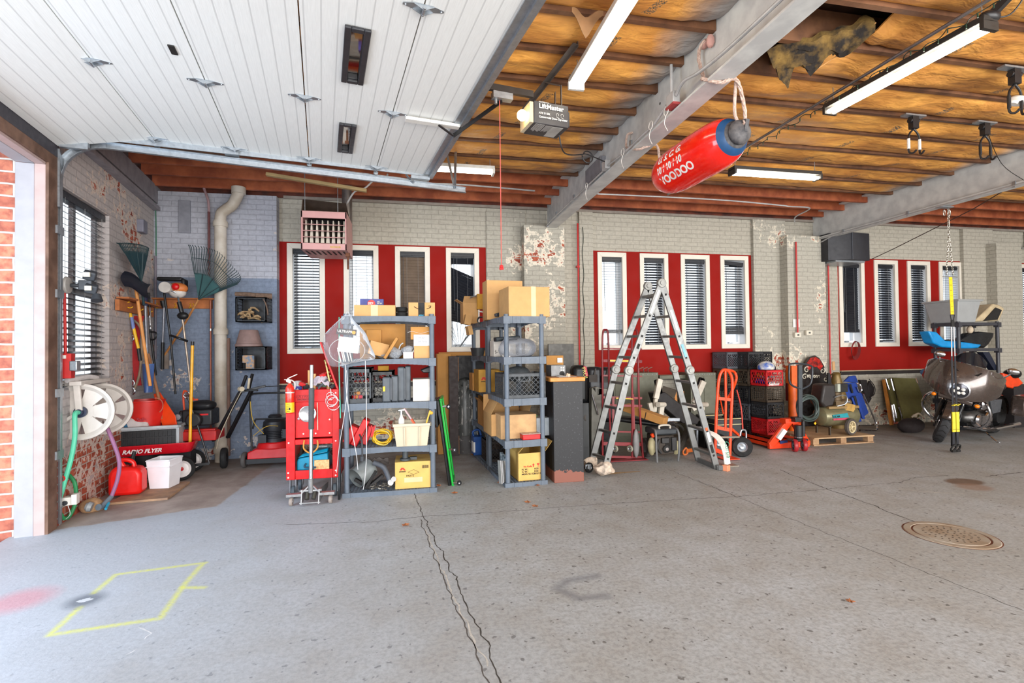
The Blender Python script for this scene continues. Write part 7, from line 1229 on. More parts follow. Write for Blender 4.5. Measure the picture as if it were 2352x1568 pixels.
for i in range(5): m = M(); q = onA(1150+i*3.2,1090,.02+.03*i); m.bar((q.x,q.y,z),(q.x-.01,q.y+.02,q.z+.03+.12),.012,.05); tag(m.o('metal_rail',mat('rail_pale',(196,196,196),.35,.6)),'pale metal slat standing at the left of the lowest end on shelf','slat','pale slats on the lowest shelf')
m = M(); m.box(A(.05,.28,z+.13),(.03,.22,.24),(.1,0,TH)); tag(m.o('printed_box',mat('print_blue_dark',(60,84,100),.4,c2=(190,200,206),vs=30)),'dark printed packet behind the pale slats on the lowest shelf','box'); crate('milk_crate','brown black milk crate on the lowest shelf of the rear unit','crate',tuple(A(.2,1.2,z)),(.33,.33,.27),mat('crate_brown',(52,42,38),.6),'diag',TH,nh=7)
r = thing('fluid_jug','blue jug of fluid with white label at the foot of the rear unit','jug',tuple(A(.03,1.6,z))); m = M(); m.bx(-.07,.07,-.09,.09,0,.25); m.tube(spl([(-.05,0,.24),(-.06,0,.31),(.02,0,.33),(.05,0,.25)]),.016,8); r.rotation_euler = (0,0,TH); m.o('jug_body',mat('jug_blue',(22,76,150),.35),r,w=False,bev=.015); m = M(); m.bx(-.072,-.05,-.092,.05,.04,.18); m.o('label_panel',PAPER,r,w=False)
PB = bpy.data.materials.new('scuffed_black'); PB.use_nodes = True; t = NT(PB); b = t.n['Principled BSDF']; gp = t.new('NewGeometry').outputs['Position']; sz_ = t.new('SeparateXYZ'); t.l.new(gp,sz_.inputs[0]); f = t.m('ADD',sz_.outputs[2],t.m('MULTIPLY',t.noise(gp,14,5),.16)); c_ = t.mix(t.ramp(t.noise(gp,45,3),.62,.66),lin((30,30,33)),lin((66,66,70))); t.put(b.inputs['Base Color'],t.mix(t.m('LESS_THAN',f,.20),c_,lin((130,76,60)))); b.inputs['Roughness'].default_value = .55
a = rect(1272,1110,1341,866,5.30); r = thing('pedestal','tall scuffed black pedestal cabinet with honey wood top','pedestal',((a[0]+a[1])/2,5.5,0)); zt_ = P(1300,876,5.28).z; m = M(); m.bx(a[0]+.01,a[1]-.01,5.31,5.72,0,zt_); m.o('pedestal_body',PB,r,bev=.004); m = M(); m.bx(a[0]-.03,a[1]+.01,5.28,5.76,zt_,zt_+.045); m.o('wood_top',OAK,r,bev=.006)
zt_ += .045; r = thing('power_supply','grey metal instrument box with round fan on the pedestal','instrument',(1.63,5.6,zt_)); a = rect(1266,864,1299,838,5.5); m = M(); m.bx(a[0],a[1],5.5,5.72,zt_+.001,a[3]); m.o('housing',mat('instrument_grey',(112,112,112),.4,.3),r,bev=.004); m = M(); q = P(1291,858,5.498); m.lathe([(.0,0),(.028,0),(.03,.004),(0,.006)],q,(0,-1,0),16); m.o('fan_grille',INK,r); m = M()
for px,py in ((1289,844),(1294,844),(1289,850),(1294,850)): m.box(P(px,py,5.498),(.018,.008,.014))
m.o('buttons',WHT,r); m = M(); m.grid(lambda u,v: V((1.60+.2*u,5.31+.15*v,zt_+.002+.012*sin(u*5)*v)),10,6,(0,0,.002)); tag(m.o('paper_sheet',PAPER),'loose papers on the wooden top of the black pedestal','paper')
m = M(); m.box(P(1306,862,5.42)+V((0,0,0)),(.03,.03,.04)); m.box(P(1302,862,5.43),(.02,.03,.05),(0,.3,0)); tag(m.o('small_bottle',mat('cream_small',(206,180,150),.5)),'two tiny cream containers beside the instrument on the pedestal','bottle')
a = rect(1262,990,1318,789,7.0); m = M(); m.bx(a[0],a[1],7.0,7.04,0,a[3]); tag(m.o('metal_sheet',mat('sheet_grey',(96,94,90),.5,.3),bev=.002),'tall dark grey metal panel standing behind the pedestal','panel'); a = rect(1256,900,1294,816,6.3); carton('brown carton with a white barcode label behind the instrument box',((a[0]+a[1])/2,6.4,zt_-.25),(a[1]-a[0],.2,a[3]-zt_+.25),CARD2); m = M(); q = P(1286,827,6.29); m.box(q,(.07,.004,.06)); tag(m.o('barcode_label',PAPER),'white barcode label on the brown carton behind the instrument','label'); m = M(); m.bx(a[0]+.02,a[1]-.02,6.35,6.6,0,zt_-.255); tag(m.o('dark_cabinet',mat('near_black',(26,24,26),.6)),'low black cabinet hidden behind the pedestal','cabinet')
r = thing('kick_pad','black kick pad with pink and yellow lettered bands behind the pedestal','pad',tuple(P(1335,880,6.3))); m = M(); a = rect(1317,880,1352,838,6.3); m.bx(a[0],a[1],6.3,6.5,.75,a[3]); m.o('pad_body',mat('vinyl_black',(22,24,26),.35),r,bev=.06); m = M(); m.prism([P(1340,840,6.29),P(1347,842,6.29),P(1351,864,6.29),P(1345,864,6.29)],(0,-.004,0)); m.o('pink_band',mat('band_pink',(206,56,80),.5),r); text('PROL',.07,'lettering',mat('pad_yellow',(220,214,120),.5),r,P(1336,844,6.285),(.25,0,-1),(1,0,.25)); m = M(); m.bx(a[0]+.02,a[1],6.32,6.5,0,.75); m.o('lower_pad',mat('vinyl_black',(22,24,26),.35),r)
for k,(px0,px1,pyt,lab) in enumerate(((1352,1384,842,'black leather saddlebag with buckled straps right of the kick pad'),(1380,1412,843,'second black leather saddlebag behind the dark red hand truck'))):
    a = rect(px0,905,px1,pyt,6.6); r = thing('saddlebag',lab,'bag',((a[0]+a[1])/2,6.7,.4)); m = M(); m.bx(a[0],a[1],6.6,6.8,.45,a[3]); m.o('bag_body',mat('leather_black',(30,32,38),.4),r,bev=.05); m = M(); m.box(((a[0]+a[1])/2-.04,6.59,a[3]-.16),(.12,.02,.10)); m.bar(((a[0]+a[1])/2,6.59,a[3]-.02),((a[0]+a[1])/2-.03,6.58,a[3]-.14),.02,.006,(0,1,0)); m.o('buckle_strap',mat('strap_dark',(60,52,46),.6),r); m = M(); m.bx(a[0]+.01,a[1]-.01,6.62,6.8,0,.44); m.o('support_box',mat('near_black',(26,24,26),.6),r)
# ================================================================ ladder
r = thing('ladder','tall aluminium multi hinge ladder set up as an A frame','ladder',(2.9,5.7,0)); yn,yf = 5.45,5.86
def lp_(px,py,Y): q = P(px,py,Y); q.z = max(q.z,.012); return q
rails = {'nl': [lp_(1517,655,yn),lp_(1444,851,yn),lp_(1388,1084,yn)],'fl': [lp_(1486,662,yf),lp_(1414,848,yf),lp_(1356,1072,yf)],'nr': [lp_(1521,655,yn),lp_(1584,850,yn),lp_(1646,1074,yn)],'fr': [lp_(1490,662,yf),lp_(1548,846,yf),lp_(1604,1056,yf)]}
for k,R_ in rails.items():
    m = M()
    for i in (0,1): m.bar(R_[i],R_[i+1],.078,.028,(0,1,0))
    m.o('rail',ALU,r,bev=.004)
for s_ in 'lr':
    n_,f_ = rails['n'+s_],rails['f'+s_]
    for i in (0,1):
        for u in ((.11,.36,.60,.85) if i == 0 else (.13,.38,.62,.87)):
            m = M(); m.bar(n_[i].lerp(n_[i+1],u),f_[i].lerp(f_[i+1],u),.045,.03); m.o('rung',ALU,r,bev=.004)
            m = M(); q = n_[i].lerp(n_[i+1],u)+V((0,-.015,0)); m.box(q,(.024,.004,.024),(0,.25 if s_ == 'l' else -.25,0)); m.o('rung_end',INK,r)
HNG = mat('hinge_cast',(140,139,134),.45,.5)
for q in (rails['nl'][1],rails['fl'][1],rails['nr'][1],rails['fr'][1],P(1519,650,yn),P(1488,657,yf)):
    m = M(); m.lathe([(0,-.026),(.05,-.024),(.056,-.018),(.056,.018),(.05,.024),(0,.026)],q,(0,1,0),24); m.lathe([(.018,.024),(.026,.024),(.026,.034),(0,.034)],q,(0,-1,0),16); m.o('hinge',HNG,r)
m = M(); m.bar(P(1603,1055,yf),P(1650,1074,yn-.05),.03,.06); e_ = P(1672,1080,yn-.12); e_.z = .035; m.bar(P(1650,1073,yn-.05),e_,.035,.06); m.o('stabiliser_bar',ALU,r,bev=.004); m = M(); m.box(e_+V((-.01,.02,0)),(.07,.07,.07),(0,0,.5)); m.o('orange_foot',mat('foot_peach',(236,150,110),.5),r,bev=.006)
for px,py,w_,h_,c_ in ((1505,693,.03,.3,PAPER),(1555,735,.03,.25,PAPER),(1568,805,.03,.16,mat('label_blue',(120,180,210),.5)),(1626,1003,.034,.12,PAPER),(1470,795,.03,.06,INK),(1618,985,.03,.035,mat('label_orange',(250,96,30),.4)),(1632,1030,.034,.10,INK)):
    i = 0 if py < 850 else 1; nm_ = 'nl' if px < 1519 else 'nr'; a_,c2_ = rails[nm_][i],rails[nm_][i+1]; u = (P(px,py,yn).z-a_.z)/(c2_.z-a_.z); q = a_.lerp(c2_,u)+V((0,-.0165,0)); d_ = (c2_-a_).normalized(); m = M(); m.bar(q-d_*h_/2,q+d_*h_/2,w_,.003,(0,1,0)); m.o('sticker',c_,r)
for q,lab in ((rails['nl'][2],'crumpled white cloth tied round the near left ladder foot'),(rails['fl'][2],'dirty cloth wrapped round the far left ladder foot')):
    m = M(); m.ball(q+V((0,0,.04)),(.10,.08,.075),24); m.v = [V((v.x,v.y,max(.003,v.z+.03*noise.noise(v*16))))+V((noise.noise(v*14),noise.noise(v*14+V((9,0,0))),0))*.05 for v in m.v]; tag(m.o('cloth',mat('rag_cream',(216,196,176),.95,var=.2,vs=30),sub=0),lab,'cloth')
# ================================================================ dark red hand truck
hy = 6.18; r = thing('hand_truck','tall dark red hand truck standing behind the left ladder legs','hand truck',tuple(P(1432,1060,hy)))
def T_(r,pts,rad,mt,nm='tube',n=8,sm=True): m = M(); m.tube(spl(pts,5) if sm else pts,rad,n); return m.o(nm,mt,r)
for xa,xb,Y in ((1384,1397,hy),(1452,1465,hy)):
    T_(r,[P(xa,1050,Y),P(xa,900,Y),P(xa,775,Y),P((xa+xb)/2,757,Y),P(xb,775,Y),P(xb+2,900,Y),P(xb+12 if xa > 1400 else xb+6,1052,Y)],.014,DRED,'side_tube')
m = M()
for py,w_ in ((800,.02),(828,.035),(862,.02),(912,.03),(930,.03),(990,.02),(1018,.045),(1048,.03)): m.bar(P(1384,py,hy+.01),P(1474,py+2,hy+.01),.02,w_)
m.bar(P(1408,912,hy),P(1408,1020,hy),.03,.02,(0,1,0)); m.bar(P(1453,905,hy),P(1457,1020,hy),.03,.02,(0,1,0)); m.o('cross_bars',DRED,r); m = M(); m.bar(P(1401,828,hy-.01),P(1443,829,hy-.01),.006,.022); m.bar(P(1415,914,hy-.02),P(1454,916,hy-.02),.006,.012); m.o('yellow_label',YEL,r)
a = P(1395,1058,hy); m = M(); m.bx(a.x,P(1478,0,hy).x,hy-.12,hy+.05,.01,.02); m.o('toe_plate',DRED,r)
for px in (1388,1484): wheel(r,P(px,1037,hy+.1) if 0 else V((P(px,1037,hy+.1).x,hy+.1,.13)),(1,.0,0),.13,.06,mat('worn_tyre',(84,80,78),.8),STL,'wheel',.5)
for px in (1413,1447): wheel(r,P(px,1030,hy-.03),(.9,.4,0),.045,.03,mat('pale_caster',(150,146,130),.6),STL,'caster',.45)
m = M(); q = P(1461,1018,hy-.04); m.ball(q,(.045,.03,.19),18); m.o('stair_glide',mat('glide_grey',(130,128,128),.5),r)
# grey machine left of it, bench, cabinets
r = thing('weight_machine','grey steel upright of a weight machine with a gas strut behind the left ladder leg','machine',tuple(P(1370,1062,6.4))); m = M(); a,c = P(1362,890,6.4),P(1382,890,6.4); m.prism([P(1358,1055,6.4),P(1385,1055,6.4),P(1383,892,6.4),P(1372,888,6.4),P(1359,892,6.4)],(0,.1,0)); m.prism([P(1360,890,6.4),P(1400,893,6.4),P(1400,902,6.4),P(1372,908,6.4)],(0,.1,0)); m.o('upright',mat('machine_grey',(124,122,112),.5),r,bev=.004); T_(r,[P(1360,905,6.38),P(1374,952,6.38)],.012,CHR,'gas_strut',sm=False); wheel(r,P(1344,958,6.38),(1,-.6,0),.075,.05,mat('dusty_tyre',(80,76,72),.8),STL,'wheel',.4); T_(r,[P(1338,900,6.5),P(1346,960,6.45)],.02,BLK,'leg',sm=False)
wheel_c = V(fl(1353,1085)); r = thing('caster_wheel','black caster wheel in its fork on the floor at the foot of the pedestal','caster',tuple(wheel_c)); wheel(r,wheel_c+V((0,0,.06)),(.5,-1,0),.06,.04,RUB,STL,'wheel',.5); m = M(); m.box(wheel_c+V((-.02,-.03,.08)),(.07,.01,.05)); m.o('fork',STL,r)
CAB = mat('olive_grey_cabinet',(104,104,88),.5,.2,var=.08)
for (p0,p1,lab) in ((1410,1512,'olive grey metal cabinet under the left of the middle red panel'),(1588,1644,'olive grey metal cabinet right of the weight bench under the red panel')):
    a = rect(p0,985,p1,855,7.3); r = thing('metal_cabinet',lab,'cabinet',((a[0]+a[1])/2,7.5,.1)); m = M(); m.bx(a[0],a[1],7.3,7.68,0,a[3]); m.o('cabinet_body',CAB,r,bev=.005); m = M(); m.bx(a[0]+.03,(a[0]+a[1])/2-.01,7.293,7.3,.1,a[3]-.06); m.bx((a[0]+a[1])/2+.01,a[1]-.03,7.293,7.3,.1,a[3]-.06); m.o('door',CAB,r,bev=.002)
    m = M(); [m.ball((a[0]+.03+(a[1]-a[0]-.06)*i/9,7.297,a[3]-.025),(.007,.004,.007),6) for i in range(10)]; m.o('rivets',STL,r)
m = M(); a = rect(1512,870,1590,860,7.5); m.bx(a[0],a[1],7.45,7.6,a[2]-.0,a[3]); tag(m.o('metal_beam',CAB),'olive grey top rail joining the two metal cabinets','rail')
BC = mat('bench_cream',(216,208,192),.45); VB = mat('vinyl_black',(22,24,26),.35); r = thing('weight_bench','cream framed weight bench with black pads behind the ladder','weight bench',tuple(P(1560,1020,6.6))); Yb = 6.6
m = M(); pad = [P(1505,903,Yb),P(1528,900,Yb),P(1608,962,Yb-.1),P(1602,975,Yb-.1),P(1568,972,Yb),P(1512,925,Yb)]; m.prism(pad,(0,.24,0)); m.o('backrest',mat('pad_charcoal',(40,36,36),.6),r,bev=.012)
for pts,w_ in (([P(1516,870,Yb-.1),P(1506,915,Yb-.1)],.075),([P(1506,915,Yb-.1),P(1503,945,Yb-.08)],.05),([P(1492,925,Yb-.1),P(1498,950,Yb-.1)],.06),([P(1520,930,Yb-.12),P(1517,955,Yb-.12)],.07),([P(1616,875,Yb),P(1600,912,Yb)],.08),([P(1600,912,Yb),P(1592,925,Yb)],.05),([P(1575,932,Yb-.1),P(1620,930,Yb-.1)],.05),([P(1590,940,Yb-.1),P(1612,925,Yb-.1)],.06),([P(1614,930,Yb-.1),P(1612,948,Yb-.1)],.05),([P(1525,963,Yb),P(1560,963,Yb)],.05),([P(1585,983,Yb-.1),P(1622,983,Yb-.1)],.05),([P(1532,965,Yb),P(1536,1020,Yb)],.04),([P(1600,985,Yb),P(1600,1035,Yb)],.03)):
    m = M(); m.bar(pts[0],pts[1],w_,.05,(0,1,0)); m.o('frame_bar',BC if pts[0].z > .5 else STL,r,bev=.006)
for k in (1511,1608): m = M(); m.cyl(P(k,929,Yb-.2),P(k+15,929,Yb-.1),.035,14); m.o('roller',BC,r); m = M(); m.box(P(1512,888,Yb-.02),(.09,.05,.22),(0,-.2,0)); m.box(P(1607,885,Yb+.06),(.09,.06,.24),(0,.35,0)); m.o('arm_pad',VB,r,bev=.02)
m = M(); a,c = P(1420,960,6.5),P(1552,978,6.15); m.bar(a,c,.22,.07); tag(m.o('bench_pad',VB,bev=.03),'long glossy black bench pad lying above the small engine','pad')
a,c = P(1438,938,6.45),P(1529,967,6.0); r = thing('cardboard_box','long narrow brown carton lying across the black bench pad','box',tuple(a)); m = M(); m.bar(a+V((0,0,.02)),c+V((0,0,-.0)),.14,.10); m.o('box_body',CARD2,r,bev=.003); m = M(); q = a.lerp(c,.55); m.bar(q,q+(c-a).normalized()*.012,.143,.104); m.o('band',INK,r)
m = M(); m.bar(P(1520,895,6.9),P(1552,905,6.8),.1,.12); tag(m.o('stone_block',mat('grimy_block',(92,84,74),.9)),'grimy block resting behind the weight bench','block'); m = M(); m.bar(P(1550,900,6.8),P(1552,925,6.8),.04,.03,(0,1,0)); m.bar(P(1567,898,6.8),P(1568,925,6.8),.04,.03,(0,1,0)); tag(m.o('timber_piece',OAK),'orange timber offcut beside the grimy block','timber'); m = M(); [m.tube(spl([P(x,858,7.35),P(x-2,848,7.3),P(x+3,845,7.3),P(x+8,843,7.3)]),.006,6) for x in (1470,1480,1490)]; tag(m.o('wire_hook',mat('hook_grey',(150,140,130),.4,.5)),'row of bent wire hooks on top of the left metal cabinet','hook')
# small engine
gx,gy = P(1528,0,5.95).x,5.95; r = thing('portable_generator','dusty black portable generator in a grey tube cage behind the ladder','generator',(gx,gy,0)); wd = P(1557,0,gy).x-P(1500,0,gy).x; GD = mat('engine_dusty',(66,56,48),.7,var=.2,vs=40); m = M(); m.bx(gx-wd*.38,gx+wd*.36,gy,gy+.28,.09,.34); m.o('engine_block',GD,r,bev=.02); m = M()
for i in range(9): m.bx(gx-wd*.02+i*wd*.042,gx-wd*.02+i*wd*.042+.006,gy-.008,gy,.13,.32)
m.lathe([(0,0),(.045,0),(.05,.02),(.03,.03),(0,.03)],(gx-.0,gy-.005,.17),(0,-1,0),20); m.o('recoil_cover',INK,r); m = M(); m.bx(gx-wd*.48,gx+wd*.45,gy-.02,gy+.26,.35,.43); m.o('tank_top',mat('tank_charcoal',(58,62,66),.5),r,bev=.02); T_(r,[(gx-.09,gy,.43),(gx-.08,gy,.47),(gx+.05,gy,.47),(gx+.06,gy,.43)],.013,BC,'carry_handle')
for sg in (-1,1): T_(r,[(gx+sg*wd*.42,gy-.04,0.012),(gx+sg*wd*.46,gy-.05,.2),(gx+sg*wd*.45,gy-.03,.40),(gx+sg*wd*.4,gy+.1,.42)],.014,mat('cage_grey',(112,112,112),.5),'cage_tube')
m = M(); m.ball((gx-wd*.5,gy+.05,.2),(.05,.06,.12),12); m.o('fuel_tank',mat('tank_beige',(190,180,140),.5),r); m = M(); m.ball((gx+wd*.55,gy+.1,.16),(.06,.06,.1),12); m.o('air_filter',mat('tank_beige',(190,180,140),.5),r); m = M(); m.cyl((gx-wd*.5,gy-.0,.33),(gx-wd*.56,gy-.0,.37),.022,10); m.o('fuel_cap',ORG,r); m = M(); m.lathe([(0,0),(.022,0),(0,.004)],(gx,gy-.035,.17),(0,-1,0),14); m.o('badge',mat('badge_grey',(150,140,136),.5),r); m = M(); m.box((gx-.02,gy-.015,.28),(.10,.04,.07)); m.tube(spl([(gx-.1,gy-.02,.30),(gx-.13,gy-.03,.2),(gx-.08,gy-.03,.12)]),.016,8); m.box((gx+.11,gy-.01,.23),(.07,.03,.17)); m.o('intake_cover',mat('cover_soot',(46,44,44),.5),r,bev=.006)
m = M(); q = V(fl(1579,1045)); m.tube(spl([q+V((-.07,0,.05)),q+V((-.02,0,.10)),q+V((0,0,.03)),q+V((-.05,0,.01)),q+V((-.07,0,.05))]),.012,8); m.bar(q+V((-.02,0,.06)),q+V((.2,.12,.04)),.003,.05); tag(m.o('hand_saw',mat('saw_orange',(230,120,50),.5)),'orange handled hand saw on the floor behind the ladder','saw'); m = M(); m.tube(spl([V(fl(1560,1045))+V((0,0,.09)),V(fl(1572,1020))+V((0,0,.1)),V(fl(1585,1015))+V((0,0,.2))]),.05,10); m.tube(arc(V(fl(1560,1030))+V((0,.1,.2)),.14,20,120,(1,0,0),(0,0,1)),.02,8); tag(m.o('flexible_hose',mat('hose_dusty',(70,66,60),.8)),'dusty black flexible hose curling behind the generator','hose')
# white curved piece
cp_ = [P(1624,990,5.75),P(1645,1000,5.7),P(1660,1018,5.62),P(1668,1040,5.58),P(1671,1062,5.56),P(1672,1075,5.55)]; cp_[-1].z = .02; Q_ = spl(cp_,5); r = thing('curved_guard','white curved metal guard with green script standing in front of the orange hand truck','guard',tuple(cp_[-1])); m = M(); m.add([p+V((dx,dy,0)) for p in Q_ for dx,dy in ((-.065,-.03),(.055,.03))],[(2*i,2*i+1,2*i+3,2*i+2) for i in range(len(Q_)-1)]); m.o('guard_strip',WHT,r,solid=.008); m = M(); m.bar(P(1632,1004,5.7),P(1697,1003,5.8),.03,.02); m.bx(cp_[-1].x-.05,cp_[-1].x+.12,5.5,5.62,.002,.012); m.o('cross_bar',mat('bar_taupe',(160,150,136),.4,.5),r)
text('Curtis',.085,'lettering',mat('script_green',(30,130,100),.5),r,P(1666,1012,5.55)+V((-.02,-.01,0)),(.18,0,-1),(1,0,.18),shear=.3)
# orange hand truck
oy = 6.0; r = thing('hand_truck','orange tube hand truck with black pneumatic wheels beside the crates','hand truck',tuple(P(1670,1045,oy))); T_(r,[P(1642,1050,oy),P(1645,960,oy),P(1650,880,oy),P(1657,854,oy),P(1667,849,oy),P(1676,856,oy),P(1682,880,oy),P(1679,960,oy),P(1676,1050,oy)],.020,ORG,'loop_tube',10); T_(r,[P(1668,849,oy+.05),P(1685,853,oy+.2),P(1691,864,oy+.2),P(1689,878,oy+.2),P(1680,900,oy+.1),P(1671,915,oy+.02)],.018,ORG,'handle_tube',10); T_(r,[P(1666,850,oy),P(1667,920,oy),P(1666,985,oy)],.016,ORG,'centre_tube'); T_(r,[P(1646,890,oy+.1),P(1655,920,oy+.2),P(1661,950,oy+.25)],.010,ORG,'brace_tube'); T_(r,[P(1692,895,oy+.2),P(1702,935,oy+.2),P(1706,985,oy+.15)],.010,mat('brace_red',(200,60,44),.5),'side_brace')
m = M(); m.bar(P(1647,914,oy),P(1679,918,oy),.01,.04); m.bar(P(1645,981,oy),P(1676,987,oy),.01,.045); m.bar(P(1680,985,oy),P(1697,1000,oy+.05),.03,.03); m.bar(P(1697,1000,oy+.05),P(1700,1030,oy),.03,.05); m.bar(P(1642,1032,oy),P(1662,1040,oy-.05),.03,.05); m.bx(P(1642,0,oy).x,P(1676,0,oy).x,oy-.2,oy,.01,.02); m.o('cross_plate',ORG,r)
for px,py,y in ((1704,1037,oy-.02),(1650,1020,oy+.25)): q = P(px,py,y); wheel(r,V((q.x,y,.135)),(.35,.94,0),.135,.075,RUB,STL,'wheel',.5);
m = M(); m.cyl(P(1650,1030,oy+.2),P(1704,1037,oy),.014,8); m.tube(spl([P(1700,1000,oy-.05),P(1703,988,oy-.05),P(1713,990,oy-.05),P(1713,1015,oy-.05)]),.012,8); m.o('axle',STL,r)
for i,(px0,px1,pt) in enumerate(((1648,1704,958),(1618,1660,950))): a = rect(px0,1030,px1,pt,6.35+.25*i); r = thing('car_battery',('black battery box with pale strap behind the orange hand truck','second black battery box left of the orange hand truck')[i],'battery box',((a[0]+a[1])/2,6.5,0)); m = M(); m.bx(a[0],a[1],6.35+.25*i,6.6+.25*i-.02,0,a[3]-.02); m.o('case',mat('case_black',(34,34,38),.35),r,bev=.015); m = M(); m.bx(a[0]-.004,a[1]+.004,6.345+.25*i,6.6+.25*i-.015,a[3]-.10,a[3]-.09); m.bx(a[0],a[1],6.34+.25*i,6.36+.25*i,a[3]-.02,a[3]-.01); m.o('trim_strip',mat('trim_gold',(200,190,140),.4),r)
# ================================================================ crates
cb,cg,cbr,cr_ = mat('crate_black',(40,41,45),.5),mat('crate_grey',(92,96,104),.5),mat('crate_dusty',(78,66,52),.7),mat('crate_red',(214,30,36),.45)
H_ = .278; CS = (.33,.33,H_-.004); a45 = radians(5)
def col_(px,Y,spec,labs,rz,z0=.003,hh=H_):
    x = P(px,930,Y).x
    for k,(mt_,st) in enumerate(spec): crate('milk_crate',labs[k],'crate',(x,Y,z0+k*hh),(.33,.33,hh-.004),mt_,st,rz,'stacked milk crates' if False else None,nh=7)
col_(1762,6.98,[(cr_,'diag'),(cb,'hex'),(cbr,'grid'),(cr_,'hex')],['red milk crate at the bottom of the front crate stack','black honeycomb crate second from the bottom of the front stack','dusty black crate just under the red lettered crate','bright red crate topmost of the front stack, full of cans'],a45,.103,.252)
col_(1722,7.33,[(cb,'grid'),(cg,'hex'),(cb,'grid'),(cbr,'hex'),(cb,'diag')],['black crate on the floor at the bottom of the middle crate column','blue grey crate second from the bottom of the middle column','black crate at mid height of the middle crate column','dusty brown crate second from the top of the middle column','black lattice crate topmost of the middle column'],a45)
x = P(1674,930,7.52).x;
for k,(mt_,st,lab) in enumerate(((cb,'grid','black crate at the foot of the leftmost crate column'),(cb,'hex','black crate second from the floor in the leftmost column'),(cb,'grid','black crate in the middle of the leftmost column'),(cbr,'grid','dusty crate under the grey one in the leftmost column'),(cg,'diag','dark grey crate topmost of the leftmost column'))): crate('milk_crate',lab,'crate',(x,7.54,.003+k*H_),CS,mt_,st,radians(8),nh=7)
crate('milk_crate','black crate at the upper right behind the red lettered crate','crate',(P(1744,830,7.45).x,7.50,.003+4*H_),CS,cb,'diag',radians(20),nh=7)
for k in range(4): crate('milk_crate','black crate in the hidden column supporting the upper right crate','crate',(P(1744,830,7.45).x,7.50,.003+k*H_),CS,cb,'grid',radians(20),'hidden column of crates',nh=7)
fx = P(1762,930,6.98).x; d1_ = V((cos(-a45),sin(-a45),0)); text('Sealtest',.065,'lettering',mat('crate_letter',(240,230,226),.5),None,(fx,6.98,.003+3*H_+.035)-V((0,0,0)) if False else V((fx,6.98,.103+3*.252+.010))+V((sin(a45),-cos(a45),0))*.167+V((cos(a45),sin(a45),0))*-.125,(cos(a45),sin(a45),0),(0,0,1),shear=.3,bold=.002).name = 'crate_lettering'
tag(bpy.data.objects['crate_lettering'],'white script lettering on the right face of the bright red crate','lettering')
random.seed(11); m = M(); z3 = .103+3*.252
CC = [mat('can_blue',(40,70,180),.3,.5),mat('can_silver',(200,204,210),.3,.7),mat('can_gold',(210,170,60),.3,.5),RED]
for i in range(22): q = V((fx+random.uniform(-.1,.1),6.98+random.uniform(-.1,.1),z3+.02+random.uniform(0,.2))); m = M(); d = V((random.uniform(-1,1),random.uniform(-1,1),random.uniform(-.5,.5))).normalized(); m.cyl(q-d*.035,q+d*.035,.026,10); tag(m.o('drink_can',CC[i % 4]),'coloured drink can heaped inside the bright red crate','can','cans in the red crate')
r = thing('helmet','blue and white helmet resting on top of the bright red crate','helmet',(fx+.0,6.98,z3+.252)); q = V((fx-.03,6.95,z3+.252)); m = M(); m.ball(q+V((0,0,.03)),(.135,.115,.105),24); m.v = [V((v.x,v.y,max(v.z,q.z))) for v in m.v]; m.o('shell',mat('helmet_white',(226,222,206),.3,c2=(40,90,180),vs=9),r); m = M(); m.ball(q+V((.06,.01,.02)),(.10,.10,.09),18); m.o('lining',mat('helmet_black',(30,30,36),.4),r)
DX = 1850
# ================================================================ pallet jack, compressor, chairs, cots
PJ = mat('jack_orange',(236,62,12),.4,var=.05); jx = 5.33; r = thing('pallet_jack','orange pallet jack with black pump and looped handle facing the camera','pallet jack',(jx,6.3,0)); m = M()
for x0,x1 in ((5.03,5.19),(5.52,5.68)): m.bx(x0,x1,6.32,7.42,.075,.10); m.bx(x0,x0+.01,6.32,7.42,.03,.10); m.bx(x1-.01,x1,6.32,7.42,.03,.10); m.prism([(x0,6.32,.03),(x0,6.32,.10),(x0,6.28,.10),(x0,6.28,.03)],(x1-x0,0,0))
for sg in (-1,1): a_,c_ = V((jx+sg*.30,6.30,.06)),V((jx+sg*.04,6.24,.40)); m.bar(a_,c_,.10,.05,(0,1,0)); m.bar(V((jx+sg*.33,6.30,.05)),V((jx,6.30,.05)),.08,.05,(0,1,0))
m.box((jx-.02,6.24,.41),(.24,.12,.07)); m.o('fork_frame',PJ,r,bev=.005); m = M(); m.cyl((jx+.02,6.13,.17),(jx+.02,6.13,.36),.055,20); m.cyl((jx+.10,6.13,.2),(jx+.10,6.13,.42),.025,14); m.box((jx,6.13,.155),(.26,.12,.03)); m.box((jx,6.15,.44),(.10,.10,.07)); m.o('pump_unit',mat('pump_black',(28,28,30),.35),r,bev=.006)
m = M(); m.lathe([(.056,0),(.062,.004),(.062,.012),(.056,.016)],(jx+.02,6.13,.185),(0,0,1),20); m.o('chrome_collar',CHR,r)
for x in (jx-.085,jx+.065): wheel(r,V((x,6.08,.088)),(.9,-.42,0),.088,.055,mat('wheel_crimson',(168,34,40),.45),DGR,'wheel',.80,spokes=3)
hz = lambda py: P(1840,py,6.12).z; shx = P(1839,930,6.12).x; m = M(); m.bar((jx+.05,6.13,.44),(shx,6.12,hz(838)),.065,.03,(0,1,0)); m.o('shaft',mat('handle_charcoal',(48,54,60),.4),r,bev=.004)
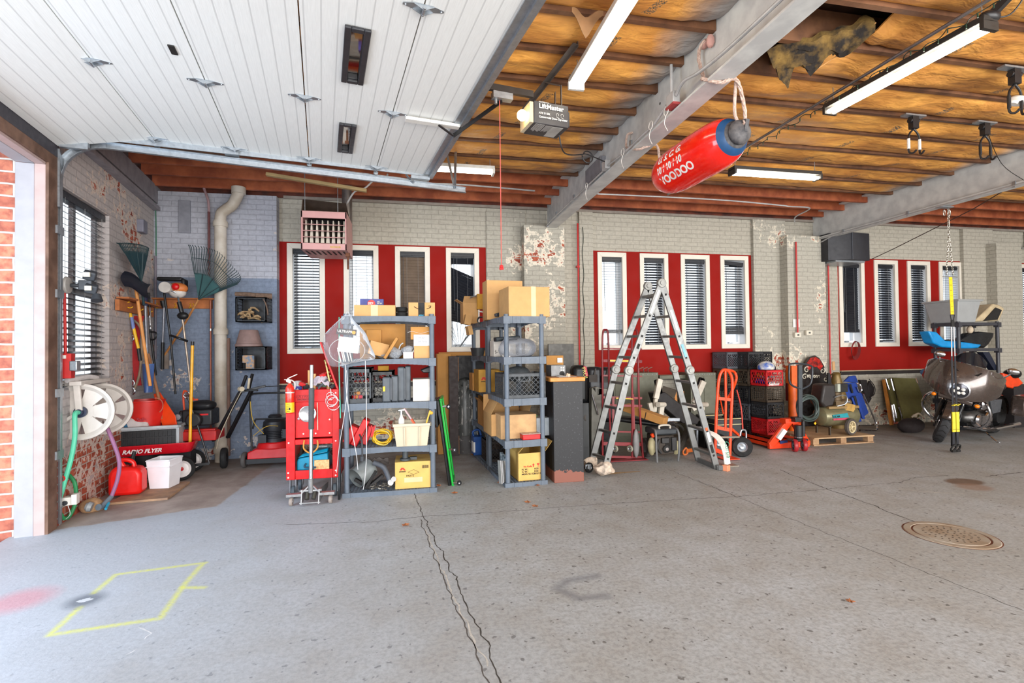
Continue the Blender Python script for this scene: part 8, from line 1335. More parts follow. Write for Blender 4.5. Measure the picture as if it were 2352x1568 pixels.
T_(r,[P(1839,893,6.12),P(1815,880,6.12),P(1813,842,6.12),P(1818,835,6.12),P(1840,835,6.12),P(1860,839,6.12),P(1866,846,6.12),P(1862,880,6.12),P(1843,893,6.12)],.013,mat('handle_charcoal',(48,54,60),.4),'handle_loop'); m = M(); a_ = V((jx-.22,6.245,.16)); c_ = V((jx-.13,6.22,.29)); m.bar(a_,c_,.065,.056,(0,1,0)); m.o('instruction_sticker',PAPER,r); m = M(); m.bar((jx-.17,6.26,.10),(jx-.05,6.26,.115),.004,.04); m.o('blue_plate',mat('plate_blue',(40,60,120),.5),r)
px0,px1,py0_,py1_ = 5.80,6.86,6.34,7.30; PL_ = mat('pallet_wood',(176,142,108),.8,c2=(150,116,84),vs=10); r = thing('pallet','weathered wooden pallet with plywood top under the air compressor','pallet',((px0+px1)/2,6.8,0))
for y in (py0_+.02,(py0_+py1_)/2,py1_-.05):
    m = M(); [m.bx(x,x+.10,y,y+.09,.016,.10) for x in (px0,(px0+px1)/2-.05,px1-.1)]; m.o('block_row',PL_,r,bev=.003); m = M(); m.bx(px0,px1,y-.01,y+.09,0,.015); m.o('bottom_board',PL_,r)
m = M(); m.bx(px0,px1,py0_,py1_,.101,.118); m.o('plywood_deck',mat('plywood_tan',(190,158,120),.75,c2=(170,136,100),vs=5),r)
zp = .119; TK = mat('tank_khaki',(132,126,96),.35,.4,var=.12,vs=12); cy_ = 6.62; tl,tr = P(1877,0,cy_).x,P(1962,0,cy_).x; tz = zp+.27; R_ = .15; r = thing('air_compressor','dusty portable air compressor with horizontal tank and plastic wheel on the pallet','air compressor',((tl+tr)/2,cy_,zp)); m = M(); m.lathe([(0,-.02),(R_*.6,.0),(R_*.92,.04),(R_,.09),(R_,tr-tl-.08),(R_*.9,tr-tl-.03),(0,tr-tl)],(tl,cy_,tz),(1,0,0),32); m.o('tank',TK,r)
m = M(); m.bx(tl+.1,tr-.03,cy_-.12,cy_+.12,tz+.12,tz+.16); m.o('top_plate',mat('plate_tan',(150,122,80),.5,.3),r,bev=.004);
m = M(); m.prism([(tl-.02,cy_-.1,tz+.22),(tl+.04,cy_-.1,tz+.50),(tl+.24,cy_-.1,tz+.50),(tl+.26,cy_-.1,tz+.3),(tl+.2,cy_-.1,tz+.16),(tl+.05,cy_-.1,tz+.14)],(0,.24,0)); m.o('belt_shroud',mat('shroud_black',(44,38,36),.5),r,bev=.03)
m = M(); m.cyl((tl+.31,cy_-.03,tz+.16),(tl+.31,cy_-.03,tz+.42),.075,16); m.box((tl+.31,cy_-.03,tz+.2),(.15,.16,.06)); m.cyl((tl+.55,cy_-.02,tz+.2),(tl+.38,cy_-.02,tz+.2),.06,16); [m.lathe([(.07,0),(.095,.004),(.07,.01)],(tl+.31,cy_-.03,tz+.24+.025*i),(0,0,1),20) for i in range(6)]; m.o('pump_head',mat('pump_bronze',(110,90,64),.5,.4),r)
m = M(); m.box((tl+.36,cy_-.10,tz+.44),(.13,.08,.13)); m.o('switch_box',INK,r,bev=.006); m = M(); m.box((tl+.27,cy_-.11,tz+.44),(.05,.05,.12)); m.o('filter_box',mat('pale_metal2',(176,180,164),.5),r); m = M(); m.cyl((tl+.26,cy_-.07,tz+.2),(tl+.5,cy_-.09,tz+.22),.012,8); m.tube(spl([(tl+.2,cy_-.12,tz+.3),(tl+.3,cy_-.15,tz+.33),(tl+.42,cy_-.12,tz+.3),(tl+.40,cy_-.12,tz+.2),(tl+.26,cy_-.1,tz+.16)]),.008,6); m.o('air_line',STL,r)
wq_ = P(1957,977,cy_-.22); wheel(r,V((wq_.x,cy_-.2,zp+.125)),(.25,-1,0),.125,.06,mat('tread_brown',(84,76,70),.8),mat('rim_cream',(222,204,160),.5),'wheel',.72,spokes=6); m = M(); m.box((tl+.09,cy_-.13,zp+.06),(.015,.03,.13)); m.box((tl+.09,cy_+.12,zp+.06),(.015,.03,.13)); m.bar((tl+.07,cy_,zp+.12),(tl+.11,cy_,zp+.13),.3,.01); m.o('foot_bracket',mat('foot_dark',(70,60,46),.5),r)
lx = P(1905,0,cy_-.15).x; m = M(); m.lathe([(R_+.002,0),(R_+.002,.30)],(tl+.2,cy_,tz),(1,0,0),8,a0=radians(-5),a1=radians(40)) if False else m.prism([P(1912,953,cy_-.155),P(1946,948,cy_-.155),P(1950,958,cy_-.155),P(1913,960,cy_-.155)],(0,-.003,0)); m.o('teal_label',mat('label_teal',(20,140,150),.5),r); m = M(); m.prism([P(1914,961,cy_-.155),P(1948,959,cy_-.155),P(1942,964,cy_-.155),P(1914,965,cy_-.155)],(0,-.003,0)); m.o('pink_label',mat('label_pink',(190,60,90),.5),r); text('U.S. AIR',.036,'lettering',INK,r,P(1914,959,cy_-.16),(1,.0,.03),(0,0,1),bold=.001); m = M(); q = P(1872,972,cy_-.13); m.box(q,(.03,.01,.03),(0,.78,0)); m.o('warning_sticker',YEL,r)
m = M(); m.box(P(1952,936,cy_-.1),(.14,.10,.11),(.1,.2,.5)); tag(m.o('wood_block',mat('chip_wood',(206,164,90),.7)),'small squared wood block on the right end of the compressor','block')
r = thing('air_hose','coiled dark green air hose hanging over the left end of the compressor','hose',tuple(P(1852,965,6.45)))
for k in range(10): q = P(1853+k*.6,934+k*.5,6.46-.012*k); m = M(); rr = .15+.014*(k % 4); m.tube([q+V((cos(t_)*rr*(.95+.03*k/10),.02*sin(t_*2+k),sin(t_)*rr*.98)) for t_ in [2*pi*i/40 for i in range(40)]],.0095,6,closed=True); m.o('hose_loop',mat('hose_green_dark',(66,80,76),.45),r)
wk = 7.36; r = thing('wakeboard','tall rounded wakeboard with red flame top and white swirls behind the compressor','wakeboard',tuple(P(1868,990,wk))); o_ = [(1838,1000),(1837,905),(1842,860),(1852,832),(1862,819),(1872,816),(1882,822),(1893,840),(1901,868),(1905,905),(1906,1000)]; m = M(); m.prism([P(x,y,wk) for x,y in o_],(0,.03,0)); m.o('board',mat('board_black',(34,26,24),.3),r); m = M(); m.prism([P(x,y,wk-.001) for x,y in ((1850,838),(1861,822),(1872,819),(1882,825),(1890,840),(1884,850),(1876,842),(1866,842),(1858,850))],(0,-.004,0)); m.o('red_flame',mat('flame_red',(196,34,22),.25,c2=(90,16,14),vs=14),r)
SW = mat('swirl_white',(214,208,190),.5)
for (cx_,cy2,rr,fl_) in ((1853,849,.055,1),(1889,851,.055,-1),(1848,865,.05,1),(1896,870,.05,-1)):
    q = P(cx_,cy2,wk-.006); m = M(); m.tube([q+V((cos(t_*fl_+1)*rr*(1-t_/9),0,sin(t_*fl_+1)*rr*(1-t_/9))) for t_ in [i*.35 for i in range(22)]],[.011*(1-i/30) for i in range(22)],6); m.o('white_swirl',SW,r)
text('stylone',.09,'lettering',SW,r,P(1853,866,wk-.006),(1,.0,-.06),(0,0,1),bold=.003)
r = thing('engine_hoist','orange round steel column standing behind the pallet jack handle','column',tuple(P(1820,990,7.0))); m = M(); a_,c_ = P(1821,880,7.0),P(1821,985,7.0); m.cyl((a_.x,7.0,.02),(a_.x,7.0,a_.z),.075,20); m.bx(a_.x-.06,a_.x+.05,6.95,7.08,a_.z,P(0,839,7.0).z); m.bx(a_.x+.06,a_.x+.11,6.97,7.05,.0,P(0,850,7.0).z); m.o('column',mat('hoist_orange',(226,96,20),.45),r); m = M(); m.bx(a_.x-.05,a_.x+.3,6.9,7.1,.0,.1); m.o('base_leg',mat('hoist_orange',(226,96,20),.45),r); m = M(); m.bar(P(1808,855,7.1),P(1809,920,7.1),.03,.05,(0,1,0)); m.o('red_bar',DRED,r)
m = M(); q = P(1922,925,7.05); zz_ = P(0,856,7.05).z; m.lathe([(0,.12),(.13,.12),(.15,.5),(.15,q.z+.1),(.12,q.z+.2),(.06,zz_-.06),(.07,zz_-.03),(.04,zz_),(0,zz_)],(q.x,7.05,0),(0,0,1),20); tag(m.o('outboard_cowling',mat('cowl_khaki',(122,98,52),.4,.3,var=.15,vs=12)),'tall khaki tapering metal cowling behind the compressor motor','cowling'); m = M(); m.bar(P(1902,905,7.0),P(1903,856,7.0),.035,.03,(0,1,0)); m.bar(P(1909,905,7.0),P(1906,862,7.0),.02,.02); tag(m.o('caulking_tool',BKM),'pair of dark upright tool handles beside the khaki cowling','tool'); m = M(); m.bar(P(1915,850,7.4),P(1914,830,7.4),.05,.012,(0,1,0)); m.bar(P(1908,861,7.2),P(1918,856,7.2),.03,.02); tag(m.o('timber_piece',mat('offcut_tan',(196,152,104),.7)),'thin upright timber offcut behind the khaki cowling','timber')
r = thing('cable_coil','coil of thin reddish brown wire hanging below the far red panel window','cable',tuple(P(1965,825,7.66)))
for k in range(7): m = M(); q = P(1963+k*.6,801+k*.7,7.66); m.tube([q+V((cos(t_)*.075*(1+.04*k)+.02*sin(t_),0,sin(t_)*.14*(1+.03*k))) for t_ in [2*pi*i/30 for i in range(30)]],.0035,5,closed=True); m.o('wire_loop',mat('wire_maroon',(112,30,30),.5),r)
NV = mat('canvas_blue',(30,64,150),.8,var=.1); r = thing('folding_chair','blue canvas folding chair with steel frame leaning against the back wall','chair',tuple(P(1975,985,7.3))); m = M(); m.prism([P(1938,880,7.25),P(1966,878,7.25),P(1980,905,7.22),P(1996,948,7.15),P(1986,956,7.15),P(1978,962,7.15),P(1958,950,7.15),P(1944,915,7.2)],(0,.03,0)); m.prism([P(1940,876,7.35),P(1952,864,7.35),P(1966,862,7.35),P(1972,880,7.35)],(0,.04,0)); m.bar(P(1958,912,7.14),P(1976,968,7.08),.05,.02,(0,1,0)); m.bar(P(1966,908,7.14),P(1984,962,7.08),.05,.02,(0,1,0)); m.o('seat_canvas',NV,r,bev=.008); m = M(); m.bar(P(1953,882,7.2),P(1958,902,7.2),.03,.01,(0,1,0)); m.bar(P(1963,910,7.12),P(1972,945,7.1),.04,.01,(0,1,0)); m.o('dark_strap',INK,r)
T_(r,[P(1968,880,7.24),P(1976,884,7.2),P(1979,895,7.2),P(1974,900,7.2),P(1969,888,7.2)],.014,CHR,'arm_tube'); T_(r,[P(1983,905,7.2),P(2010,966,7.25),P(2015,980,7.2),P(2010,988,7.15),P(1975,988,7.05)],.014,CHR,'frame_tube'); T_(r,[P(2008,972,7.2),P(2003,976,7.15),P(1974,977,7.05)],.012,CHR,'cross_tube')
r = thing('folded_chair','black mesh folded camp chair hanging behind the blue chair','chair',tuple(P(1998,925,7.6))); m = M(); m.prism([P(1976,872,7.55),P(1992,872,7.55),P(1994,895,7.55),P(2003,915,7.55),P(1995,928,7.55),P(1986,900,7.55)],(0,.06,0)); m.prism([P(1999,874,7.6),P(2009,890,7.6),P(2007,908,7.6),P(1998,912,7.6),P(1994,888,7.6)],(0,.05,0)); m.o('mesh_panels',mat('mesh_black',(40,34,36),.7),r,bev=.01); T_(r,[P(1996,870,7.54),P(2009,888,7.54),P(2008,905,7.54),P(1998,912,7.54)],.007,BLK,'edge_tube')
CV_ = mat('olive_canvas',(102,98,54),.85,var=.08); r = thing('camp_cot','folded olive canvas camp cots with aluminium legs leaning on the wall','cot',tuple(P(2070,980,7.2))); m = M(); m.prism([P(2051,867,7.55),P(2104,869,7.62),P(2124,925,7.35),P(2110,958,7.2),P(2078,965,7.2),P(2064,915,7.38)],(0,.02,0)); m.o('canvas',CV_,r); m = M(); m.prism([P(2036,872,7.6),P(2048,868,7.6),P(2072,968,7.3),P(2060,968,7.3)],(0,.03,0)); m.o('rear_canvas',CV_,r); m = M(); m.bar(P(2030,872,7.65),P(2048,976,7.4),.035,.05,(0,1,0)); m.o('wood_side',OAK,r)
for (a_,c_) in (((2034,870),(2042,895)),((2046,870),(2053,897)),((2103,868),(2108,880)),((2052,928),(2060,960)),((2064,934),(2074,965)),((2048,930),(2056,970))): T_(r,[P(a_[0],a_[1],7.3),P(c_[0],c_[1],7.26)],.013,CHR,'leg',sm=False)
m = M(); q = P(2092,968,6.95); m.ball(V((q.x,6.95,.11)),(.24,.14,.13),18); m.v = [V((v.x+.02*noise.noise(v*9),v.y,max(.003,v.z+.02*noise.noise(v*12)))) for v in m.v]; bb = tag(m.o('duffel_bag',mat('bag_black_brown',(38,28,28),.8)),'black soft bag on the floor in front of the camp cots','bag'); m = M(); m.tube(spl([V((q.x-.1,6.85,.27)),V((q.x,6.82,.33)),V((q.x+.12,6.85,.27))]),.016,8); m.ball(V((q.x-.02,6.86,.29)),(.04,.03,.03),10); m.o('pale_contents',mat('contents_beige',(176,158,136),.5),bb)
# ---- black shelving with tub etc ---------------------------------------------
KS = mat('shelf_black',(62,62,68),.45); X0,Y0 = 9.25,6.9; shelving('black resin shelving unit behind the motorcycle',(X0,Y0,0),0,.92,.46,KS,[.05,.5,.95,1.40,1.85],False,ht=1.87,pr_=.028,ph=.05)
GT = mat('tub_grey',(158,160,160),.45,var=.04); m = M(); z = 1.85; b0_,b1_ = (X0+.03,X0+.42),(Y0+.04,Y0+.50); o0 = [(b0_[0],b1_[0],z),(b0_[1],b1_[0],z),(b0_[1],b1_[1],z),(b0_[0],b1_[1],z)]; z2 = at(2243,688,Y0).z; o1 = [(b0_[0]-.05,b1_[0]-.06,z2),(b0_[1]+.06,b1_[0]-.06,z2),(b0_[1]+.06,b1_[1]+.08,z2),(b0_[0]-.05,b1_[1]+.08,z2)]; m.add(o0+o1,[(0,3,2,1),(4,5,6,7)]+[(i,(i+1) % 4,(i+1) % 4+4,i+4) for i in range(4)]); tb = tag(m.o('storage_tub',GT,bev=.015),'large grey plastic tub on top of the black shelving','tub'); m = M(); e = .02; m.bx(o1[0][0]-e,o1[1][0]+e,o1[0][1]-e,o1[2][1]+e,z2-.03,z2+.005); m.o('rim',GT,tb,bev=.008)
m = M(); m.prism([P(2238,738,6.98),P(2282,697,6.98),P(2296,700,6.98),P(2308,708,6.98),P(2296,736,6.98)],(0,.25,0)); fr_ = tag(m.o('motorcycle_fairing',mat('fairing_cream',(206,186,150),.35),bev=.02),'cream and black moulded fairing lying right of the grey tub','fairing'); m = M(); m.prism([P(2258,737,6.975),P(2286,706,6.975),P(2300,712,6.975),P(2290,734,6.975)],(0,-.01,0)); m.o('dark_inside',INK,fr_)
m = M(); m.prism([P(2133,760,6.98),P(2152,762,6.98),P(2172,782,6.98),P(2205,784,6.98),P(2256,791,6.98),P(2248,799,6.98),P(2225,801,6.98),P(2165,797,6.98),P(2145,788,6.98)],(0,.18,0)); tag(m.o('dirt_bike_seat',mat('seat_cyan',(16,146,216),.4),bev=.02),'bright blue dirt bike seat on the second black shelf','seat'); m = M(); m.prism([P(2205,782,7.12),P(2228,765,7.12),P(2250,761,7.12),P(2284,764,7.12),P(2282,774,7.12),P(2272,790,7.12),P(2262,799,7.12),P(2240,795,7.12)],(0,.15,0)); tag(m.o('side_fairing',mat('fairing_black',(32,34,38),.3),bev=.02),'black tail fairing behind the blue seat on the black shelving','fairing'); m = M(); m.ball(P(2228,757,7.15),(.05,.05,.07),14); tag(m.o('headrest_foam',mat('foam_cream',(226,204,176),.7)),'small cream foam ball above the black tail fairing','foam'); m = M(); m.prism([P(2257,808,6.95),P(2272,808,6.95),P(2294,850,6.95),P(2284,850,6.95)],(0,.1,0)); tag(m.o('navy_panel',mat('navy_sheet',(26,32,52),.4)),'dark navy sheet slanting below the second black shelf','panel')  # the blue piece is a dirt bike seat
m = M(); m.ball(P(2132,855,6.92),(.10,.12,.07),14); tag(m.o('folded_towel',mat('towel_blue',(88,130,176),.95)),'light blue folded towel poking out left of the motorcycle fairing','towel'); m = M(); m.bx(9.32,9.8,6.95,7.2,.001+.5,.86); tag(m.o('storage_tub',mat('bluegrey_box',(110,118,140),.5),bev=.01),'blue grey box on a lower shelf seen behind the motorcycle headlight','tub')
m = M(); m.ball(P(2325,858,6.9),(.13,.12,.09),18); hb = tag(m.o('riding_helmet',mat('helmet_gloss',(26,26,30),.15)),'glossy black helmet at the right edge behind the motorcycle','helmet'); m = M(); m.prism([P(2304,856,6.85),P(2340,866,6.85),P(2352,880,6.85),P(2332,893,6.85),P(2312,888,6.85)],(0,.1,0)); tag(m.o('orange_bag',mat('bag_orange',(240,70,16),.5),bev=.02),'bright orange bag at the right edge under the black helmet','bag'); hb_c = P(2335,875,7.0); m = M(); m.bx(hb_c.x-.3,hb_c.x+.5,6.85,7.3,0,hb_c.z-.08); tag(m.o('workbench',mat('bench_dark',(40,36,38),.6)),'dark low bench behind the motorcycle at the right edge','bench')
# ---- motorcycle ---------------------------------------------------------------
FW_ = V((-.965,-.262,0)); ang = atan2(FW_.y,FW_.x); r = thing('motorcycle','bronze grey touring motorcycle with batwing fairing leaning on its kickstand','motorcycle',(7.80,6.12,0),ang);
LN = Matrix.Rotation(radians(-7),4,'X'); ST = Matrix.Translation((-.30,0,.75)) @ Matrix.Rotation(radians(26),4,V((-.48,0,.87)).normalized()) @ Matrix.Translation((.30,0,-.75))
BR = mat('bronze_paint',(84,72,66),.22,.5,coat=1,var=.03); KB = mat('bike_black',(22,22,24),.3); LE = mat('seat_leather',(32,32,36),.4)
def B(m,name,mt,fr=False,**kw):
    X = LN @ ST if fr else LN; m.v = [X @ v for v in m.v]; return m.o(name,mt,r,w=False,**kw)
def tb_(pts,rad,name,mt,fr=False,n=10): m = M(); m.tube(spl(pts,5),rad,n); return B(m,name,mt,fr)
m = M(); WR = .315; m.lathe([(WR*.66,-.05),(WR*.85,-.065),(WR*.95,-.05),(WR,0),(WR*.95,.05),(WR*.85,.065),(WR*.66,.05),(WR*.66,-.05)],(0,0,WR),(0,1,0),36); tr_ = B(m,'front_tyre',mat('moto_tyre',(52,52,54),.7),True)
m = M()
for i in range(22): a = 2*pi*i/22; q = V((cos(a)*WR*1.0,0,WR+sin(a)*WR*1.0)); t_ = V((-sin(a),0,cos(a))); m.bar(q+V((0,-.045,0))-t_*.01-V((cos(a),0,sin(a)))*.012,q+V((0,.0,0))+t_*.03,.008,.004,(cos(a),0,sin(a))); m.bar(q+V((0,.045,0))-t_*.01-V((cos(a),0,sin(a)))*.012,q+V((0,.0,0))+t_*.03,.008,.004,(cos(a),0,sin(a)))
B(m,'tread_grooves',INK,True); m = M(); m.lathe([(WR*.60,-.045),(WR*.68,-.05),(WR*.68,.05),(WR*.60,.045)],(0,0,WR),(0,1,0),32); [m.bar((0,0,WR),(cos(2*pi*i/9)*WR*.62,0,WR+sin(2*pi*i/9)*WR*.62),.02,.05,(0,1,0)) for i in range(9)]; m.cyl((0,-.09,WR),(0,.09,WR),.03,12); B(m,'front_rim',KB,True)
m = M(); [m.lathe([(WR*.3,-.003),(WR*.47,-.003),(WR*.47,.003),(WR*.3,.003),(WR*.3,-.003)],(0,s_*.075,WR),(0,1,0),28) for s_ in (-1,1)]; B(m,'brake_disc',CHR,True)
m = M(); m.lathe([(WR*.9,-.075),(WR+.02,-.07),(WR+.045,0),(WR+.02,.07),(WR*.9,.075)],(0,0,WR),(0,1,0),20,a0=radians(20),a1=radians(160)); v0 = m.v; B(m,'front_fender',BR,True,solid=.004)
fo,ft = V((.0,0,WR)),V((-.33,0,.92))
for s_ in (-1,1): m = M(); m.cyl(fo+V((0,s_*.11,0)),fo.lerp(ft,.48)+V((0,s_*.11,0)),.033,14); B(m,'fork_slider',KB,True); m = M(); m.cyl(fo.lerp(ft,.48)+V((0,s_*.11,0)),ft+V((0,s_*.11,0)),.026,14); B(m,'fork_tube',CHR,True); m = M(); m.cyl(fo.lerp(ft,.60)+V((0,s_*.11,0)),fo.lerp(ft,.86)+V((0,s_*.11,0)),.042,14); B(m,'fork_cover',CHR,True)
def fair(u,v):
    s_ = 2*u-1; a = abs(s_); zb_ = .72+.10*a**2+.05*a**9; zt_ = 1.23-.05*a**2-.07*a**7; z = zb_+(zt_-zb_)*v; x = .08-.34*a**2.6-.12*(v-.45)-.05*(2*v-1)**2; return V((x,s_*.46,z))
m = M(); m.grid(fair,40,18,(-.02,0,0)); B(m,'batwing_fairing',BR,True,sub=0); m = M(); m.grid(lambda u,v: fair(.30+.40*u,1)+V((-.06-.10*v,0,.0+.17*v*(1-(2*u-1)**2*.6))),16,6,(-.004,0,0)); B(m,'windscreen',glassy('smoke_screen',(30,30,36),.75,.06,2,0),True); m = M(); m.add([fair(u,v)+V((.006,0,0)) for u,v in ((.32,.86),(.68,.86),(.64,.76),(.36,.76))],[(0,1,2,3)]); B(m,'air_vent',KB,True,solid=.006)
hc = V((.09,0,.85)); m = M(); m.lathe([(.0,-.03),(.10,-.02),(.118,.02),(.122,.035),(.105,.04),(.10,.02)],hc,(1,0,0),32); B(m,'headlight_ring',CHR,True); m = M(); m.lathe([(0,.03),(.06,.028),(.10,.018)],hc,(1,0,0),28); B(m,'headlight_lens',mat('lens_dark',(70,70,76),.08,.6),True); m = M(); [m.ball(hc+V((.035,y,z)),(.012,.026,.022),10) for y,z in ((-.03,.03),(.035,.03),(.0,-.035),(-.05,-.02),(.05,-.02))]; B(m,'led_lamps',WHT,True)
m = M(); m.bar((.0,-.2,.70),(.0,.2,.70),.06,.07); B(m,'headlight_nacelle',BR,True,bev=.02)
for s_ in (-1,1): m = M(); m.ball((.02,s_*.25,.69),(.035,.04,.035),14); B(m,'signal_body',CHR,True); m = M(); m.ball((.038,s_*.25,.69),(.026,.031,.027),14); B(m,'signal_lens',mat('amber',(240,130,20),.2),True)
tb_([(-.2,.30,1.08),(-.15,.40,1.16),(-.12,.46,1.26)],.010,'mirror_stem',CHR,True); m = M(); m.ball((-.12,-.36,1.27),(.03,.07,.045),14); m.ball((-.12,.46,1.28),(.03,.07,.045),14); B(m,'mirror',CHR,True); tb_([(-.2,-.30,1.08),(-.15,-.33,1.16),(-.12,-.36,1.25)],.010,'mirror_stem',CHR,True)
m = M(); m.ball((-.68,0,.80),(.30,.16,.13),24); B(m,'fuel_tank',BR); m = M(); m.ball((-1.18,0,.70),(.30,.19,.10),22); m.ball((-1.5,0,.80),(.20,.15,.10),18); B(m,'seat',LE)
m = M(); m.bar((-.35,0,.85),(-.5,0,.30),.05,.06); m.bar((-.5,0,.25),(-1.3,0,.25),.2,.06); m.bar((-.4,0,.75),(-1.4,0,.55),.05,.05); B(m,'frame',KB)
for x,t_ in ((-.62,-20),(-.86,22)):
    d = V((-sin(radians(t_)),0,cos(radians(t_)))); c = V((-.74,0,.40)); m = M(); m.cyl(c+d*.05,c+d*.30,.075,16); [m.lathe([(.07,0),(.10,.003),(.10,.008),(.07,.011)],c+d*(.08+.024*i),d,20) for i in range(8)]; B(m,'cylinder',KB); m = M(); m.ball(c+d*.32,(.09,.09,.05),14); B(m,'rocker_box',CHR)
m = M(); m.ball((-.76,0,.34),(.22,.16,.14),20); m.box((-1.02,.02,.32),(.28,.26,.18)); B(m,'crankcase',mat('engine_grey',(110,108,106),.35,.8));
for s_ in (-1,1): m = M(); m.lathe([(0,.03),(.08,.03),(.115,.02),(.125,0),(.0,0)],(-1.0,s_*.16,.32),(0,s_,0),28); m.lathe([(0,.03),(.07,.03),(.09,0),(0,0)],(-.72,s_*.15,.33),(0,s_,0),24); m.bar((-.72,s_*.165,.33),(-1.0,s_*.165,.32),.03,.14,(0,0,1)); B(m,'engine_cover',CHR)
m = M(); [m.bar((-1.0,.19,.32),(-1.0+.09*cos(a),.19,.32+.09*sin(a)),.01,.006,(0,1,0)) for a in [i*2*pi/5 for i in range(5)]]; B(m,'derby_star',KB); m = M(); m.lathe([(0,.05),(.07,.05),(.09,.03),(.09,0)],(-.72,.17,.58),(0,1,0),22); B(m,'air_cleaner',CHR)
for s_ in (-1,1): tb_([(-.40,s_*.10,.72),(-.32,s_*.30,.70),(-.30,s_*.40,.58),(-.34,s_*.41,.42),(-.42,s_*.28,.26),(-.48,s_*.08,.22)],.017,'engine_guard',CHR); tb_([(-.55,s_*.16,.30),(-.75,s_*.20,.20),(-1.1,s_*.22,.18),(-1.9,s_*.24,.2)],.032,'exhaust_pipe',CHR); tb_([(-.5,s_*.12,.24),(-.52,s_*.30,.22),(-.80,s_*.34,.22)],.02,'floorboard',KB)
tb_([(-.45,.02,.62),(-.40,.04,.3)],.018,'down_tube',KB); m = M(); m.lathe([(WR*.6,-.07),(WR*.9,-.08),(WR,0),(WR*.9,.08),(WR*.6,.07),(WR*.6,-.07)],(-1.6,0,WR),(0,1,0),32); m.cyl((-1.6,-.1,WR),(-1.6,.1,WR),.12,16); B(m,'rear_wheel',RUB); m = M(); [m.bx(-2.1,-1.45,s_*.34-.10,s_*.34+.10,.38,.70) for s_ in (-1,1)]; m.lathe([(WR+.02,-.09),(WR+.06,0),(WR+.02,.09)],(-1.6,0,WR),(0,1,0),24,a0=0,a1=pi); B(m,'saddlebags',BR,False,bev=.04); m = M(); m.prism([(-1.05,.12,.62),(-1.35,.16,.62),(-1.35,.16,.42),(-1.15,.14,.40)],(0,.02,0)); B(m,'side_cover',mat('cover_grey',(96,98,102),.3,.3))
m = M(); m.tube([(-.72,.20,.20),(-.66,.42,.012),(-.63,.46,.012)],.010,8); m.v = [V((v.x,v.y,max(v.z,.008))) for v in m.v]; m.o('kickstand',CHR,r,w=False); m = M(); m.tube(spl([(-.3,.05,.95),(-.42,.2,1.02),(-.5,.36,1.0)]),.013,8); m.tube(spl([(-.3,-.05,.95),(-.42,-.2,1.02),(-.5,-.36,1.0)]),.013,8); B(m,'handlebar',CHR,True)
# ---- suspension trainer -----------------------------------------------------------
sx,sy = 7.20,5.467; def_z = lambda py: at(2182,py,sy).z
r = thing('suspension_strap','yellow and black exercise suspension strap hanging by chains from the second beam','exercise strap',(sx,sy,.2)); CH_ = mat('chain_zinc',(178,172,160),.3,.8); m = M(); m.box((sx-.06,sy,3.345),(.22,.08,.012)); m.o('beam_clamp',STL,r)
zt_,z1_,z2_ = 3.33,def_z(548),def_z(636)
def link(m,q,k,s_=1): u = V((0,0,1))*.022*s_; v = (V((1,0,0)) if k % 2 else V((.3,.95,0)))*.011*s_; m.tube([q+u*cos(a)+v*sin(a) for a in [2*pi*i/10 for i in range(10)]],.0035*s_,5,closed=True)
m = M(); n = int((zt_-z1_)/.036); [link(m,V((sx+.0,sy,zt_-.02-.036*i)),i,1.15) for i in range(n)]; m.o('chain',CH_,r)
for sg in (-1,1): m = M(); n = int((z1_-z2_)/.034); [link(m,V((sx+sg*(.008+.05*i/n),sy,z1_-.034*i)),i) for i in range(n)]; m.o('chain',CH_,r)
m = M(); [m.tube([V((sx+dx,sy,z))+V((cos(a)*.016,0,sin(a)*.04)) for a in [2*pi*i/12 for i in range(12)]],.005,6,closed=True) for dx,z in ((-.07,3.27),(.0,3.10),(.02,3.27))]; m.bar((sx-.12,sy,z2_),(sx+.12,sy,z2_),.02,.006); m.o('shackle',CH_,r)
ya,yb = z2_,def_z(722); m = M(); m.bar((sx+.01,sy,ya),(sx+.025,sy,yb),.055,.004,(0,1,0)); m.o('yellow_strap',mat('strap_yellow',(250,206,16),.5),r); m = M(); [m.bar((sx-.012+.003*i,sy-.004,ya-(ya-yb)*(i+.5)/7),(sx+.022+.003*i,sy-.004,ya-(ya-yb)*(i+.5)/7),.004,.003) for i in range(7)]; m.o('strap_print',INK,r)
m = M(); q = V((sx+.025,sy,def_z(728))); m.tube([q+V((dx,0,dz)) for dx,dz in ((-.035,.03),(.035,.03),(.02,-.04),(-.02,-.04))],.006,6,closed=True); m.bar((sx+.025,sy,def_z(735)),(sx+.025,sy,def_z(750)),.05,.012,(0,1,0)); m.o('carabiner',INK,r)
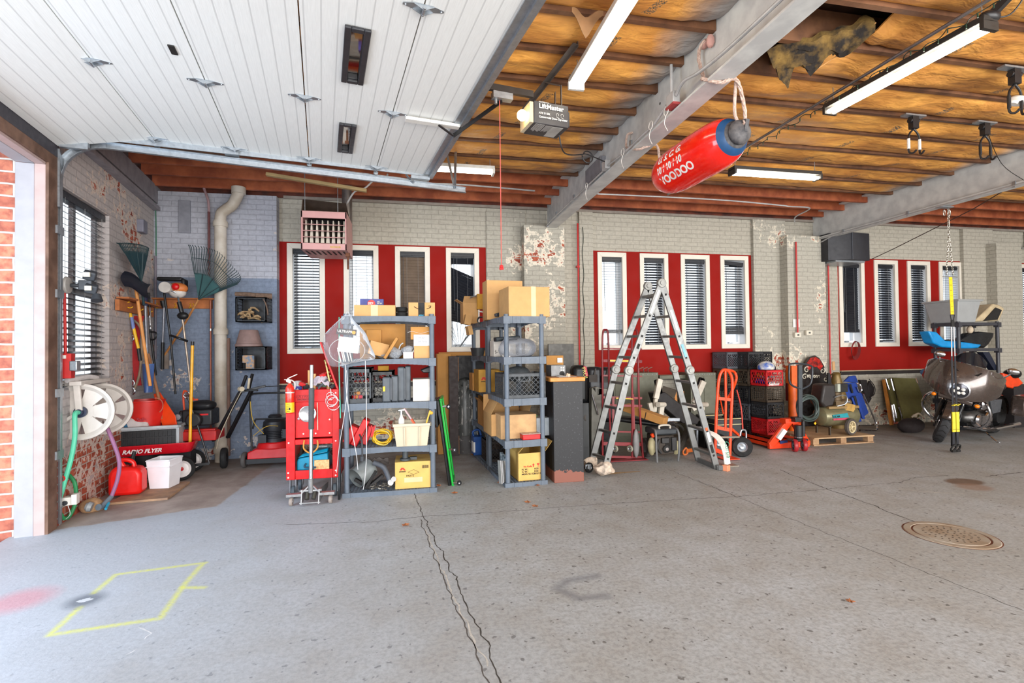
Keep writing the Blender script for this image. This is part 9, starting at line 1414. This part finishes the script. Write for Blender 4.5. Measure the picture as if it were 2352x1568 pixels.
for sg in (-1,1):
    x = lambda u: sx+.025+sg*(.02+.012*u); m = M(); m.bar((x(0),sy,def_z(750)),(x(.6),sy,def_z(818)),.018,.004,(0,1,0)); m.o('grey_webbing',mat('webbing_grey',(190,190,192),.6),r); m = M(); m.bar((x(.6),sy,def_z(818)),(x(1),sy,def_z(946)),.03,.005,(0,1,0)); m.bar((x(1),sy,def_z(992)),(x(1.4),sy,def_z(1026)),.036,.01,(0,1,0)); m.bar((x(.2),sy+.02,def_z(946)),(x(.3),sy+.03,def_z(1026)),.03,.006,(0,1,0)); m.o('black_webbing',mat('webbing_black',(36,36,42),.7),r)
    m = M(); m.bar((x(1),sy-.008,def_z(946)),(x(1),sy-.008,def_z(992)),.05,.012,(0,1,0)); m.bar((x(1)-.025,sy-.02,def_z(931)),(x(1)+.025,sy-.02,def_z(928)),.03,.008); m.o('yellow_pad',mat('pad_lemon',(236,214,60),.5),r); m = M(); m.bar((x(1)-.024,sy-.016,def_z(986)),(x(1)+.024,sy-.016,def_z(986)),.003,.004); m.tube([V((x(1.4),sy,def_z(1026)))+V((cos(a)*.035,-.02*sin(a),-.02+sin(a)*.045)) for a in [2*pi*i/16 for i in range(16)]],.012,6,closed=True); m.o('foot_loop',INK,r); m = M(); m.cyl((x(1.4)-.03,sy,def_z(1036)),(x(1.4)+.03,sy,def_z(1036)),.018,10); m.o('foot_grip',INK,r)
# ---- floor pieces ---------------------------------------------------------------
dc = V((4.09,3.15,0)); r = thing('drain_cover','round iron drain cover with rows of small holes set in the floor','drain cover',tuple(dc)); RI = mat('iron_taupe',(168,158,144),.6,.1,c2=(150,130,108),vs=5); m = M(); m.lathe([(0,.006),(.225,.006),(.228,.001)],dc,(0,0,1),48); m.o('cover_plate',RI,r); m = M(); m.lathe([(.24,.001),(.243,.006),(.285,.005),(.29,.001)],dc,(0,0,1),48); m.o('frame_ring',RI,r); m = M()
for k,n in enumerate((6,12,18,24)):
    for i in range(n): a = 2*pi*i/n+k*.3; q = dc+V((cos(a),sin(a),0))*(.04+.042*k); m.box(q+V((0,0,.0065)),(.014,.010,.001),(0,0,a))
m.o('holes',mat('hole_dark',(70,56,44),.9),r); m = M(); m.lathe([(.228,.0015),(.24,.0015)],dc,(0,0,1),48); m.lathe([(.29,.0012),(.298,.0012)],dc,(0,0,1),48); m.o('rust_line',mat('rust_line',(112,62,40),.9),r)
for px,py,s_,rz in ((929,1208,.035,0),(1043,1134,.035,1),(1213,1155,.032,2),(1231,1164,.033,3),(1953,1384,.024,.5),(1150,1110,.04,1.5),(1008,1117,.035,2.5),(1085,1045,.035,.7),(750,1138,.045,.2),(1235,1116,.025,1.1)): leaf(fl(px,py),s_,rz)
m = M(); q = V(fl(1430,1085)); m.grid(lambda u,v: q+V((.45*(u-.5),.10*(v-.5)*(1-.8*u),.0012)),10,3); tag(m.o('sawdust',mat('sawdust',(176,148,108),.95)),'thin spill of tan sawdust on the floor beside the left ladder foot','sawdust',kind='stuff')
